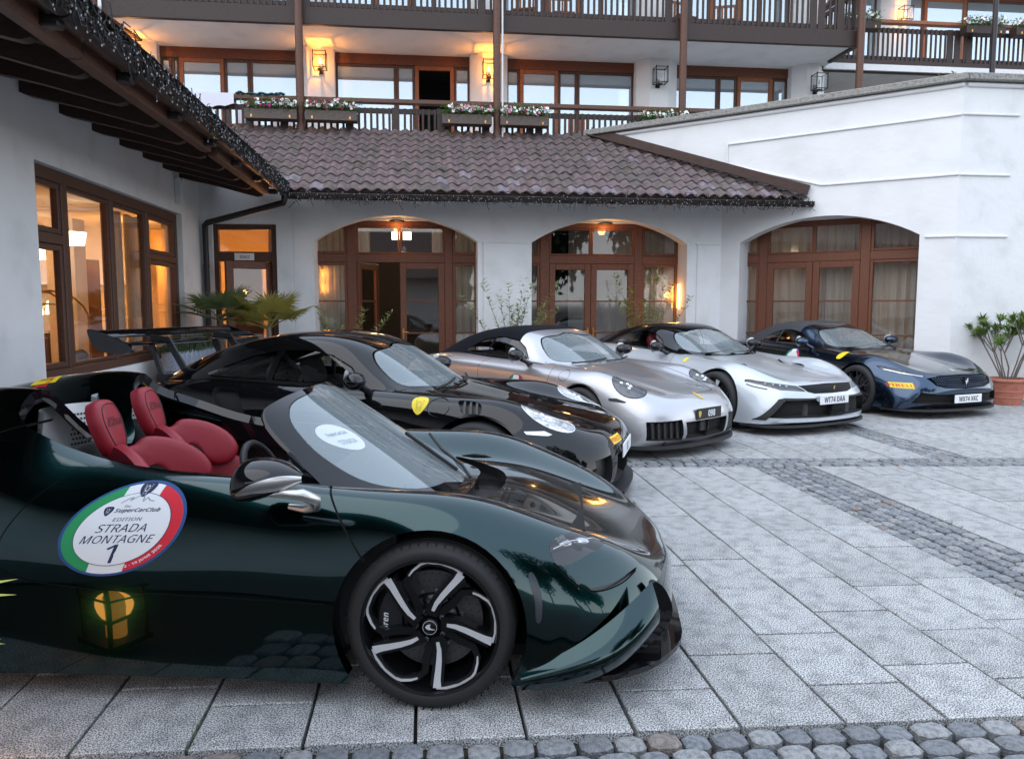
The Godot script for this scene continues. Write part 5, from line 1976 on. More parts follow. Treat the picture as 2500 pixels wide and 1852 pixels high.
# triangles of lettering carried onto the skin; f maps the letter plane to the view's plane
func lay_text(b: MB, sk: CarSkin, tris: Array, view: int, sg: float, off: float, f: Callable, lim := Rect2(-1, -1, 99, 99)) -> void:
	var memo := {}
	for t in tris:
		var V := []
		for p in t:
			var key := Vector2i(int(p.x * 1e5), int(p.y * 1e5))
			if not memo.has(key):
				var uv := sk.inv(f.call(p), view, lim)
				var nn := sk.N(uv.x, uv.y)
				memo[key] = [sk.P(uv.x, uv.y, off, sg), Vector3(nn.x, nn.y, nn.z * sg)]
			V.append(memo[key])
		b.tri(V[0][0], V[1][0], V[2][0], V[0][1], V[1][1], V[2][1])

# open line cut into the skin as a narrow dark groove
func seam(c: Dictionary, sk: CarSkin, pts: Array, view: int, sides: Array, w := 0.0045, lim := Rect2(-1, -1, 99, 99), called := "panel_gap", mt: Material = null) -> void:
	var left := []
	var right := []
	for i in pts.size():
		var a: Vector2 = pts[maxi(i - 1, 0)]
		var d: Vector2 = pts[mini(i + 1, pts.size() - 1)]
		var n := Vector2(-(d.y - a.y), d.x - a.x).normalized() * w * 0.5
		left.append(pts[i] + n)
		right.push_front(pts[i] - n)
	var q := sk.poly(left + right, view, 0.08, lim)
	for sg in sides:
		c.holes[sk][sg].append(q)
		var b := MB.new()
		sk.emit(b, q, [], -0.008, sg, 0.25)
		sk.wall(b, q, 0.0, -0.008, sg)
		part(c.node, called, b.mesh(), mt if mt else M.hollow)

func finish(c: Dictionary, called: String, sk: CarSkin, mt: Material, res := 0.125, ulim := Vector2(-1, 99), lip := 0.0) -> MeshInstance3D:
	var b := MB.new()
	for sg in [1.0, -1.0]:
		sk.emit(b, PackedVector2Array(), c.holes[sk][sg], 0.0, sg, res, ulim)
	return part(c.node, called, b.mesh(), mt)

func new_car(called: String, label: String, camxz: Vector2, phi: float) -> Dictionary:
	var ps := deg_to_rad(6.6)
	var at := Vector3(camxz.x * cos(ps) + camxz.y * sin(ps), 0, -(camxz.y * cos(ps) - camxz.x * sin(ps)))
	var t := thing(called, label, "car", at, -deg_to_rad(phi + 6.6), "sports cars parked in a row")
	return {"node": t, "holes": {}}

func add_skin(c: Dictionary, cols: Array) -> CarSkin:
	var s := CarSkin.new(cols)
	c.holes[s] = {1.0: [], -1.0: []}
	return s

func circle(x: float, y: float, r: float, k := 40, ry := -1.0) -> Array:
	var o := []
	for i in k:
		o.append(Vector2(x + r * cos(TAU * i / k), y + (r if ry < 0 else ry) * sin(TAU * i / k)))
	return o

# wheel arch: upper arc in side view, open below
func arch_cut(c: Dictionary, sk: CarSkin, s0: float, h0: float, r: float, sides: Array, lim: Rect2, lipmat: Material, lip_d := 0.045) -> void:
	var q := PackedVector2Array()
	var k := 36
	var low := 0.10
	var a0 := asin((low - h0) / r) if h0 - low < r else -1.2
	for i in k + 1:
		var a := lerpf(a0, PI - a0, float(i) / k)
		q.append(sk.inv(Vector2(s0 + r * cos(a), h0 + r * sin(a)), 0, lim))
	q[0].y = sk.ct + 0.5
	q[k].y = sk.ct + 0.5
	var edge := PackedVector2Array()
	for i in range(1, k):
		edge.append(q[i])
	for sg in sides:
		c.holes[sk][sg].append(q)
		var b := MB.new()
		for i in edge.size() - 1:
			var A := sk.P(edge[i].x, edge[i].y, 0.0, sg)
			var B := sk.P(edge[i + 1].x, edge[i + 1].y, 0.0, sg)
			var d := Vector3(0, 0, -lip_d * sg)
			b.fquad(A, B, B + d, A + d)
		part(c.node, "arch_lip", b.mesh(), lipmat)
		# dark liner round the wheel
		b = MB.new()
		var pts := []
		for i in 25:
			var a := lerpf(-0.35, PI + 0.35, i / 24.0)
			pts.append(Vector3(s0 + (r + 0.012) * cos(a), h0 + (r + 0.012) * sin(a), 0))
		for i in 24:
			b.fquad(pts[i] + Vector3(0, 0, sg * 0.90), pts[i + 1] + Vector3(0, 0, sg * 0.90), pts[i + 1] + Vector3(0, 0, sg * 0.50), pts[i] + Vector3(0, 0, sg * 0.50))
			b.ftri(pts[i] + Vector3(0, 0, sg * 0.50), pts[i + 1] + Vector3(0, 0, sg * 0.50), Vector3(s0, h0, sg * 0.50))
		part(c.node, "wheel_well", b.mesh(), M.hollow)

func strip2(path: Array, w: Array) -> PackedVector2Array:
	var l := PackedVector2Array()
	var r := []
	for i in path.size():
		var a: Vector2 = path[maxi(i - 1, 0)]
		var d: Vector2 = path[mini(i + 1, path.size() - 1)]
		var n := Vector2(-(d.y - a.y), d.x - a.x).normalized() * float(w[i]) * 0.5
		l.append(path[i] + n)
		r.push_front(path[i] - n)
	for p in r:
		l.append(p)
	return l

func pol(r: float, deg: float) -> Vector2:
	return Vector2(r * sin(deg_to_rad(deg)), r * cos(deg_to_rad(deg)))

# wheel with its axle along z, outer face towards +z * sg
func wheel(c: Dictionary, s: float, w: float, R: float, rim: float, width: float, sg: float, style: int, caliper: Material, spin := 0.0) -> void:
	var n := Node3D.new()
	n.name = "wheel"
	n.position = Vector3(s, R, w * sg)
	c.node.add_child(n, true)
	var z := Vector3(0, 0, sg)
	var hw := width * 0.5
	var b := MB.new()
	b.lathe([Vector2(rim - 0.012, -hw * 0.95), Vector2(rim + 0.01, -hw), Vector2((R + rim) * 0.5, -hw * 1.03), Vector2(R - 0.03, -hw * 0.98), Vector2(R - 0.006, -hw * 0.84), Vector2(R, -hw * 0.6), Vector2(R, -hw * 0.36), Vector2(R - 0.006, -hw * 0.35), Vector2(R - 0.006, -hw * 0.30), Vector2(R, -hw * 0.29), Vector2(R, hw * 0.29), Vector2(R - 0.006, hw * 0.30), Vector2(R - 0.006, hw * 0.35), Vector2(R, hw * 0.36), Vector2(R, hw * 0.6), Vector2(R - 0.006, hw * 0.84), Vector2(R - 0.026, hw * 0.97), Vector2((R + rim) * 0.5, hw * 1.03), Vector2(rim + 0.014, hw), Vector2(rim + 0.008, hw * 0.985), Vector2(rim - 0.006, hw * 0.93)], Vector3.ZERO, z, 64)
	part(n, "tyre", b.mesh(), M.rubber)
	if style == 0:
		var g := MB.new()
		for i in 60:
			var a := TAU * i / 60.0
			var d := Vector3(cos(a), sin(a), 0)
			var d2 := Vector3(-sin(a), cos(a), 0)
			for q in [0.74, -0.74]:
				g.box(d * (R - 0.004) + z * hw * q + d2 * 0.006, Vector3(0.003, 0.004, 0.05), 0.0, Basis(d, d2, z))
		part(n, "tread_grooves", g.mesh(), M.hollow).set_meta("kind", "stuff")
	b = MB.new()
	b.lathe([Vector2(rim + 0.008, hw * 0.99), Vector2(rim - 0.004, hw * 0.995), Vector2(rim - 0.007, hw * 0.93), Vector2(rim - 0.009, hw * 0.35), Vector2(rim - 0.030, hw * 0.1), Vector2(rim - 0.035, -hw * 0.8), Vector2(0.0, -hw * 0.82)], Vector3.ZERO, z, 56)
	part(n, "rim", b.mesh(), M.rim_black)
	# brake
	b = MB.new()
	var dr := rim * 0.74
	b.lathe([Vector2(0.08, hw * 0.05), Vector2(dr, hw * 0.05), Vector2(dr, -hw * 0.2), Vector2(0.08, -hw * 0.2)], Vector3.ZERO, z, 48, false)
	part(n, "brake_disc", b.mesh(), M.disc)
	b = MB.new()
	b.lathe([Vector2(0.0, hw * 0.30), Vector2(0.085, hw * 0.28), Vector2(0.105, hw * 0.06)], Vector3.ZERO, z, 32)
	part(n, "disc_bell", b.mesh(), M.rim_black)
	if style == 0:
		b = MB.new()
		for i in 40:
			var a := TAU * i / 40.0
			for j in 3:
				var rr := lerpf(0.125, dr - 0.012, j / 2.0)
				var aa := a + j * 0.09
				b.lathe([Vector2(0.0028, 0.0008), Vector2(0.0, 0.0008)], Vector3(rr * cos(aa), rr * sin(aa), 0) + z * (hw * 0.05 + 0.0006), z, 6)
		part(n, "disc_holes", b.mesh(), M.hollow).set_meta("kind", "stuff")
		b = MB.new()
		for i in 10:
			var d := pol(0.112, i * 36.0 + 10)
			b.box(Vector3(d.x, d.y, 0) + z * hw * 0.08, Vector3(0.010, 0.024, 0.012), 0.002, Basis(Vector3(0, 0, 1), -deg_to_rad(i * 36.0 + 10 + 90)))
		part(n, "disc_bobbins", b.mesh(), M.alu).set_meta("kind", "stuff")
	b = MB.new()
	var cp := PackedVector2Array()
	for i in 9:
		cp.append(pol(dr + 0.016, -128 + i * 9.0))
	for i in 9:
		cp.append(pol(dr - 0.075, -56 - i * 9.0))
	b.extrude(cp, z * hw * 0.02, Vector3.RIGHT, Vector3.UP, z * hw * 0.42)
	var cal := part(n, "caliper", b.mesh(), caliper)
	if style == 0:
		b = MB.new()
		var ey := Vector3(cos(deg_to_rad(176)), sin(deg_to_rad(176)), 0)
		text_mesh(b, "McLaren", 0.024, Vector3(-0.185, -0.03, 0) + z * (hw * 0.44 + 0.002), Vector3(0.05, 1, 0).normalized(), Vector3(-1, 0.05, 0).normalized(), true, 0.15)
		part(cal, "lettering", b.mesh(), M.decal_white)
	# spokes
	var zo := hw * 0.76
	var zr := hw * 0.90
	if style == 0:
		for i in 5:
			var a0 := i * 72.0 + spin
			var k := rim / 0.272
			var path := [pol(0.045, a0 - 70), pol(0.075 * k, a0 - 64), pol(0.12 * k, a0 - 55), pol(0.168 * k, a0 - 47), pol(0.21 * k, a0 - 43.5), pol(0.246 * k, a0 - 42)]
			b = MB.new()
			b.extrude(strip2(path, [0.055, 0.046, 0.045, 0.046, 0.05, 0.055]), z * (zo - 0.035), Vector3.RIGHT, Vector3.UP, z * 0.045)
			var hook := [pol(0.249 * k, a0 - 43), pol(0.256 * k, a0 - 58), pol(0.258 * k, a0 - 72), pol(0.252 * k, a0 - 80), pol(0.225 * k, a0 - 93), pol(0.19 * k, a0 - 101), pol(0.13 * k, a0 - 100), pol(0.06 * k, a0 - 110)]
			b.extrude(strip2(hook, [0.03, 0.022, 0.022, 0.024, 0.024, 0.026, 0.03, 0.03]), z * (zo - 0.028), Vector3.RIGHT, Vector3.UP, z * 0.030)
			part(n, "spoke", b.mesh(), M.rim_black)
			b = MB.new()
			var face := [pol(0.068 * k, a0 - 62), pol(0.10 * k, a0 - 57), pol(0.14 * k, a0 - 50.5), pol(0.18 * k, a0 - 46), pol(0.22 * k, a0 - 43.0), pol(0.252 * k, a0 - 42)]
			b.extrude(strip2(face, [0.012, 0.017, 0.021, 0.023, 0.026, 0.032]), z * (zo + 0.009), Vector3.RIGHT, Vector3.UP, z * 0.004)
			var hk := [pol(0.255 * k, a0 - 41), pol(0.259 * k, a0 - 50), pol(0.262 * k, a0 - 62), pol(0.262 * k, a0 - 74), pol(0.256 * k, a0 - 80), pol(0.238 * k, a0 - 88), pol(0.222 * k, a0 - 94)]
			b.extrude(strip2(hk, [0.008, 0.008, 0.008, 0.008, 0.009, 0.008, 0.005]), z * (zo + 0.0035), Vector3.RIGHT, Vector3.UP, z * 0.006)
			part(n, "machined_face", b.mesh(), M.rim_silver)
			var lp := pol(0.056, a0 - 20)
			b = MB.new()
			b.lathe([Vector2(0.0, zo + 0.002), Vector2(0.006, zo + 0.004), Vector2(0.010, zo + 0.002), Vector2(0.010, zo - 0.02)], Vector3(lp.x, lp.y, 0), z, 8)
			part(n, "wheel_bolt", b.mesh(), M.rim_grey)
		b = MB.new()
		b.lathe([Vector2(0.0, zo + 0.016), Vector2(0.026, zo + 0.016), Vector2(0.031, zo + 0.012), Vector2(0.034, zo - 0.03), Vector2(0.075, zo - 0.035)], Vector3.ZERO, z, 32)
		part(n, "hub", b.mesh(), M.rim_black)
		b = MB.new()
		b.lathe([Vector2(0.026, zo + 0.0175), Vector2(0.0275, zo + 0.0175)], Vector3.ZERO, z, 32)
		b.extrude(PackedVector2Array(curve([-0.017, 0.001, -0.010, 0.010, 0.003, 0.013, 0.0, 0.006, 0.005, -0.004, 0.020, -0.008, 0.006, -0.009, -0.008, -0.008], 4)), z * (zo + 0.0165), Vector3.RIGHT, Vector3.UP, z * 0.0012)
		part(n, "hub_emblem", b.mesh(), M.rim_silver)
	else:
		var cnt: int = [0, 5, 10, 7][style]
		for i in cnt:
			var a0 := i * 360.0 / cnt + spin
			b = MB.new()
			var mt: Material = M.rim_grey
			if style == 1:
				b.extrude(PackedVector2Array([pol(0.05, a0 - 34), pol(rim * 0.55, a0 - 9), pol(rim * 0.98, a0 - 15), pol(rim * 0.985, a0), pol(rim * 0.98, a0 + 15), pol(rim * 0.55, a0 + 9), pol(0.05, a0 + 34)]), z * (zr - 0.05), Vector3.RIGHT, Vector3.UP, z * 0.046)
				mt = M.rim_black
				var f := MB.new()
				f.extrude(PackedVector2Array([pol(0.07, a0 - 14), pol(rim * 0.6, a0 + 1), pol(rim * 0.97, a0 - 3), pol(rim * 0.975, a0 + 12), pol(rim * 0.62, a0 + 8), pol(0.07, a0 + 16)]), z * (zr - 0.003), Vector3.RIGHT, Vector3.UP, z * 0.004)
				part(n, "machined_face", f.mesh(), M.rim_silver)
			elif style == 2:
				b.extrude(strip2([pol(0.04, a0), pol(rim * 0.6, a0 + 3), pol(rim * 0.985, a0 - 2)], [0.03, 0.02, 0.028]), z * (zr - 0.05), Vector3.RIGHT, Vector3.UP, z * 0.045)
			else:
				b.extrude(strip2([pol(0.04, a0), pol(rim * 0.5, a0), pol(rim * 0.985, a0 - 9)], [0.04, 0.022, 0.016]), z * (zr - 0.05), Vector3.RIGHT, Vector3.UP, z * 0.045)
				b.extrude(strip2([pol(rim * 0.5, a0), pol(rim * 0.985, a0 + 11)], [0.022, 0.016]), z * (zr - 0.05), Vector3.RIGHT, Vector3.UP, z * 0.044)
			part(n, "spoke", b.mesh(), mt)
		b = MB.new()
		b.lathe([Vector2(0.0, zr + 0.004), Vector2(0.03, zr + 0.003), Vector2(0.065, zr - 0.01), Vector2(0.075, zr - 0.05)], Vector3.ZERO, z, 28)
		part(n, "hub", b.mesh(), M.rim_grey if style != 1 else M.rim_black)

# upholstered pad: outline in (ex, ey), puffed along ez on the front, flat behind
func puff(b: MB, outline: Array, o: Vector3, ex: Vector3, ey: Vector3, ez: Vector3, front: float, back: float) -> void:
	var c := Vector2.ZERO
	for p in outline:
		c += p
	c /= outline.size()
	var prof := [[1.0, -1.0], [1.035, -0.3], [1.03, 0.15], [0.97, 0.55], [0.86, 0.82], [0.65, 0.95], [0.35, 1.0], [0.0, 1.0]]
	var k := outline.size()
	var rings := []
	for pr in prof:
		var ring := []
		for p in outline:
			var q: Vector2 = c + (p - c) * pr[0]
			var h: float = pr[1] * (front if pr[1] > 0 else back)
			ring.append(o + ex * q.x + ey * q.y + ez * h)
		rings.append(ring)
	var nr := []
	for i in rings.size():
		var r := []
		for j in k:
			var du: Vector3 = rings[i][(j + 1) % k] - rings[i][(j - 1 + k) % k]
			var dv: Vector3 = rings[mini(i + 1, rings.size() - 1)][j] - rings[maxi(i - 1, 0)][j]
			var nn := du.cross(dv)
			var outw: Vector3 = rings[i][j] - (o + ex * c.x + ey * c.y - ez * back * 0.5)
			if i == rings.size() - 1 or nn.length() < 1e-10:
				nn = ez
			if nn.dot(outw) < 0:
				nn = -nn
			r.append(nn.normalized())
		nr.append(r)
	for i in rings.size() - 1:
		for j in k:
			var j2 := (j + 1) % k
			b.sq(rings[i][j], rings[i][j2], rings[i + 1][j2], rings[i + 1][j], nr[i][j], nr[i][j2], nr[i + 1][j2], nr[i + 1][j])
	var p2 := PackedVector2Array(outline)
	var t := Geometry2D.triangulate_polygon(p2)
	for i in range(0, t.size(), 3):
		b.tri(rings[0][t[i]], rings[0][t[i + 1]], rings[0][t[i + 2]], -ez, -ez, -ez)

func steering(c: Dictionary, at: Vector3, r: float, mt: Material) -> void:
	var n := Node3D.new()
	n.name = "steering_wheel"
	n.position = at
	n.rotation.z = deg_to_rad(24)
	c.node.add_child(n, true)
	var b := MB.new()
	var pts := []
	for i in 33:
		var a := TAU * i / 32.0
		pts.append(Vector3(0, r * sin(a), r * cos(a)))
	b.tube(pts, 0.017, 8, false)
	part(n, "rim", b.mesh(), mt)
	b = MB.new()
	b.lathe([Vector2(0.0, 0.02), Vector2(0.05, 0.015), Vector2(0.06, -0.05)], Vector3.ZERO, Vector3(-1, 0, 0), 18)
	for a in [0.0, PI, -PI / 2]:
		b.beam(Vector3.ZERO, Vector3(0, (r - 0.01) * sin(a), (r - 0.01) * cos(a)), 0.04, 0.02, Vector3(1, 0, 0))
	part(n, "hub", b.mesh(), mt)

func simple_seat(c: Dictionary, s: float, w: float, mt: Material, top: float) -> void:
	var n := Node3D.new()
	n.name = "seat"
	n.position = Vector3(s, 0, w)
	c.node.add_child(n, true)
	var up := Vector3(-0.34, 0.94, 0).normalized()
	var fw := Vector3(0.94, 0.34, 0).normalized()
	var b := MB.new()
	puff(b, curve([-0.24, 0, 0.24, 0, 0.26, 0.3, 0.22, 0.5, 0.12, 0.60, -0.12, 0.60, -0.22, 0.5, -0.26, 0.3], 3), Vector3(0, 0.32, 0), Vector3(0, 0, 1), up, fw, 0.07, 0.05)
	part(n, "backrest", b.mesh(), mt)
	b = MB.new()
	puff(b, curve([-0.10, 0, 0.10, 0, 0.13, 0.1, 0.09, 0.2, -0.09, 0.2, -0.13, 0.1], 3), Vector3(0, top, 0) - up * 0.19, Vector3(0, 0, 1), up, fw, 0.05, 0.05)
	part(n, "headrest", b.mesh(), mt)
	b = MB.new()
	puff(b, curve([-0.25, 0, 0.25, 0, 0.24, 0.45, -0.24, 0.45], 3), Vector3(-0.02, 0.30, 0), Vector3(0, 0, 1), Vector3(1, 0.1, 0), Vector3(-0.1, 1, 0).normalized(), 0.06, 0.1)
	part(n, "cushion", b.mesh(), mt)

func cabin(c: Dictionary, s0: float, s1: float, w: float, h: float, dash_s: float, dash_h: float, seat_s: float, seat_mt: Material, top: float) -> void:
	var b := MB.new()
	b.box(Vector3((s0 + s1) * 0.5, 0.24, 0), Vector3(s1 - s0, 0.06, w * 2))
	b.box(Vector3(s0, h * 0.5, 0), Vector3(0.05, h - 0.2, w * 2))
	b.box(Vector3((s0 + s1) * 0.5 , 0.38, 0), Vector3(s1 - s0, 0.25, 0.26), 0.05)
	part(c.node, "cabin_floor", b.mesh(), M.cabin)
	b = MB.new()
	b.extrude(PackedVector2Array(curve([s1, 0.45, s1 + 0.05, dash_h - 0.05, dash_s + 0.1, dash_h, dash_s - 0.12, dash_h - 0.03, dash_s - 0.14, dash_h - 0.12, dash_s, 0.5], 4)), Vector3(0, 0, -w), Vector3.RIGHT, Vector3.UP, Vector3(0, 0, 2 * w))
	part(c.node, "dashboard", b.mesh(), M.cabin_grey)
	for sg in [1.0, -1.0]:
		simple_seat(c, seat_s, 0.37 * sg, seat_mt, top)
	steering(c, Vector3(dash_s - 0.26, dash_h - 0.06, 0.37), 0.175, M.cabin)

func plate(c: Dictionary, at: Vector3, txt: String, w: float, h: float, bg: Material, fg: Material, tilt := 0.0, crest := false, yaw := 0.0) -> void:
	var n := Node3D.new()
	n.name = "number_plate"
	n.position = at
	n.rotation = Vector3(0, yaw, tilt)
	c.node.add_child(n, true)
	pb(n, "backing", bg, Vector3.ZERO, Vector3(0.012, h, w), 0.004)
	var b := MB.new()
	text_mesh(b, txt, h * 0.60, Vector3(0.0075, 0, -0.04 if crest else 0.0), Vector3(0, 0, -1), Vector3.UP, true, 0.0, 0.86)
	part(n, "lettering", b.mesh(), fg)
	if crest:
		b = MB.new()
		b.extrude(PackedVector2Array(curve([-0.02, 0.03, 0.02, 0.03, 0.022, 0.0, 0.0, -0.035, -0.022, 0.0], 3)), Vector3(0.0065, 0, w * 0.5 - 0.05), Vector3(0, 0, -1), Vector3.UP, Vector3(0.001, 0, 0))
		part(n, "crest", b.mesh(), M.decal_gold)

func pirelli(par: Node, sk: CarSkin, view: int, sg: float, f: Callable, lim := Rect2(-1, -1, 99, 99), s := "PIRELLI") -> void:
	var q := []
	for e in [[-1, -0.5], [1, -0.5], [1, 0.5], [-1, 0.5]]:
		q.append(f.call(Vector2(e[0], e[1])))
	var a := applique(par, "tyre_sponsor_sticker", sk, q, view, M.decal_yellow, sg, 0.0015, lim)
	var b := MB.new()
	var t := text_pts(s, 0.50, true, 0.0, "Droid Serif", 0.86)
	lay_text(b, sk, t, view, sg, 0.0028, f, lim)
	# the long bowl of the first letter reaches over the rest
	for e in [[-0.80, 0.26, 0.70, 0.26, 0.70, 0.17, -0.80, 0.17]]:
		var r := []
		for i in 4:
			r.append(Vector2(e[i * 2], e[i * 2 + 1]))
		lay_text(b, sk, [[r[0], r[1], r[2]], [r[0], r[2], r[3]]], view, sg, 0.0028, f, lim)
	part(a, "lettering", b.mesh(), M.decal_red)

func shield(par: Node, sk: CarSkin, view: int, sg: float, f: Callable, mt: Material, mk: Material, off := 0.002, lim := Rect2(-1, -1, 99, 99)) -> void:
	var q := []
	for p in curve([-0.95, 0.75, 0.0, 0.95, 0.95, 0.75, 0.88, -0.1, 0.0, -1.0, -0.88, -0.1], 4):
		q.append(f.call(p))
	var a := applique(par, "shield_emblem", sk, q, view, mt, sg, off, lim, 0.02)
	var b := MB.new()
	for s in [-1.0, 1.0]:
		for i in 6:
			var y: float = 0.45 - i * 0.2
			var x: float = s * (0.55 - 0.05 * i)
			for e in [[0.0, 0.09, 0.2], [0.0, -0.06, -0.05]]:
				var tri := [Vector2(x, y), Vector2(x - s * 0.22, y + 0.13), Vector2(x - s * 0.06, y + 0.16)]
				lay_text(b, sk, [tri], view, sg, off + 0.001, f, lim)
	for i in 12:
		var a0 := TAU * i / 12.0
		var a1 := TAU * (i + 1) / 12.0
		var P := func(r: float, a2: float) -> Vector2: return Vector2(r * 0.6 * cos(a2), 0.1 + r * sin(a2))
		lay_text(b, sk, [[P.call(0.42, a0), P.call(0.42, a1), P.call(0.30, a1)], [P.call(0.42, a0), P.call(0.30, a1), P.call(0.30, a0)]], view, sg, off + 0.001, f, lim)
	part(a, "emblem_marks", b.mesh(), mk)

func cars() -> void:
	car_materials()
	speedster()
	other_cars()

func speedster() -> void:
	var c := new_car("open_speedster", "dark green roofless supercar with red seats, nearest to the camera", Vector2(-0.249, 3.734), 4.0)
	var T: Node3D = c.node
	var sk := add_skin(c, [
		[0.97, 0.155, 0, 0.97, 0.155, 0.02, 0.97, 0.155, 0.04, 0.97, 0.155, 0.06, 0.97, 0.155, 0.08, 0.97, 0.155, 0.10, 0.965, 0.155, 0.12, 0.96, 0.155, 0.14],
		[1.01, 0.29, 0, 1.01, 0.288, 0.10, 1.005, 0.283, 0.20, 0.995, 0.28, 0.30, 0.985, 0.25, 0.39, 0.955, 0.225, 0.45, 0.92, 0.195, 0.51, 0.88, 0.165, 0.56],
		[0.995, 0.405, 0, 0.99, 0.41, 0.18, 0.965, 0.415, 0.34, 0.925, 0.41, 0.50, 0.875, 0.39, 0.63, 0.81, 0.32, 0.74, 0.74, 0.24, 0.81, 0.66, 0.17, 0.855],
		[0.86, 0.475, 0, 0.85, 0.48, 0.25, 0.805, 0.505, 0.45, 0.735, 0.565, 0.62, 0.66, 0.54, 0.76, 0.59, 0.44, 0.865, 0.53, 0.30, 0.915, 0.49, 0.14, 0.935],
		[0.60, 0.575, 0, 0.58, 0.572, 0.28, 0.54, 0.59, 0.48, 0.48, 0.68, 0.68, 0.44, 0.635, 0.84, 0.43, 0.48, 0.92, 0.42, 0.30, 0.945, 0.41, 0.13, 0.95],
		[0.30, 0.675, 0, 0.28, 0.665, 0.30, 0.25, 0.685, 0.50, 0.20, 0.78, 0.71, 0.19, 0.715, 0.88, 0.19, 0.54, 0.95, 0.19, 0.33, 0.96, 0.19, 0.12, 0.955],
		[0.0, 0.70, 0, -0.02, 0.69, 0.30, -0.04, 0.715, 0.52, -0.07, 0.815, 0.73, -0.07, 0.74, 0.895, -0.07, 0.55, 0.955, -0.07, 0.33, 0.96, -0.07, 0.12, 0.955],
		[-0.38, 0.73, 0, -0.38, 0.725, 0.30, -0.38, 0.745, 0.53, -0.38, 0.82, 0.72, -0.38, 0.74, 0.85, -0.38, 0.56, 0.925, -0.38, 0.34, 0.94, -0.38, 0.10, 0.935],
		[-0.75, 0.80, 0, -0.75, 0.80, 0.30, -0.75, 0.815, 0.55, -0.75, 0.845, 0.72, -0.75, 0.745, 0.84, -0.75, 0.56, 0.91, -0.75, 0.34, 0.92, -0.75, 0.10, 0.925],
		[-1.15, 0.84, 0, -1.15, 0.84, 0.30, -1.15, 0.85, 0.55, -1.15, 0.865, 0.72, -1.15, 0.755, 0.84, -1.15, 0.56, 0.915, -1.15, 0.34, 0.925, -1.15, 0.10, 0.93],
		[-1.48, 0.76, 0, -1.48, 0.93, 0.32, -1.48, 0.95, 0.55, -1.48, 0.915, 0.72, -1.48, 0.785, 0.86, -1.48, 0.58, 0.93, -1.48, 0.34, 0.935, -1.48, 0.10, 0.935],
		[-1.78, 0.82, 0, -1.78, 1.135, 0.33, -1.78, 1.085, 0.55, -1.78, 0.985, 0.73, -1.78, 0.83, 0.90, -1.78, 0.60, 0.945, -1.78, 0.35, 0.955, -1.78, 0.10, 0.94],
		[-2.25, 0.87, 0, -2.25, 1.15, 0.36, -2.25, 1.09, 0.58, -2.25, 1.0, 0.76, -2.25, 0.85, 0.92, -2.25, 0.62, 0.97, -2.25, 0.36, 0.975, -2.25, 0.11, 0.95],
		[-2.78, 0.88, 0, -2.78, 1.05, 0.36, -2.78, 1.02, 0.60, -2.78, 0.97, 0.78, -2.78, 0.83, 0.935, -2.78, 0.60, 0.98, -2.78, 0.36, 0.98, -2.78, 0.12, 0.955],
		[-3.3, 0.80, 0, -3.3, 0.88, 0.36, -3.3, 0.88, 0.60, -3.3, 0.86, 0.78, -3.3, 0.76, 0.90, -3.3, 0.58, 0.945, -3.3, 0.36, 0.945, -3.3, 0.15, 0.93],
		[-3.56, 0.62, 0, -3.56, 0.64, 0.36, -3.55, 0.64, 0.60, -3.53, 0.62, 0.77, -3.51, 0.56, 0.86, -3.5, 0.46, 0.89, -3.5, 0.32, 0.89, -3.5, 0.17, 0.89],
		[-3.5, 0.25, 0, -3.5, 0.25, 0.36, -3.5, 0.25, 0.6, -3.48, 0.25, 0.76, -3.47, 0.24, 0.82, -3.46, 0.22, 0.86, -3.46, 0.2, 0.87, -3.46, 0.18, 0.88]])
	var front := Rect2(1.0, 2.5, 7.0, 5)
	var both := [1.0, -1.0]
	arch_cut(c, sk, 0.0, 0.335, 0.372, both, Rect2(1.2, 3.2, 7.2, 4), M.paint_green, 0.06)
	arch_cut(c, sk, -2.67, 0.345, 0.385, both, Rect2(10.8, 3.2, 5, 4), M.paint_green, 0.06)
	# cockpit opening
	var ck := curve([-0.28, -0.02, -0.30, 0.30, -0.40, 0.56, -0.62, 0.655, -1.0, 0.675, -1.35, 0.675, -1.66, 0.665, -1.85, 0.58, -1.86, 0.36, -1.82, 0.22, -1.75, 0.13, -1.73, 0.06, -1.73, -0.02], 4)
	var cq := sk.poly(ck, 2, 0.06)
	fix_centre(cq, sk, ck, 2)
	for sg in both:
		c.holes[sk][sg].append(cq)
		var b := MB.new()
		var c2 := PackedVector2Array()
		for q in cq:
			if q.y > -0.02:
				c2.append(q)
		for i in c2.size() - 1:
			var A := sk.P(c2[i].x, c2[i].y, 0.001, sg)
			var B := sk.P(c2[i + 1].x, c2[i + 1].y, 0.001, sg)
			var A2 := sk.P(c2[i].x, c2[i].y, -0.03, sg) + Vector3(0, -0.01, -0.02 * sg)
			var B2 := sk.P(c2[i + 1].x, c2[i + 1].y, -0.03, sg) + Vector3(0, -0.01, -0.02 * sg)
			b.fquad(A, B, B2, A2)
			var dn := 0.12 if (A2.x + B2.x) > -3.0 else 0.02
			b.fquad(A2, B2, B2 + Vector3(0, -dn, 0.01 * sg), A2 + Vector3(0, -dn, 0.01 * sg))
		part(T, "cockpit_rim", b.mesh(), M.gloss_black)
	# crescent duct in front of the screen, bonnet line, lamps
	recess(c, "bonnet_duct", sk, curve([0.21, -0.02, 0.205, 0.16, 0.15, 0.32, 0.03, 0.44, -0.10, 0.49, -0.05, 0.42, 0.03, 0.32, 0.075, 0.16, 0.085, -0.02], 4), 2, 0.05, M.carbon, both)
	var hl := curve([0.455, 0.640, 0.53, 0.655, 0.64, 0.648, 0.745, 0.622, 0.68, 0.597, 0.60, 0.580, 0.52, 0.560, 0.475, 0.575], 4)
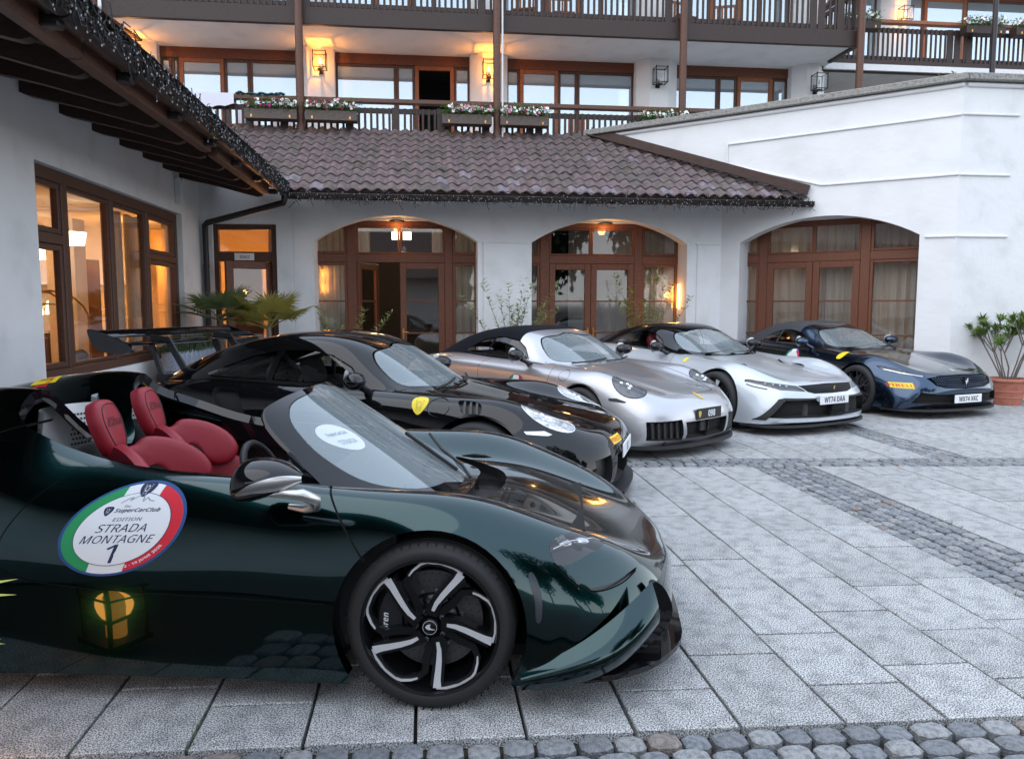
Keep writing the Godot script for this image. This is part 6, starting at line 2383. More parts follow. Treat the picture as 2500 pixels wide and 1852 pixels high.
	recess(c, "headlight_bowl", sk, hl, 0, 0.045, M.gloss_black, both, Rect2(2.2, 1.5, 3, 4))
	for sg in both:
		var h := Node3D.new()
		h.name = "headlight"
		T.add_child(h, true)
		var b := MB.new()
		b.ell(Vector3(0.50, 0.604, 0.725 * sg), Vector3(0.042, 0.024, 0.03))
		b.ell(Vector3(0.575, 0.608, 0.70 * sg), Vector3(0.035, 0.018, 0.025))
		part(h, "lamp", b.mesh(), M.lamp_chrome)
		applique(h, "lens", sk, hl, 0, M.car_glass, sg, 0.001, Rect2(2.2, 1.5, 3, 4))
		b = MB.new()
		var lp := []
		for e in [[0.47, 0.622], [0.54, 0.636], [0.63, 0.632], [0.70, 0.618]]:
			var q: Vector2 = sk.inv(Vector2(e[0], e[1]), 0, Rect2(2.2, 1.5, 3, 4))
			lp.append(sk.P(q.x, q.y, -0.012, sg))
		b.tube(lp, 0.004, 5)
		part(h, "light_blade", b.mesh(), M.lamp_chrome)
	seam(c, sk, curve([0.468, 0.575, 0.51, 0.535, 0.56, 0.487, 0.60, 0.463, 0.66, 0.452, 0.74, 0.46, 0.80, 0.482], 4, false), 0, both, 0.006, front)
	recess(c, "bumper_slit", sk, curve([0.615, 0.468, 0.70, 0.470, 0.795, 0.490, 0.79, 0.480, 0.70, 0.458, 0.63, 0.457], 4), 0, 0.02, M.gloss_black, both, front)
	# door lines
	seam(c, sk, curve([-1.47, 0.89, -1.53, 0.84, -1.61, 0.76, -1.69, 0.64, -1.70, 0.55, -1.62, 0.49, -1.33, 0.45, -0.85, 0.425, -0.40, 0.415], 5, false), 0, both, 0.0045, Rect2(5, 2, 9, 5))
	seam(c, sk, curve([-0.44, 0.835, -0.39, 0.77, -0.33, 0.69, -0.25, 0.585], 4, false), 0, both, 0.008, Rect2(5, 2, 9, 5))
	seam(c, sk, curve([-1.71, 1.06, -1.86, 1.02, -2.05, 0.93], 4, false), 0, both, 0.005, Rect2(9, 1, 6, 5))
	# side marker on the arch
	for sg in both:
		applique(T, "arch_reflector", sk, curve([0.375, 0.54, 0.395, 0.545, 0.425, 0.47, 0.425, 0.38, 0.405, 0.375, 0.40, 0.45], 3), 0, M.lamp_dark, sg, 0.004, Rect2(1.2, 3.0, 7, 4))
	finish(c, "body", sk, M.paint_green, 0.1)
	# twisted lower blade of the bumper
	var bl := CarSkin.new([
		[0.355, 0.185, 0.945, 0.35, 0.165, 0.958, 0.35, 0.14, 0.966, 0.35, 0.11, 0.955],
		[0.52, 0.255, 0.925, 0.53, 0.215, 0.955, 0.53, 0.17, 0.962, 0.52, 0.125, 0.945],
		[0.68, 0.345, 0.865, 0.70, 0.29, 0.91, 0.71, 0.235, 0.925, 0.70, 0.18, 0.905],
		[0.80, 0.425, 0.785, 0.82, 0.365, 0.83, 0.83, 0.305, 0.845, 0.82, 0.25, 0.825],
		[0.855, 0.465, 0.735, 0.875, 0.40, 0.765, 0.885, 0.335, 0.78, 0.875, 0.29, 0.765]])
	for sg in both:
		var b := MB.new()
		bl.emit(b, PackedVector2Array(), [], 0.0, sg, 0.2)
		part(T, "bumper_blade", b.mesh(), M.paint_green)
	# splitter with upturned ends
	var sp := curve([0.40, 0.92, 0.60, 0.90, 0.76, 0.84, 0.90, 0.72, 1.01, 0.52, 1.035, 0.28, 1.045, 0.0, 1.035, -0.28, 0.99, -0.52, 0.90, -0.72, 0.76, -0.84, 0.60, -0.90, 0.40, -0.92], 3, false)
	sp.append(Vector2(0.5, 0.0))
	var b := MB.new()
	b.extrude(PackedVector2Array(sp), Vector3(0, 0.118, 0), Vector3.RIGHT, Vector3(0, 0, 1), Vector3(0, 0.022, 0))
	part(T, "front_splitter", b.mesh(), M.gloss_black)
	for sg in both:
		b = MB.new()
		b.extrude(PackedVector2Array(curve([0.80, 0.16, 0.90, 0.24, 0.935, 0.33, 0.90, 0.42, 0.855, 0.44, 0.85, 0.34], 4)), Vector3(0, 0, 0.66 * sg), Vector3(1, 0, 0), Vector3(0, 1, 0), Vector3(0.012, 0, 0.03 * sg))
		part(T, "splitter_fin", b.mesh(), M.gloss_black)
	# dark underside
	b = MB.new()
	b.box(Vector3(-1.25, 0.14, 0), Vector3(4.3, 0.05, 1.35))
	b.box(Vector3(-1.34, 0.135, 0), Vector3(1.9, 0.05, 1.78))
	b.box(Vector3(0.66, 0.16, 0), Vector3(0.5, 0.05, 1.3))
	part(T, "floor_tray", b.mesh(), M.hollow)
	b = MB.new()
	b.box(Vector3(0.15, 0.38, 0), Vector3(0.9, 0.4, 0.9))
	b.box(Vector3(-2.6, 0.5, 0), Vector3(1.5, 0.5, 0.9))
	part(T, "bulkhead", b.mesh(), M.hollow)
	# screen: gloss frame with a pane let in
	var ws := add_skin(c, [
		[0.03, 0.695, 0, 0.00, 0.695, 0.2, -0.06, 0.70, 0.38, -0.19, 0.715, 0.53, -0.35, 0.745, 0.61, -0.47, 0.77, 0.635],
		[-0.17, 0.805, 0, -0.19, 0.805, 0.2, -0.245, 0.805, 0.37, -0.36, 0.815, 0.505, -0.49, 0.835, 0.575, -0.575, 0.855, 0.595],
		[-0.42, 0.965, 0, -0.435, 0.965, 0.2, -0.48, 0.96, 0.355, -0.565, 0.955, 0.475, -0.655, 0.955, 0.54, -0.715, 0.965, 0.555],
		[-0.62, 1.095, 0, -0.63, 1.09, 0.195, -0.665, 1.08, 0.34, -0.72, 1.065, 0.45, -0.77, 1.055, 0.51, -0.795, 1.05, 0.52],
		[-0.72, 1.16, 0, -0.73, 1.155, 0.18, -0.76, 1.14, 0.31, -0.785, 1.12, 0.41, -0.805, 1.10, 0.465, -0.81, 1.08, 0.475]])
	panel(c, "windscreen", ws, curve([-0.03, 0.722, 0.2, 0.724, 0.40, 0.74, 0.515, 0.79, 0.525, 0.88, 0.495, 0.98, 0.44, 1.06, 0.33, 1.115, 0.14, 1.14, -0.03, 1.142], 4), 1, M.screen_glass, both, -0.002, 0.002, Rect2(-1, -1, 99, 99), M.gloss_black)
	for ch in T.get_children():
		if str(ch.name).begins_with("windscreen_seal"):
			T.remove_child(ch)
			ch.free()
	finish(c, "screen_frame", ws, M.gloss_black, 0.125)
	b = MB.new()
	for sg in both:
		ws.emit(b, PackedVector2Array(), c.holes[ws][sg], -0.022, sg, 0.125)
		for i in 40:
			var u0 := 4.0 * i / 40.0
			var u1 := 4.0 * (i + 1) / 40.0
			b.fquad(ws.P(u0, 5.0, 0, sg), ws.P(u1, 5.0, 0, sg), ws.P(u1, 5.0, -0.022, sg), ws.P(u0, 5.0, -0.022, sg))
			var t0 := 5.0 * i / 40.0
			var t1 := 5.0 * (i + 1) / 40.0
			b.fquad(ws.P(4.0, t0, 0, sg), ws.P(4.0, t1, 0, sg), ws.P(4.0, t1, -0.022, sg), ws.P(4.0, t0, -0.022, sg))
	part(T, "screen_inner_frame", b.mesh(), M.gloss_black)
	for sg in both:
		b = MB.new()
		b.extrude(PackedVector2Array(curve([-0.49, 0.765, -0.58, 0.855, -0.66, 0.93, -0.60, 0.83, -0.55, 0.77], 3)), Vector3(0, 0, 0.60 * sg), Vector3.RIGHT, Vector3.UP, Vector3(0, 0, -0.05 * sg))
		part(T, "pillar_foot", b.mesh(), M.gloss_black)
	# sticker behind the screen
	b = MB.new()
	var cent := ws.inv(Vector2(0.36, 0.965), 1)
	for i in 28:
		var a0 := TAU * i / 28.0
		var a1 := TAU * (i + 1) / 28.0
		var P := func(a: float) -> Vector3:
			var q := ws.inv(Vector2(0.36 + 0.085 * cos(a), 0.965 + 0.055 * sin(a)), 1)
			return ws.P(q.x, q.y, -0.006, 1.0)
		var m0 := ws.P(cent.x, cent.y, -0.006, 1.0)
		b.ftri(m0, P.call(a0), P.call(a1))
	var sst := part(T, "screen_sticker", b.mesh(), M.decal_white)
	b = MB.new()
	lay_text(b, ws, text_pts("SuperCarClub", 0.016, true, 0.25), 1, 1.0, -0.0045, func(p: Vector2) -> Vector2: return Vector2(0.36 - p.x, 0.978 + p.y))
	lay_text(b, ws, text_pts("STRADA", 0.018), 1, 1.0, -0.0045, func(p: Vector2) -> Vector2: return Vector2(0.36 - p.x, 0.945 + p.y))
	part(sst, "lettering", b.mesh(), M.decal_navy)
	# wiper
	b = MB.new()
	b.tube([Vector3(0.05, 0.715, 0.05), Vector3(0.0, 0.76, -0.02), Vector3(-0.12, 0.82, -0.12), Vector3(-0.22, 0.86, -0.34)], 0.008, 6)
	b.beam(Vector3(-0.02, 0.745, 0.02), Vector3(-0.30, 0.905, -0.10), 0.012, 0.016)
	part(T, "wiper", b.mesh(), M.satin_black)
	# cabin
	b = MB.new()
	b.box(Vector3(-1.0, 0.22, 0), Vector3(1.7, 0.04, 1.5))
	b.box(Vector3(-1.95, 0.55, 0), Vector3(0.04, 0.7, 1.6))
	for sg in both:
		b.box(Vector3(-1.05, 0.46, 0.80 * sg), Vector3(1.8, 0.50, 0.03))
	b.box(Vector3(-1.2, 0.40, 0), Vector3(1.2, 0.3, 0.16), 0.06)
	part(T, "cockpit_tub", b.mesh(), M.cabin)
	b = MB.new()
	b.extrude(PackedVector2Array(curve([-0.30, 0.30, -0.20, 0.66, -0.45, 0.765, -0.62, 0.76, -0.66, 0.70, -0.52, 0.45], 4)), Vector3(0, 0, -0.62), Vector3.RIGHT, Vector3.UP, Vector3(0, 0, 1.24))
	part(T, "dashboard", b.mesh(), M.cabin)
	b = MB.new()
	b.ell(Vector3(-0.67, 0.805, 0.35), Vector3(0.11, 0.06, 0.13))
	part(T, "instrument_pod", b.mesh(), M.cabin_grey)
	steering(c, Vector3(-0.86, 0.77, 0.35), 0.165, M.satin_black)
	for sg in both:
		racing_seat(c, 0.28 * sg, sg)
	mirror_and_decals(c, sk)
	for sg in both:
		wheel(c, 0.0, 0.825, 0.329, 0.262, 0.215, sg, 0, M.satin_black)
		wheel(c, -2.67, 0.82, 0.345, 0.27, 0.27, sg, 0, M.satin_black, 20.0)

func racing_seat(c: Dictionary, w: float, sg: float) -> void:
	var n := Node3D.new()
	n.name = "seat"
	n.position = Vector3(-1.64 if sg > 0 else -1.75, 0.98, w)
	c.node.add_child(n, true)
	var up := Vector3(-0.30, 0.954, 0).normalized()
	var fw := Vector3(0.954, 0.30, 0).normalized()
	var zz := Vector3(0, 0, 1)
	var b := MB.new()
	puff(b, curve([-0.07, -0.125, 0.07, -0.125, 0.115, 0.0, 0.105, 0.08, 0.06, 0.125, -0.06, 0.125, -0.105, 0.08, -0.115, 0.0], 4), Vector3.ZERO, zz * 0.74, up, fw, 0.042, 0.035)
	var hr := part(n, "headrest", b.mesh(), M.red_leather)
	b = MB.new()
	var ring := curve([-0.055, -0.11, 0.055, -0.11, 0.095, 0.0, 0.088, 0.07, 0.05, 0.11, -0.05, 0.11, -0.088, 0.07, -0.095, 0.0], 4)
	var rp := []
	for p in ring:
		rp.append(zz * p.x * 0.70 + up * p.y * 0.92 + fw * 0.038)
	rp.append(rp[0])
	b.tube(rp, 0.0022, 5, false)
	part(hr, "stitch_line", b.mesh(), M.satin_black)
	b = MB.new()
	text_mesh(b, "Elva", 0.040, fw * 0.0462 + up * 0.02, -zz, up, false, 0.35, 1.0, "Droid Serif")
	part(hr, "embossed_script", b.mesh(), M.satin_black)
	# shoulder yoke with its two slots, then back panel, bolsters, cushion
	b = MB.new()
	for s in [-1.0, 1.0]:
		var ex: Vector3 = (zz * s * 0.62 + fw * 0.78).normalized()
		var en: Vector3 = (fw * 0.62 - zz * s * 0.78).normalized()
		puff(b, curve([0.0, -0.13, 0.07, -0.12, 0.13, -0.10, 0.24, -0.15, 0.33, -0.24, 0.36, -0.34, 0.30, -0.40, 0.20, -0.38, 0.15, -0.27, 0.07, -0.225, 0.0, -0.225], 3), zz * s * 0.03, ex, up, en, 0.030, 0.030)
	var sl := MB.new()
	for s in [-1.0, 1.0]:
		var ex: Vector3 = (zz * s * 0.62 + fw * 0.78).normalized()
		var en: Vector3 = (fw * 0.62 - zz * s * 0.78).normalized()
		puff(sl, curve([0.05, -0.235, 0.11, -0.235, 0.18, -0.29, 0.175, -0.33, 0.10, -0.315, 0.04, -0.27], 3), zz * s * 0.03 + en * 0.018, ex, up, en, 0.012, 0.004)
	part(n, "harness_slot", sl.mesh(), M.hollow)
	part(n, "shoulder_yoke", b.mesh(), M.red_leather)
	b = MB.new()
	puff(b, curve([-0.16, -0.29, 0.0, -0.275, 0.16, -0.29, 0.19, -0.42, 0.18, -0.62, -0.18, -0.62, -0.19, -0.42], 3), -fw * 0.03, zz, up, fw, 0.04, 0.03)
	part(n, "back_panel", b.mesh(), M.red_leather)
	for s in [-1.0, 1.0]:
		b = MB.new()
		var ex: Vector3 = (zz * s * 0.45 + fw * 0.89).normalized()
		var en: Vector3 = (fw * 0.45 - zz * s * 0.89).normalized()
		puff(b, curve([0.0, -0.30, 0.14, -0.30, 0.30, -0.42, 0.42, -0.60, 0.36, -0.68, 0.0, -0.68], 3), zz * s * 0.17, ex, up, en, 0.035, 0.03)
		part(n, "side_bolster", b.mesh(), M.red_leather)
	b = MB.new()
	puff(b, curve([-0.24, 0.0, 0.24, 0.0, 0.25, 0.3, 0.2, 0.52, -0.2, 0.52, -0.25, 0.3], 3), up * -0.66 + Vector3(0, -0.02, 0), zz, Vector3(1, 0.12, 0).normalized(), Vector3(-0.12, 1, 0).normalized(), 0.06, 0.10)
	part(n, "cushion", b.mesh(), M.red_leather)
	# brushed shell in the hump behind the head
	b = MB.new()
	var k := 14
	for i in k:
		var a0 := lerpf(-1.25, 1.25, float(i) / k)
		var a1 := lerpf(-1.25, 1.25, float(i + 1) / k)
		var f := func(a: float, y: float) -> Vector3: return Vector3(-0.10 - 0.17 * cos(a) - 0.10 * maxf(y, 0.0) , y, 0.26 * sin(a) * (1.0 - 0.35 * maxf(0.0, y * 6.0)))
		for e in [[-0.30, -0.12], [-0.12, -0.02], [-0.02, 0.05], [0.05, 0.095]]:
			var A: Vector3 = f.call(a0, e[0]); var B: Vector3 = f.call(a1, e[0])
			var C: Vector3 = f.call(a1, e[1]); var D: Vector3 = f.call(a0, e[1])
			var na := Vector3(cos(a0), 0.2, -sin(a0)).normalized()
			var nb := Vector3(cos(a1), 0.2, -sin(a1)).normalized()
			b.sq(A, B, C, D, na, nb, nb, na)
	part(n, "brushed_shell", b.mesh(), M.shell_grey)
	b = MB.new()
	for i in 9:
		for j in 11:
			var a := 0.42 + i * 0.075 + (0.035 if j % 2 else 0.0)
			for s in [-1.0, 1.0]:
				var y := -0.20 + j * 0.024
				b.lathe([Vector2(0.006, 0.0), Vector2(0.0, 0.0)], Vector3(-0.10 - 0.167 * cos(a) - 0.10 * maxf(y, 0.0), y, 0.256 * s * sin(a) * (1.0 - 0.35 * maxf(0.0, y * 6.0))), Vector3(cos(a), 0.1, -s * sin(a)), 6)
	part(n, "shell_perforations", b.mesh(), M.satin_black).set_meta("kind", "stuff")
	b = MB.new()
	puff(b, curve([-0.19, -0.42, 0.19, -0.42, 0.20, -0.22, 0.12, -0.10, -0.12, -0.10, -0.20, -0.22], 3), Vector3(-0.14, 0, 0), zz, up, fw, 0.02, 0.02)
	part(n, "shell_pad", b.mesh(), M.cabin)
	if sg < 0:
		b = MB.new()
		b.beam(fw * 0.06 + up * -0.16 + zz * 0.06, fw * 0.20 + up * -0.64 + zz * 0.17, 0.055, 0.004, fw)
		part(n, "seat_belt", b.mesh(), M.belt)

func mirror_and_decals(c: Dictionary, sk: CarSkin) -> void:
	var T: Node3D = c.node
	for sg in [1.0]:
		var n := Node3D.new()
		n.name = "door_mirror"
		T.add_child(n, true)
		var m := CarSkin.new([
			[-0.70, 0.885, 0.965, -0.70, 0.90, 0.985, -0.70, 0.895, 1.01, -0.70, 0.875, 1.015, -0.70, 0.86, 1.0, -0.70, 0.865, 0.975, -0.70, 0.885, 0.965],
			[-0.695, 0.95, 0.90, -0.695, 0.965, 0.98, -0.69, 0.94, 1.06, -0.69, 0.88, 1.085, -0.69, 0.835, 1.04, -0.69, 0.83, 0.95, -0.695, 0.89, 0.89],
			[-0.62, 0.975, 0.91, -0.615, 0.985, 0.98, -0.61, 0.955, 1.065, -0.61, 0.90, 1.09, -0.61, 0.85, 1.045, -0.61, 0.845, 0.96, -0.62, 0.91, 0.90],
			[-0.53, 0.965, 0.935, -0.53, 0.97, 0.985, -0.525, 0.95, 1.045, -0.525, 0.91, 1.06, -0.525, 0.875, 1.03, -0.53, 0.875, 0.97, -0.53, 0.92, 0.93],
			[-0.455, 0.925, 0.975, -0.455, 0.93, 0.99, -0.455, 0.925, 1.005, -0.455, 0.915, 1.01, -0.455, 0.905, 1.0, -0.455, 0.907, 0.98, -0.455, 0.918, 0.973]])
		var b := MB.new()
		m.emit(b, PackedVector2Array(), [], 0.0, sg, 0.2)
		part(n, "shell", b.mesh(), M.gloss_black)
		b = MB.new()
		m.emit(b, PackedVector2Array([Vector2(1.3, 3.15), Vector2(2.0, 2.75), Vector2(3.0, 2.4), Vector2(4.1, 2.1), Vector2(4.1, 4.2), Vector2(3.0, 3.7), Vector2(2.0, 3.35), Vector2(1.4, 3.3)]), [], 0.003, sg, 0.2)
		part(n, "bright_insert", b.mesh(), M.alu)
		b = MB.new()
		var w := [1.02, 1.03, 1.02, 0.99, 0.955, 0.925, 0.905]
		var pts := [Vector3(-0.60, 0.858, 0), Vector3(-0.52, 0.868, 0), Vector3(-0.45, 0.862, 0), Vector3(-0.41, 0.835, 0), Vector3(-0.42, 0.80, 0), Vector3(-0.47, 0.782, 0), Vector3(-0.54, 0.785, 0)]
		var wid := [0.012, 0.03, 0.038, 0.040, 0.034, 0.03, 0.02]
		var tp := []
		for i in pts.size():
			tp.append(Vector3(pts[i].x, pts[i].y, w[i] * sg))
		b.tube(tp, wid.map(func(x): return x * 0.58), 10)
		part(n, "stalk", b.mesh(), M.alu)
	# round event sticker on the right flank
	var F := func(p: Vector2) -> Vector2: return Vector2(-1.222 + 0.236 * p.x + 0.066 * p.y, 0.672 + 0.006 * p.x + 0.172 * p.y)
	var lim := Rect2(7.0, 2.8, 6.0, 5.0)
	var disc := func(r: float, lo: float, hi: float) -> Array:
		var o := []
		var q := PackedVector2Array(circle(0, 0, r, 56))
		for pc in Geometry2D.intersect_polygons(q, PackedVector2Array([Vector2(lo, -2), Vector2(hi, -2), Vector2(hi, 2), Vector2(lo, 2)])):
			for p in pc:
				o.append(F.call(p))
		return o
	var S := applique(T, "event_sticker", sk, disc.call(1.0, -2, 2), 0, M.decal_blue, 1.0, 0.0012, lim, 0.03, 0.1)
	applique(S, "white_band", sk, disc.call(0.945, -2, 2), 0, M.decal_white, 1.0, 0.0022, lim, 0.03, 0.1)
	applique(S, "green_band", sk, disc.call(0.945, -2, -0.30), 0, M.decal_green, 1.0, 0.0032, lim, 0.03, 0.1)
	applique(S, "red_band", sk, disc.call(0.945, 0.30, 2), 0, M.decal_red, 1.0, 0.0032, lim, 0.03, 0.1)
	applique(S, "blue_line", sk, disc.call(0.762, -2, 2), 0, M.decal_navy, 1.0, 0.0042, lim, 0.03, 0.1)
	applique(S, "white_field", sk, disc.call(0.75, -2, 2), 0, M.decal_white, 1.0, 0.0052, lim, 0.03, 0.1)
	var b := MB.new()
	for e in [["STRADA", 0.165, 0.0, 0.045, false, 0.18, 1.05], ["MONTAGNE", 0.165, 0.0, -0.185, false, 0.18, 0.98], ["EDITION", 0.07, 0.0, 0.225, false, 0.15, 1.3], ["SuperCarClub", 0.105, 0.09, 0.40, true, 0.3, 1.12], ["The", 0.05, -0.12, 0.49, false, 0.3, 1.1]]:
		lay_text(b, sk, text_pts(e[0], e[1], e[4], e[5], "Droid Sans", e[6]), 0, 1.0, 0.0062, func(p: Vector2) -> Vector2: return F.call(p + Vector2(e[2], e[3])), lim)
	lay_text(b, sk, text_pts("1", 0.40, false, 0.0, "Droid Sans", 1.15), 0, 1.0, 0.0062, func(p: Vector2) -> Vector2: return F.call(p + Vector2(-0.02, -0.50)), lim)
	var mt := [[-0.26, 0.56], [-0.17, 0.64], [-0.10, 0.67], [-0.13, 0.60], [0.0, 0.71], [0.05, 0.75], [0.08, 0.64], [0.09, 0.58], [0.14, 0.66], [0.20, 0.60], [0.28, 0.585]]
	var g := MB.new()
	for i in mt.size() - 1:
		var p := Vector2(mt[i][0], mt[i][1])
		var q := Vector2(mt[i + 1][0], mt[i + 1][1])
		var nn := Vector2(-(q.y - p.y), q.x - p.x).normalized() * 0.008
		lay_text(g, sk, [[p + nn, q + nn, q - nn], [p + nn, q - nn, p - nn]], 0, 1.0, 0.0062, F, lim)
	part(S, "lettering", b.mesh(), M.decal_navy)
	part(S, "mountain_line", g.mesh(), M.decal_grey)
	b = MB.new()
	var arc := func(p: Vector2) -> Vector2:
		var r := 0.855 - p.y
		var a := deg_to_rad(-47.0) + p.x / 0.855
		return F.call(Vector2(r * cos(a), r * sin(a)))
	lay_text(b, sk, text_pts("12 - 19 JUNE 2026", 0.075, true, 0.0, "Droid Sans", 1.15), 0, 1.0, 0.0062, func(p: Vector2) -> Vector2: return arc.call(p), lim)
	part(S, "date_lettering", b.mesh(), M.decal_white)
	shield(S, sk, 0, 1.0, func(p: Vector2) -> Vector2: return F.call(Vector2(0.03, 0.82) + p * Vector2(0.12, 0.15)), M.decal_navy, M.decal_white, 0.0055, lim)
	shield(S, sk, 0, 1.0, func(p: Vector2) -> Vector2: return F.call(Vector2(-0.40, 0.40) + p * Vector2(0.075, 0.10)), M.decal_navy, M.decal_white, 0.0055, lim)
	# tyre maker's sticker on the far hump, yellow flash stickers low on the flank
	pirelli(T, sk, 2, -1.0, func(p: Vector2) -> Vector2: return Vector2(-2.40 - 0.075 * p.y * 2.0, 0.50 - 0.15 * p.x), Rect2(10, 0, 6, 4))

const BODY911 := [
	[0.93, 0.14, 0, 0.93, 0.14, 0.03, 0.93, 0.14, 0.06, 0.93, 0.14, 0.09, 0.925, 0.14, 0.12, 0.92, 0.14, 0.15, 0.91, 0.14, 0.18, 0.90, 0.14, 0.20],
	[1.0, 0.26, 0, 1.0, 0.26, 0.12, 0.995, 0.25, 0.25, 0.98, 0.24, 0.38, 0.955, 0.22, 0.48, 0.92, 0.20, 0.56, 0.88, 0.17, 0.62, 0.83, 0.14, 0.67],
	[1.0, 0.45, 0, 0.995, 0.45, 0.20, 0.975, 0.44, 0.39, 0.935, 0.42, 0.55, 0.875, 0.38, 0.67, 0.80, 0.31, 0.76, 0.73, 0.23, 0.82, 0.65, 0.14, 0.86],
	[0.90, 0.59, 0, 0.89, 0.59, 0.24, 0.86, 0.59, 0.44, 0.79, 0.575, 0.62, 0.71, 0.525, 0.76, 0.62, 0.42, 0.85, 0.54, 0.29, 0.90, 0.47, 0.13, 0.91],
	[0.60, 0.68, 0, 0.60, 0.675, 0.28, 0.57, 0.67, 0.48, 0.51, 0.735, 0.67, 0.46, 0.68, 0.81, 0.42, 0.50, 0.90, 0.41, 0.30, 0.92, 0.41, 0.13, 0.915],
	[0.22, 0.755, 0, 0.22, 0.75, 0.30, 0.20, 0.745, 0.50, 0.18, 0.845, 0.69, 0.17, 0.765, 0.84, 0.17, 0.56, 0.925, 0.17, 0.32, 0.935, 0.17, 0.13, 0.925],
	[-0.1, 0.81, 0, -0.1, 0.81, 0.30, -0.1, 0.80, 0.50, -0.1, 0.865, 0.69, -0.1, 0.79, 0.845, -0.1, 0.58, 0.93, -0.1, 0.33, 0.935, -0.1, 0.13, 0.925],
	[-0.5, 0.88, 0, -0.5, 0.88, 0.30, -0.5, 0.875, 0.52, -0.5, 0.88, 0.69, -0.5, 0.80, 0.84, -0.5, 0.60, 0.90, -0.5, 0.34, 0.91, -0.5, 0.13, 0.90],
	[-1.0, 0.91, 0, -1.0, 0.91, 0.30, -1.0, 0.91, 0.55, -1.0, 0.905, 0.70, -1.0, 0.815, 0.845, -1.0, 0.62, 0.89, -1.0, 0.35, 0.905, -1.0, 0.14, 0.895],
	[-1.6, 0.93, 0, -1.6, 0.93, 0.30, -1.6, 0.93, 0.55, -1.6, 0.925, 0.71, -1.6, 0.835, 0.86, -1.6, 0.64, 0.90, -1.6, 0.36, 0.915, -1.6, 0.14, 0.90],
	[-2.05, 0.95, 0, -2.05, 0.95, 0.30, -2.05, 0.95, 0.55, -2.05, 0.935, 0.74, -2.05, 0.855, 0.89, -2.05, 0.66, 0.94, -2.05, 0.37, 0.94, -2.05, 0.15, 0.915],
	[-2.5, 0.95, 0, -2.5, 0.95, 0.30, -2.5, 0.945, 0.55, -2.5, 0.93, 0.76, -2.5, 0.855, 0.91, -2.5, 0.66, 0.96, -2.5, 0.37, 0.95, -2.5, 0.15, 0.925],
	[-3.0, 0.90, 0, -3.0, 0.90, 0.30, -3.0, 0.895, 0.55, -3.0, 0.88, 0.74, -3.0, 0.815, 0.88, -3.0, 0.64, 0.93, -3.0, 0.36, 0.925, -3.0, 0.17, 0.905],
	[-3.36, 0.80, 0, -3.36, 0.80, 0.30, -3.35, 0.80, 0.52, -3.32, 0.79, 0.68, -3.30, 0.74, 0.80, -3.28, 0.6, 0.87, -3.28, 0.36, 0.87, -3.28, 0.19, 0.85],
	[-3.53, 0.58, 0, -3.53, 0.58, 0.28, -3.51, 0.58, 0.48, -3.47, 0.57, 0.62, -3.43, 0.53, 0.72, -3.38, 0.45, 0.80, -3.36, 0.32, 0.82, -3.36, 0.2, 0.82],
	[-3.45, 0.22, 0, -3.45, 0.22, 0.28, -3.43, 0.22, 0.46, -3.40, 0.22, 0.6, -3.37, 0.22, 0.68, -3.33, 0.21, 0.76, -3.32, 0.2, 0.79, -3.32, 0.19, 0.80]]
const CAB911 := [
	[-0.42, 0.865, 0, -0.44, 0.865, 0.28, -0.50, 0.865, 0.48, -0.60, 0.87, 0.62, -0.66, 0.88, 0.69, -0.72, 0.885, 0.735],
	[-0.70, 1.03, 0, -0.72, 1.03, 0.27, -0.77, 1.025, 0.46, -0.85, 1.01, 0.575, -0.87, 0.97, 0.665, -0.88, 0.90, 0.735],
	[-1.08, 1.225, 0, -1.09, 1.22, 0.26, -1.12, 1.205, 0.44, -1.16, 1.165, 0.555, -1.14, 1.05, 0.66, -1.12, 0.905, 0.735],
	[-1.5, 1.30, 0, -1.5, 1.295, 0.26, -1.5, 1.275, 0.44, -1.5, 1.22, 0.56, -1.5, 1.08, 0.665, -1.5, 0.915, 0.74],
	[-2.0, 1.265, 0, -2.0, 1.26, 0.26, -2.0, 1.24, 0.43, -2.0, 1.18, 0.545, -2.0, 1.055, 0.65, -2.0, 0.925, 0.735],
	[-2.5, 1.155, 0, -2.5, 1.15, 0.25, -2.5, 1.13, 0.41, -2.5, 1.075, 0.51, -2.5, 0.995, 0.61, -2.5, 0.92, 0.70],
	[-3.0, 0.955, 0, -3.0, 0.955, 0.24, -3.0, 0.94, 0.40, -2.98, 0.905, 0.50, -2.97, 0.89, 0.58, -2.95, 0.86, 0.65]]

func ferrari_body() -> Array:
	# the front engined pair: lower and wider nose, long bonnet, muscular flanks
	var o := []
	var hs := [1.0, 1.06, 1.04, 1.02, 1.0, 0.985, 0.975, 0.965, 0.985, 1.0, 1.01, 1.03, 1.045, 1.05, 1.05, 1.0]
	for i in BODY911.size():
		var r := []
		for k in range(0, BODY911[i].size(), 3):
			var s: float = BODY911[i][k]
			var w: float = BODY911[i][k + 2]
			if s < -1.0:
				s = -1.0 + (s + 1.0) * 1.105
			r.append(s)
			r.append(BODY911[i][k + 1] * hs[i] if k < 15 else BODY911[i][k + 1])
			r.append(w * 1.055 if i > 2 else w * 1.10)
		o.append(r)
	return o

func ferrari_cab(rear: float) -> Array:
	var o := []
	for i in CAB911.size():
		var r := []
		for k in range(0, CAB911[i].size(), 3):
			var s: float = CAB911[i][k]
			r.append(s - [0.17, 0.24, 0.28, 0.26, 0.22, rear, rear][i])
			r.append(CAB911[i][k + 1] + [0.0, 0.0, -0.005, -0.008, -0.005, 0.0, 0.03][i])
			r.append(CAB911[i][k + 2] * 1.02)
		o.append(r)
	return o

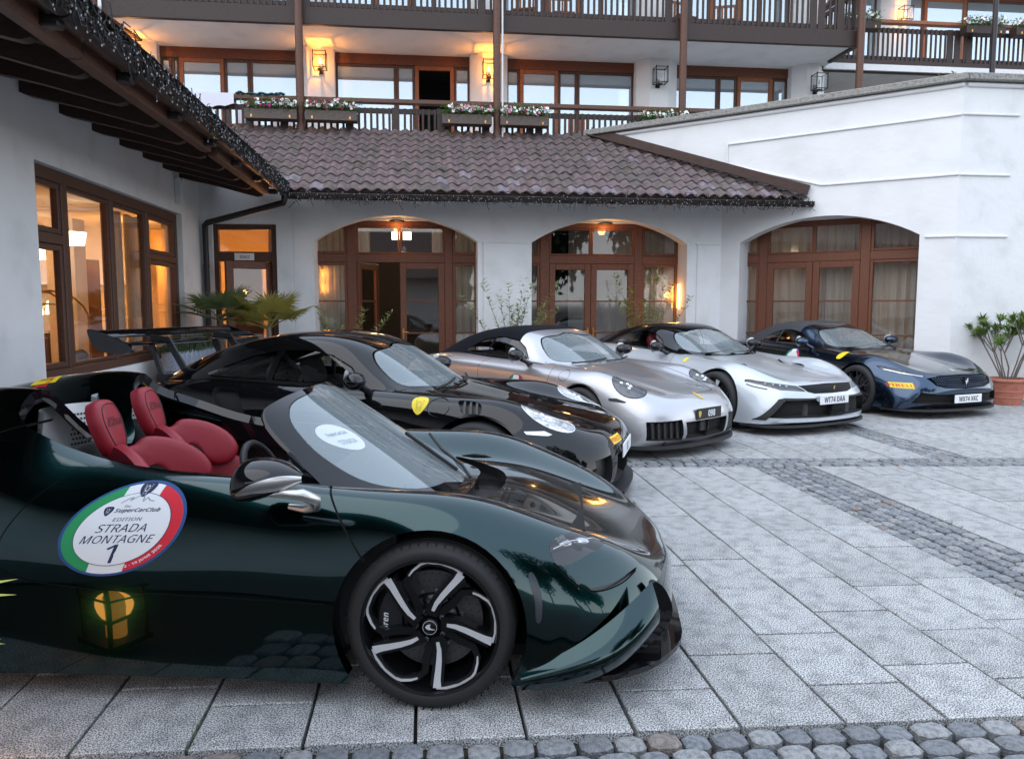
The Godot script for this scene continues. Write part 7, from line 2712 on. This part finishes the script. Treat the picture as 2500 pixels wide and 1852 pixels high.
func coupe(called: String, label: String, at: Vector2, phi: float, net: Array, cabnet: Array, p: Dictionary, extra: Callable) -> Dictionary:
	var c := new_car(called, label, at, phi)
	var sk := add_skin(c, net)
	var cb := add_skin(c, cabnet)
	c.body = sk
	c.cab = cb
	var both := [1.0, -1.0]
	var wb: float = p.wb
	arch_cut(c, sk, 0.0, p.rf, p.af, both, Rect2(1.2, 3.2, 6.5, 4), p.get("lip", p.paint), 0.05)
	arch_cut(c, sk, -wb, p.rr, p.ar, both, Rect2(8.5, 3.2, 7, 4), p.get("lip", p.paint), 0.05)
	for w in p.windows:
		panel(c, "side_window", cb, V2(w), 0, M.car_glass, both, -0.003, 0.010, Rect2(0, 2.2, 9, 9), M.gloss_black)
	panel(c, "windscreen", cb, curve(p.screen, 4), 1, M.screen_glass, both, -0.002, 0.008, Rect2(0, -1, 2.7, 5.0), M.gloss_black)
	# what lies under the panes must stay open
	for ch in c.node.get_children():
		var nm := str(ch.name)
		if nm.begins_with("side_window_seal") or nm.begins_with("windscreen_seal"):
			c.node.remove_child(ch)
			ch.free()
	# cabin opening in the lower body
	var ho := sk.poly(V2(p.get("well", [-0.52, -0.02, -0.62, 0.5, -0.85, 0.66, -2.2, 0.66, -2.3, -0.02])), 2, 0.1)
	fix_centre(ho, sk, [], 2)
	for sg in both:
		c.holes[sk][sg].append(ho)
	extra.call(c)
	finish(c, "body", sk, p.paint, 0.125)
	if p.has("roof_u"):
		finish(c, "screen_frame", cb, p.frame, 0.125, Vector2(-1, p.roof_u))
		finish(c, "soft_top", cb, p.roof, 0.125, Vector2(p.roof_u, 99))
	else:
		finish(c, "roof", cb, p.roof, 0.125)
	# underside, bulkheads, cabin
	var b := MB.new()
	b.box(Vector3(-wb * 0.5, 0.16, 0), Vector3(wb + 1.5, 0.05, 1.3))
	b.box(Vector3(-wb * 0.5, 0.155, 0), Vector3(wb - 0.85, 0.05, 1.72))
	b.box(Vector3(0.62, 0.17, 0), Vector3(0.55, 0.05, 1.2))
	b.box(Vector3(0.05, 0.42, 0), Vector3(0.8, 0.45, 0.95))
	b.box(Vector3(-wb - 0.1, 0.45, 0), Vector3(0.9, 0.5, 0.95))
	part(c.node, "underbody", b.mesh(), M.hollow)
	cabin(c, p.get("cs", -2.35), -0.75 + p.get("dx", 0.0), 0.70, 0.9, -0.85 + p.get("dx", 0.0), 0.90, -1.62 + p.get("dx", 0.0), p.seat, 1.10)
	for sg in both:
		wheel(c, 0.0, p.wf, p.rf, p.rim, 0.235, sg, p.style, p.caliper, 11.0)
		wheel(c, -wb, p.wr, p.rr, p.rim + 0.006, 0.29, sg, p.style, p.caliper, 31.0)
		# door mirror
		var n := Node3D.new()
		n.name = "door_mirror"
		c.node.add_child(n, true)
		var mx: float = -0.93 + p.get("dx", 0.0) * 0.8
		b = MB.new()
		b.ell(Vector3(mx, 0.985, 0.955 * sg), Vector3(0.085, 0.068, 0.115), Basis(Vector3.UP, 0.25 * sg), 18, 12)
		part(n, "shell", b.mesh(), p.mirror)
		b = MB.new()
		b.lathe([Vector2(0.0, 0.0), Vector2(0.085, 0.0)], Vector3(mx - 0.066, 0.985, 0.955 * sg), Vector3(-1, 0, 0.2 * sg), 16)
		part(n, "mirror_pane", b.mesh(), M.rim_silver)
		b = MB.new()
		b.tube([Vector3(mx + 0.02, 0.94, 0.90 * sg), Vector3(mx + 0.03, 0.905, 0.83 * sg), Vector3(mx + 0.03, 0.87, 0.765 * sg)], [0.03, 0.026, 0.04], 8)
		part(n, "stalk", b.mesh(), p.mirror)
	# wipers
	b = MB.new()
	var dx: float = p.get("dx", 0.0)
	b.tube([Vector3(-0.44 + dx, 0.90, 0.55), Vector3(-0.46 + dx, 0.905, 0.20), Vector3(-0.50 + dx, 0.925, -0.10)], 0.010, 5)
	b.tube([Vector3(-0.44 + dx, 0.90, -0.05), Vector3(-0.46 + dx, 0.905, -0.35), Vector3(-0.55 + dx, 0.925, -0.55)], 0.010, 5)
	part(c.node, "wipers", b.mesh(), M.satin_black)
	return c

func round_lamp(c: Dictionary, bowl: Material, cx: float, cw: float, a: float, b2: float, tilt := 0.0) -> void:
	var pts := []
	for q in circle(0, 0, 1.0, 28):
		var v := Vector2(q.x * a * (1.0 + 0.12 * q.x), q.y * b2).rotated(tilt)
		pts.append(v + Vector2(cx, cw))
	for sg in [1.0, -1.0]:
		pass
	recess(c, "headlight_bowl", c.body, pts, 2, 0.05, bowl, [1.0, -1.0], Rect2(2.2, 1.6, 3.6, 3.2))
	var ring := []
	for q in pts:
		ring.append(Vector2(cx, cw) + (q - Vector2(cx, cw)) * 0.93)
	for sg in [1.0, -1.0]:
		var n := Node3D.new()
		n.name = "headlight"
		c.node.add_child(n, true)
		applique(n, "lens", c.body, pts, 2, M.lens, sg, 0.003, Rect2(2.2, 1.6, 3.6, 3.2), 0.05)
		var m := MB.new()
		var p: Vector3 = c.body.P(c.body.inv(Vector2(cx, cw), 2).x, c.body.inv(Vector2(cx, cw), 2).y, -0.03, sg)
		for e in [[0.05, 0.03], [-0.02, -0.03], [-0.05, 0.035], [0.02, -0.035]]:
			m.ell(p + Vector3(e[0], -e[0] * 0.5, e[1]), Vector3(0.022, 0.022, 0.022), Basis(), 10, 6)
		part(n, "projector", m.mesh(), M.lamp_chrome)
		m = MB.new()
		var q: PackedVector2Array = c.body.poly(pts, 2, 0.05, Rect2(2.2, 1.6, 3.6, 3.2))
		var tp := []
		for e in q:
			tp.append(c.body.P(e.x, e.y, 0.001, sg))
		tp.append(tp[0])
		m.tube(tp, 0.005, 5, false)
		part(n, "bezel", m.mesh(), bowl)

func splitter(c: Dictionary, pts: Array, h: float, th: float, mt: Material, called := "front_splitter") -> void:
	var o := []
	for i in pts.size():
		o.append(pts[i])
	for i in range(pts.size() - 1, -1, -1):
		if pts[i].y > 0.001:
			o.append(Vector2(pts[i].x, -pts[i].y))
	o.append(Vector2(0.35, -pts[0].y * 0.6))
	o.append(Vector2(0.35, pts[0].y * 0.6))
	var b := MB.new()
	b.extrude(PackedVector2Array(o), Vector3(0, h, 0), Vector3.RIGHT, Vector3(0, 0, 1), Vector3(0, th, 0))
	part(c.node, called, b.mesh(), mt)

func badge(c: Dictionary, pts: Array, view: int, mt: Material, called := "badge", off := 0.004, lim := Rect2(-1, -1, 99, 99), sides := [1.0]) -> void:
	for sg in sides:
		applique(c.node, called, c.body, pts, view, mt, sg, off, lim, 0.02)

func horse(par: Node, at: Vector3, h: float, mt: Material) -> void:
	# small rearing animal emblem, as a cut silhouette
	var b := MB.new()
	b.extrude(PackedVector2Array([Vector2(-0.15, -0.5), Vector2(-0.05, -0.5), Vector2(0.0, -0.2), Vector2(0.15, -0.05), Vector2(0.35, -0.1), Vector2(0.3, 0.0), Vector2(0.15, 0.1), Vector2(0.2, 0.3), Vector2(0.3, 0.4), Vector2(0.2, 0.5), Vector2(0.05, 0.42), Vector2(-0.05, 0.15), Vector2(-0.2, 0.0), Vector2(-0.35, 0.2), Vector2(-0.3, -0.05), Vector2(-0.18, -0.2)]), at, Vector3(0, 0, -h), Vector3(0, h, 0), Vector3(0.004, 0, 0))
	part(par, "rearing_emblem", b.mesh(), mt)

func slats(par: Node, called: String, a: Vector3, b3: Vector3, n: int, up: Vector3, s: Vector2, mt: Material) -> void:
	for i in n:
		var m := MB.new()
		var p := a.lerp(b3, float(i) / maxf(1.0, n - 1.0))
		m.beam(p - up * 0.5, p + up * 0.5, s.x, s.y, Vector3(1, 0, 0), 0.004)
		part(par, called, m.mesh(), mt)

func event_badge(c: Dictionary, s: float, h: float, r: float, lim := Rect2(6, 2.4, 6, 5)) -> void:
	var sk: CarSkin = c.body
	var a := applique(c.node, "event_sticker", sk, circle(s, h, r, 28), 0, M.decal_blue, 1.0, 0.0015, lim)
	var parts := [[-2.0, -0.3, M.decal_green], [-0.3, 0.3, M.decal_white], [0.3, 2.0, M.decal_red]]
	for e in parts:
		for pc in Geometry2D.intersect_polygons(PackedVector2Array(circle(s, h, r * 0.94, 28)), PackedVector2Array([Vector2(s + r * e[0], h - r), Vector2(s + r * e[1], h - r), Vector2(s + r * e[1], h + r), Vector2(s + r * e[0], h + r)])):
			applique(a, "colour_band", sk, Array(pc), 0, e[2], 1.0, 0.0025, lim)
	applique(a, "white_field", sk, circle(s, h, r * 0.74, 28), 0, M.decal_white, 1.0, 0.0035, lim)

func other_cars() -> void:
	var both := [1.0, -1.0]
	var nose := Rect2(-1, -1, 4.3, 9)
	# --- black winged coupe ---
	var net := []
	for r in BODY911:
		var q: Array = r.duplicate()
		for k in range(2, q.size(), 3):
			q[k] *= 1.02
		net.append(q)
	var cab2 := []
	for i in CAB911.size():
		var q: Array = CAB911[i].duplicate()
		for k in range(1, q.size(), 3):
			q[k] += maxf(0.0, q[k] - 0.93) * 0.10
		cab2.append(q)
	var c := coupe("winged_coupe", "black coupe with a tall rear wing and yellow shield, second from the camera", Vector2(-0.038, 6.40), 14.8, net, cab2,
		{"wb": 2.457, "rf": 0.35, "rr": 0.367, "af": 0.395, "ar": 0.41, "rim": 0.275, "wf": 0.83, "wr": 0.815, "paint": M.paint_black, "roof": M.paint_black, "seat": M.cabin, "style": 2, "caliper": M.satin_black, "mirror": M.gloss_black, "lip": M.satin_black,
		"windows": [[-0.98, 0.93, -1.10, 1.06, -1.28, 1.15, -1.50, 1.185, -1.72, 1.18, -1.77, 0.955], [-1.83, 0.955, -1.79, 1.175, -2.0, 1.135, -2.22, 1.06, -2.42, 0.985, -2.36, 0.965]],
		"screen": [-0.03, 0.90, 0.45, 0.905, 0.60, 0.93, 0.575, 1.03, 0.51, 1.13, 0.42, 1.18, 0.2, 1.20, -0.03, 1.205]},
		func(c: Dictionary) -> void:
			var sk: CarSkin = c.body
			round_lamp(c, M.lamp_chrome, 0.47, 0.68, 0.20, 0.128, -0.12)
			recess(c, "rear_intake", sk, curve([-2.20, 0.885, -2.10, 0.90, -1.98, 0.87, -1.90, 0.72, -1.90, 0.66, -2.06, 0.66, -2.13, 0.74], 4), 0, 0.05, M.satin_black, both, Rect2(8, 2.5, 6, 4))
			recess(c, "fender_louvre", sk, curve([-0.155, 0.845, 0.0, 0.835, 0.035, 0.79, 0.02, 0.755, -0.10, 0.76, -0.13, 0.80], 3), 0, 0.03, M.satin_black, both, Rect2(4, 2.4, 4, 3))
			for i in 3:
				var x := -0.115 + i * 0.048
				for sg in both:
					applique(c.node, "louvre_blade", sk, [Vector2(x, 0.842 - i * 0.004), Vector2(x + 0.018, 0.840 - i * 0.004), Vector2(x + 0.036, 0.757), Vector2(x + 0.018, 0.757)], 0, M.gloss_black, sg, 0.004, Rect2(4, 2.4, 4, 3))
			panel(c, "fuel_cap", sk, circle(-0.30, 0.795, 0.085, 28, 0.062), 0, M.paint_black, [1.0], 0.0, 0.006, Rect2(4.5, 2.4, 4, 3), M.rim_grey)
			seam(c, sk, curve([-0.50, 0.87, -0.47, 0.78, -0.52, 0.60, -0.60, 0.25], 4, false), 0, both, 0.005, Rect2(5, 2.6, 6, 5))
			seam(c, sk, curve([-1.62, 0.91, -1.72, 0.84, -1.71, 0.70, -1.62, 0.30], 4, false), 0, both, 0.005, Rect2(5, 2.6, 6, 5))
			recess(c, "nose_intake", sk, V2([-0.02, 0.43, 0.40, 0.42, 0.48, 0.22, -0.02, 0.21]), 1, 0.08, M.hollow, both, nose)
			recess(c, "side_intake", sk, V2([0.52, 0.44, 0.70, 0.42, 0.70, 0.22, 0.54, 0.21]), 1, 0.06, M.satin_black, both, nose)
			recess(c, "bonnet_outlet", sk, curve([0.40, 0.07, 0.43, 0.30, 0.34, 0.43, 0.16, 0.45, 0.13, 0.25, 0.20, 0.08], 4), 2, 0.035, M.carbon, both, Rect2(3, -1, 4, 3.2))
			for sg in both:
				applique(c.node, "daylight_strip", sk, V2([0.36, 0.645, 0.50, 0.645, 0.555, 0.62, 0.53, 0.612, 0.38, 0.625]), 0, M.lamp_chrome, sg, 0.005, Rect2(2.5, 2.5, 4, 3)))
	var T: Node3D = c.node
	shield(T, c.body, 0, 1.0, func(p: Vector2) -> Vector2: return Vector2(-0.455 + 0.062 * p.x, 0.80 + 0.062 * p.y), M.decal_yellow, M.decal_gold, 0.002, Rect2(4.5, 2.2, 4, 3))
	pirelli(T, c.body, 1, 1.0, func(p: Vector2) -> Vector2: return Vector2(0.30 - 0.12 * p.x, 0.525 + 0.055 * p.y), nose)
	plate(c, Vector3(1.005, 0.42, 0), "LU", 0.50, 0.11, M.decal_white, M.ink)
	splitter(c, curve([0.45, 0.93, 0.66, 0.91, 0.84, 0.80, 0.97, 0.58, 1.03, 0.30, 1.04, 0.0], 4, false), 0.10, 0.025, M.dark_trim)
	for sg in both:
		var b := MB.new()
		b.beam(Vector3(0.80, 0.22, 0.60 * sg), Vector3(0.74, 0.46, 0.66 * sg), 0.02, 0.09)
		part(T, "intake_blade", b.mesh(), M.gloss_black)
		b = MB.new()
		b.extrude(PackedVector2Array(curve([-3.37, 1.345, -3.30, 1.34, -3.05, 1.265, -2.94, 1.205, -2.95, 1.165, -3.10, 1.15, -3.27, 1.18, -3.34, 1.25], 4)), Vector3(0, 0, 0.90 * sg), Vector3.RIGHT, Vector3.UP, Vector3(0, 0, 0.022 * sg))
		part(T, "wing_endplate", b.mesh(), M.gloss_black)
		b = MB.new()
		b.beam(Vector3(-2.98, 1.26, 0.44 * sg), Vector3(-2.74, 0.90, 0.46 * sg), 0.022, 0.06)
		b.beam(Vector3(-3.15, 1.22, 0.44 * sg), Vector3(-3.02, 0.90, 0.46 * sg), 0.022, 0.05)
		b.beam(Vector3(-3.08, 0.91, 0.46 * sg), Vector3(-2.70, 0.93, 0.46 * sg), 0.026, 0.07)
		b.beam(Vector3(-3.15, 1.265, 0.44 * sg), Vector3(-2.96, 1.245, 0.44 * sg), 0.023, 0.06)
		part(T, "wing_strut", b.mesh(), M.satin_black)
	for e in [["wing_plane", -3.23, 1.225, 0.30, 0.0], ["wing_flap", -3.34, 1.305, 0.12, 0.45]]:
		var b := MB.new()
		var L: float = e[3]
		var pr := curve([-L * 0.5, 0.01, -L * 0.2, -0.018, L * 0.25, -0.016, L * 0.5, 0.002, L * 0.25, 0.018, -L * 0.2, 0.022], 5)
		var pv := PackedVector2Array()
		for q in pr:
			pv.append(q.rotated(-e[4]) + Vector2(0.14 if e[0] == "wing_plane" else 0.05, 0))
		b.extrude(pv, Vector3(e[1], e[2], -0.90), Vector3.RIGHT, Vector3.UP, Vector3(0, 0, 1.80))
		part(T, e[0], b.mesh(), M.gloss_black)
	var rc := MB.new()
	for sg in both:
		rc.tube([Vector3(-1.95, 0.3, 0.58 * sg), Vector3(-1.90, 1.02, 0.56 * sg), Vector3(-1.85, 1.19, 0.40 * sg), Vector3(-1.85, 1.22, 0)], 0.022, 8)
		rc.tube([Vector3(-1.90, 1.10, 0.50 * sg), Vector3(-2.5, 0.95, 0.45 * sg)], 0.02, 8)
	rc.tube([Vector3(-1.93, 0.62, 0.57), Vector3(-1.88, 1.16, -0.42)], 0.02, 8)
	rc.tube([Vector3(-1.93, 0.62, -0.57), Vector3(-1.88, 1.16, 0.42)], 0.02, 8)
	part(T, "roll_cage", rc.mesh(), M.cabin_grey)
	# --- silver convertible ---
	c = coupe("silver_convertible", "silver convertible with a black fabric roof and black plate", Vector2(1.383, 8.685), 48.0, BODY911, CAB911,
		{"wb": 2.45, "rf": 0.342, "rr": 0.355, "af": 0.375, "ar": 0.39, "rim": 0.265, "wf": 0.81, "wr": 0.80, "paint": M.paint_silver, "roof": M.soft_top, "frame": M.paint_silver, "roof_u": 2.25, "seat": M.cabin, "style": 2, "caliper": M.satin_black, "mirror": M.gloss_black,
		"windows": [[-0.98, 0.93, -1.10, 1.05, -1.25, 1.13, -1.50, 1.165, -1.66, 1.16, -1.70, 0.95], [-1.74, 0.95, -1.70, 1.155, -1.90, 1.12, -2.12, 1.02, -2.16, 0.96]],
		"screen": [-0.03, 0.90, 0.45, 0.905, 0.595, 0.925, 0.57, 1.02, 0.505, 1.12, 0.42, 1.17, 0.2, 1.19, -0.03, 1.195]},
		func(c: Dictionary) -> void:
			var sk: CarSkin = c.body
			round_lamp(c, M.lamp_dark, 0.475, 0.675, 0.19, 0.140, -0.12)
			recess(c, "side_intake", sk, V2([0.42, 0.40, 0.76, 0.385, 0.77, 0.20, 0.38, 0.185]), 1, 0.05, M.hollow, both, nose)
			recess(c, "nose_intake", sk, V2([-0.02, 0.37, 0.37, 0.37, 0.33, 0.19, -0.02, 0.185]), 1, 0.07, M.hollow, both, nose)
			panel(c, "fuel_cap", sk, circle(-0.28, 0.79, 0.075, 28, 0.058), 0, M.paint_silver, [1.0], 0.0, 0.004, Rect2(4.5, 2.4, 4, 3))
			seam(c, sk, curve([-0.52, 0.87, -0.50, 0.78, -0.53, 0.60, -0.60, 0.25], 4, false), 0, both, 0.005, Rect2(5, 2.6, 6, 5))
			seam(c, sk, curve([-1.60, 0.91, -1.70, 0.84, -1.69, 0.70, -1.62, 0.30], 4, false), 0, both, 0.005, Rect2(5, 2.6, 6, 5))
			seam(c, sk, curve([0.82, 0.02, 0.80, 0.30, 0.70, 0.46, 0.30, 0.56, -0.30, 0.60], 4, false), 2, both, 0.005, Rect2(2, -1, 6, 4))
			for sg in both:
				applique(c.node, "marker_strip", sk, V2([0.385, 0.60, 0.47, 0.605, 0.575, 0.575, 0.56, 0.563, 0.40, 0.575]), 0, M.satin_black, sg, 0.004, Rect2(2.5, 2.5, 4, 3)))
	T = c.node
	for sg in both:
		var g := Node3D.new()
		g.name = "intake_flaps"
		T.add_child(g, true)
		slats(g, "flap", Vector3(0.935, 0.293, 0.45 * sg), Vector3(0.825, 0.29, 0.71 * sg), 5, Vector3(0.0, 0.17, 0.015 * sg), Vector2(0.045, 0.022), M.satin_black)
	plate(c, Vector3(1.012, 0.435, 0.0), "098", 0.44, 0.115, M.ink, M.decal_white, 0.0, true)
	badge(c, curve([0.016, 0.575, 0.028, 0.60, 0.016, 0.63, -0.03, 0.635, -0.03, 0.57], 3), 1, M.decal_gold, "crest", 0.003, Rect2(1, -1, 4, 4), both)
	pb(T, "parking_camera", M.dark_trim, Vector3(0.955, 0.30, 0.02), Vector3(0.05, 0.11, 0.16), 0.01)
	splitter(c, curve([0.42, 0.90, 0.64, 0.875, 0.82, 0.76, 0.95, 0.52, 1.0, 0.25, 1.01, 0.0], 4, false), 0.105, 0.035, M.dark_trim)
	event_badge(c, -1.02, 0.60, 0.16)
	# --- pale coupe with a black roof ---
	var fb := ferrari_body()
	c = coupe("pale_grand_tourer", "pale grey coupe with a black glass roof and a black nose band", Vector2(3.40, 10.12), 60.0, fb, ferrari_cab(0.25),
		{"wb": 2.70, "rf": 0.360, "rr": 0.365, "af": 0.40, "ar": 0.405, "rim": 0.280, "wf": 0.875, "wr": 0.86, "paint": M.paint_pale, "roof": M.gloss_black, "seat": M.red_leather, "style": 1, "caliper": M.caliper_red, "mirror": M.gloss_black, "dx": -0.24, "cs": -2.7,
		"well": [-0.74, -0.02, -0.85, 0.5, -1.1, 0.66, -2.5, 0.66, -2.6, -0.02],
		"windows": [[-1.22, 0.935, -1.36, 1.06, -1.54, 1.14, -1.74, 1.175, -1.92, 1.172, -1.95, 0.95], [-1.98, 0.95, -1.95, 1.17, -2.15, 1.14, -2.32, 1.08, -2.36, 0.99, -2.25, 0.955]],
		"screen": [-0.03, 0.90, 0.45, 0.905, 0.61, 0.935, 0.585, 1.03, 0.52, 1.12, 0.43, 1.165, 0.2, 1.185, -0.03, 1.19]},
		func(c: Dictionary) -> void:
			var sk: CarSkin = c.body
			panel(c, "nose_band", sk, V2([-0.02, 0.60, 0.47, 0.59, 0.40, 0.525, 0.30, 0.50, -0.02, 0.495]), 1, M.band_black, both, 0.0, 0.006, nose)
			recess(c, "headlight_bowl", sk, V2([0.49, 0.592, 0.70, 0.62, 0.885, 0.655, 0.90, 0.625, 0.70, 0.545, 0.42, 0.525]), 1, 0.03, M.lamp_dark, both, nose)
			recess(c, "nose_intake", sk, V2([-0.02, 0.40, 0.26, 0.40, 0.30, 0.44, 0.70, 0.43, 0.88, 0.22, -0.02, 0.20]), 1, 0.07, M.hollow, both, nose)
			recess(c, "bonnet_slot", sk, V2([-0.28, 0.52, -0.02, 0.36, -0.10, 0.34, -0.25, 0.46]), 2, 0.02, M.hollow, both, Rect2(3, -1, 6, 4))
			seam(c, sk, curve([0.46, 0.60, 0.55, 0.575, 0.70, 0.55], 4, false), 0, both, 0.012, Rect2(1.5, 2, 4, 4), "nose_line", M.satin_black)
			seam(c, sk, curve([-0.95, 0.885, -0.90, 0.74, -0.86, 0.55, -0.80, 0.25], 4, false), 0, both, 0.005, Rect2(5, 2.6, 6, 5))
			seam(c, sk, curve([-2.05, 0.93, -2.12, 0.84, -2.10, 0.66, -2.0, 0.3], 4, false), 0, both, 0.005, Rect2(6, 2.6, 6, 5))
			for sg in both:
				applique(c.node, "intake_frame", sk, V2([0.26, 0.445, 0.70, 0.455, 0.76, 0.44, 0.95, 0.19, 0.88, 0.19, 0.71, 0.425, 0.30, 0.43]), 1, M.satin_black, sg, 0.010, nose))
	T = c.node
	for sg in both:
		var h := Node3D.new()
		h.name = "headlight"
		T.add_child(h, true)
		applique(h, "lens", c.body, V2([0.49, 0.590, 0.70, 0.618, 0.883, 0.653, 0.895, 0.627, 0.70, 0.548, 0.43, 0.527]), 1, M.lens, sg, 0.002, nose)
		for i in 4:
			var q: Vector2 = c.body.inv(Vector2(0.60 + i * 0.06, 0.595 + i * 0.008), 1, nose)
			var b := MB.new()
			b.box(c.body.P(q.x, q.y, -0.012, sg), Vector3(0.02, 0.02, 0.03), 0.004)
			part(h, "projector", b.mesh(), M.lamp_chrome)
	plate(c, Vector3(1.03, 0.42, 0.0), "WT74 DAA", 0.52, 0.112, M.decal_white, M.ink)
	horse(T, Vector3(1.02, 0.562, 0.0), 0.045, M.decal_gold)
	splitter(c, curve([0.42, 0.96, 0.62, 0.945, 0.80, 0.86, 0.92, 0.68, 1.0, 0.35, 1.01, 0.0], 4, false), 0.10, 0.03, M.dark_trim)
	splitter(c, curve([0.62, 0.86, 0.74, 0.84, 0.90, 0.70, 1.0, 0.40, 1.035, 0.0], 4, false), 0.165, 0.04, M.paint_pale, "lower_lip")
	for sg in both:
		pb(T, "intake_divider", M.dark_trim, Vector3(0.88, 0.29, 0.38 * sg), Vector3(0.10, 0.2, 0.10), 0.02)
	badge(c, V2([-0.70, 0.79, -0.645, 0.80, -0.65, 0.855, -0.70, 0.845]), 0, M.decal_yellow, "yellow_badge", 0.003, Rect2(5, 2, 4, 4))
	var rs := MB.new()
	for i in 9:
		var x := 0.20 - i * 0.04
		var q := func(p: Vector2) -> Vector2: return p
		lay_text(rs, c.body, [[Vector2(maxf(x, 0.002), 0.626), Vector2(maxf(x - 0.026, 0.001), 0.632 + 0.004 * (i % 3)), Vector2(maxf(x - 0.012, 0.0), 0.622)]], 1, 1.0, 0.003, q, Rect2(1, -1, 3.6, 9))
	part(T, "red_script", rs.mesh(), M.decal_red)
	# --- navy convertible ---
	c = coupe("navy_convertible", "dark navy convertible with a grey fabric roof, farthest right", Vector2(5.90, 11.45), 68.0, fb, ferrari_cab(0.12),
		{"wb": 2.67, "rf": 0.345, "rr": 0.352, "af": 0.38, "ar": 0.39, "rim": 0.262, "wf": 0.865, "wr": 0.85, "paint": M.paint_navy, "roof": M.soft_top_grey, "frame": M.paint_navy, "roof_u": 2.25, "seat": M.cabin_grey, "style": 3, "caliper": M.satin_black, "mirror": M.paint_navy, "dx": -0.24, "cs": -2.6,
		"well": [-0.74, -0.02, -0.85, 0.5, -1.1, 0.66, -2.4, 0.66, -2.5, -0.02],
		"windows": [[-1.22, 0.935, -1.36, 1.05, -1.54, 1.12, -1.74, 1.15, -1.88, 1.145, -1.92, 0.95], [-1.96, 0.95, -1.92, 1.14, -2.10, 1.09, -2.26, 1.02, -2.30, 0.96]],
		"screen": [-0.03, 0.90, 0.45, 0.905, 0.60, 0.93, 0.575, 1.02, 0.51, 1.11, 0.43, 1.155, 0.2, 1.175, -0.03, 1.18]},
		func(c: Dictionary) -> void:
			var sk: CarSkin = c.body
			recess(c, "grille", sk, V2([-0.02, 0.60, 0.40, 0.59, 0.60, 0.555, 0.52, 0.46, 0.38, 0.425, -0.02, 0.41]), 1, 0.05, M.hollow, both, nose)
			recess(c, "headlight_bowl", sk, V2([0.57, 0.60, 0.72, 0.64, 0.90, 0.70, 0.905, 0.645, 0.78, 0.595, 0.62, 0.575]), 1, 0.03, M.lamp_dark, both, nose)
			recess(c, "lower_intake", sk, V2([-0.02, 0.34, 0.50, 0.34, 0.72, 0.37, 0.82, 0.22, -0.02, 0.19]), 1, 0.06, M.hollow, both, nose)
			seam(c, sk, curve([-0.95, 0.885, -0.90, 0.74, -0.86, 0.55, -0.80, 0.25], 4, false), 0, both, 0.005, Rect2(5, 2.6, 6, 5))
			seam(c, sk, curve([-2.0, 0.93, -2.07, 0.84, -2.05, 0.66, -1.95, 0.3], 4, false), 0, both, 0.005, Rect2(6, 2.6, 6, 5)))
	T = c.node
	for sg in both:
		var h := Node3D.new()
		h.name = "headlight"
		T.add_child(h, true)
		applique(h, "lens", c.body, V2([0.575, 0.60, 0.72, 0.638, 0.895, 0.695, 0.90, 0.648, 0.78, 0.598, 0.62, 0.578]), 1, M.lens, sg, 0.002, nose)
		applique(h, "light_bar", c.body, V2([0.60, 0.592, 0.80, 0.632, 0.89, 0.668, 0.89, 0.658, 0.80, 0.62, 0.61, 0.584]), 1, M.lamp_chrome, sg, -0.012, nose)
		# body coloured grille lattice
		var g := Node3D.new()
		g.name = "grille_lattice"
		T.add_child(g, true)
		for i in 5:
			var b := MB.new()
			var last := Vector3.ZERO
			for k in 11:
				var w := 0.005 + (0.53 - 0.02 * i) * k / 10.0
				var q: Vector2 = c.body.inv(Vector2(w, 0.575 - i * 0.035 - 0.03 * w * (2 - i) * 0.6), 1, nose)
				var p: Vector3 = c.body.P(q.x, q.y, -0.012, sg)
				if k > 0:
					b.beam(last, p, 0.022, 0.010, Vector3.UP)
				last = p
			part(g, "cross_slat", b.mesh(), M.paint_navy)
		for i in 12:
			var w := 0.02 + i * 0.045
			var b := MB.new()
			var q: Vector2 = c.body.inv(Vector2(w, 0.59 - 0.02 * w), 1, nose)
			var r: Vector2 = c.body.inv(Vector2(w * 0.94, 0.425 + 0.08 * w), 1, nose)
			b.beam(c.body.P(q.x, q.y, -0.014, sg), c.body.P(r.x, r.y, -0.014, sg), 0.010, 0.022, Vector3(1, 0, 0))
			part(g, "upright_slat", b.mesh(), M.paint_navy)
	plate(c, Vector3(1.045, 0.275, 0.0), "WX74 XKC", 0.52, 0.112, M.decal_white, M.ink)
	horse(T, Vector3(1.01, 0.51, 0.0), 0.085, M.rim_silver)
	badge(c, curve([-0.02, 0.63, 0.015, 0.635, 0.025, 0.645, 0.01, 0.655, -0.02, 0.655], 3), 1, M.rim_silver, "bonnet_badge", 0.003, Rect2(1, -1, 4, 4), both)
	splitter(c, curve([0.42, 0.95, 0.64, 0.93, 0.82, 0.83, 0.95, 0.62, 1.02, 0.35, 1.03, 0.0], 4, false), 0.105, 0.03, M.dark_trim)
	pirelli(T, c.body, 1, 1.0, func(p: Vector2) -> Vector2: return Vector2(0.845 - 0.075 * p.x, 0.455 + 0.075 * p.y), nose)
	badge(c, curve([-0.46, 0.76, -0.38, 0.755, -0.345, 0.81, -0.39, 0.865, -0.46, 0.85], 4), 0, M.decal_yellow, "yellow_badge", 0.003, Rect2(4.5, 2, 4, 4))
	event_badge(c, -1.35, 0.70, 0.16)
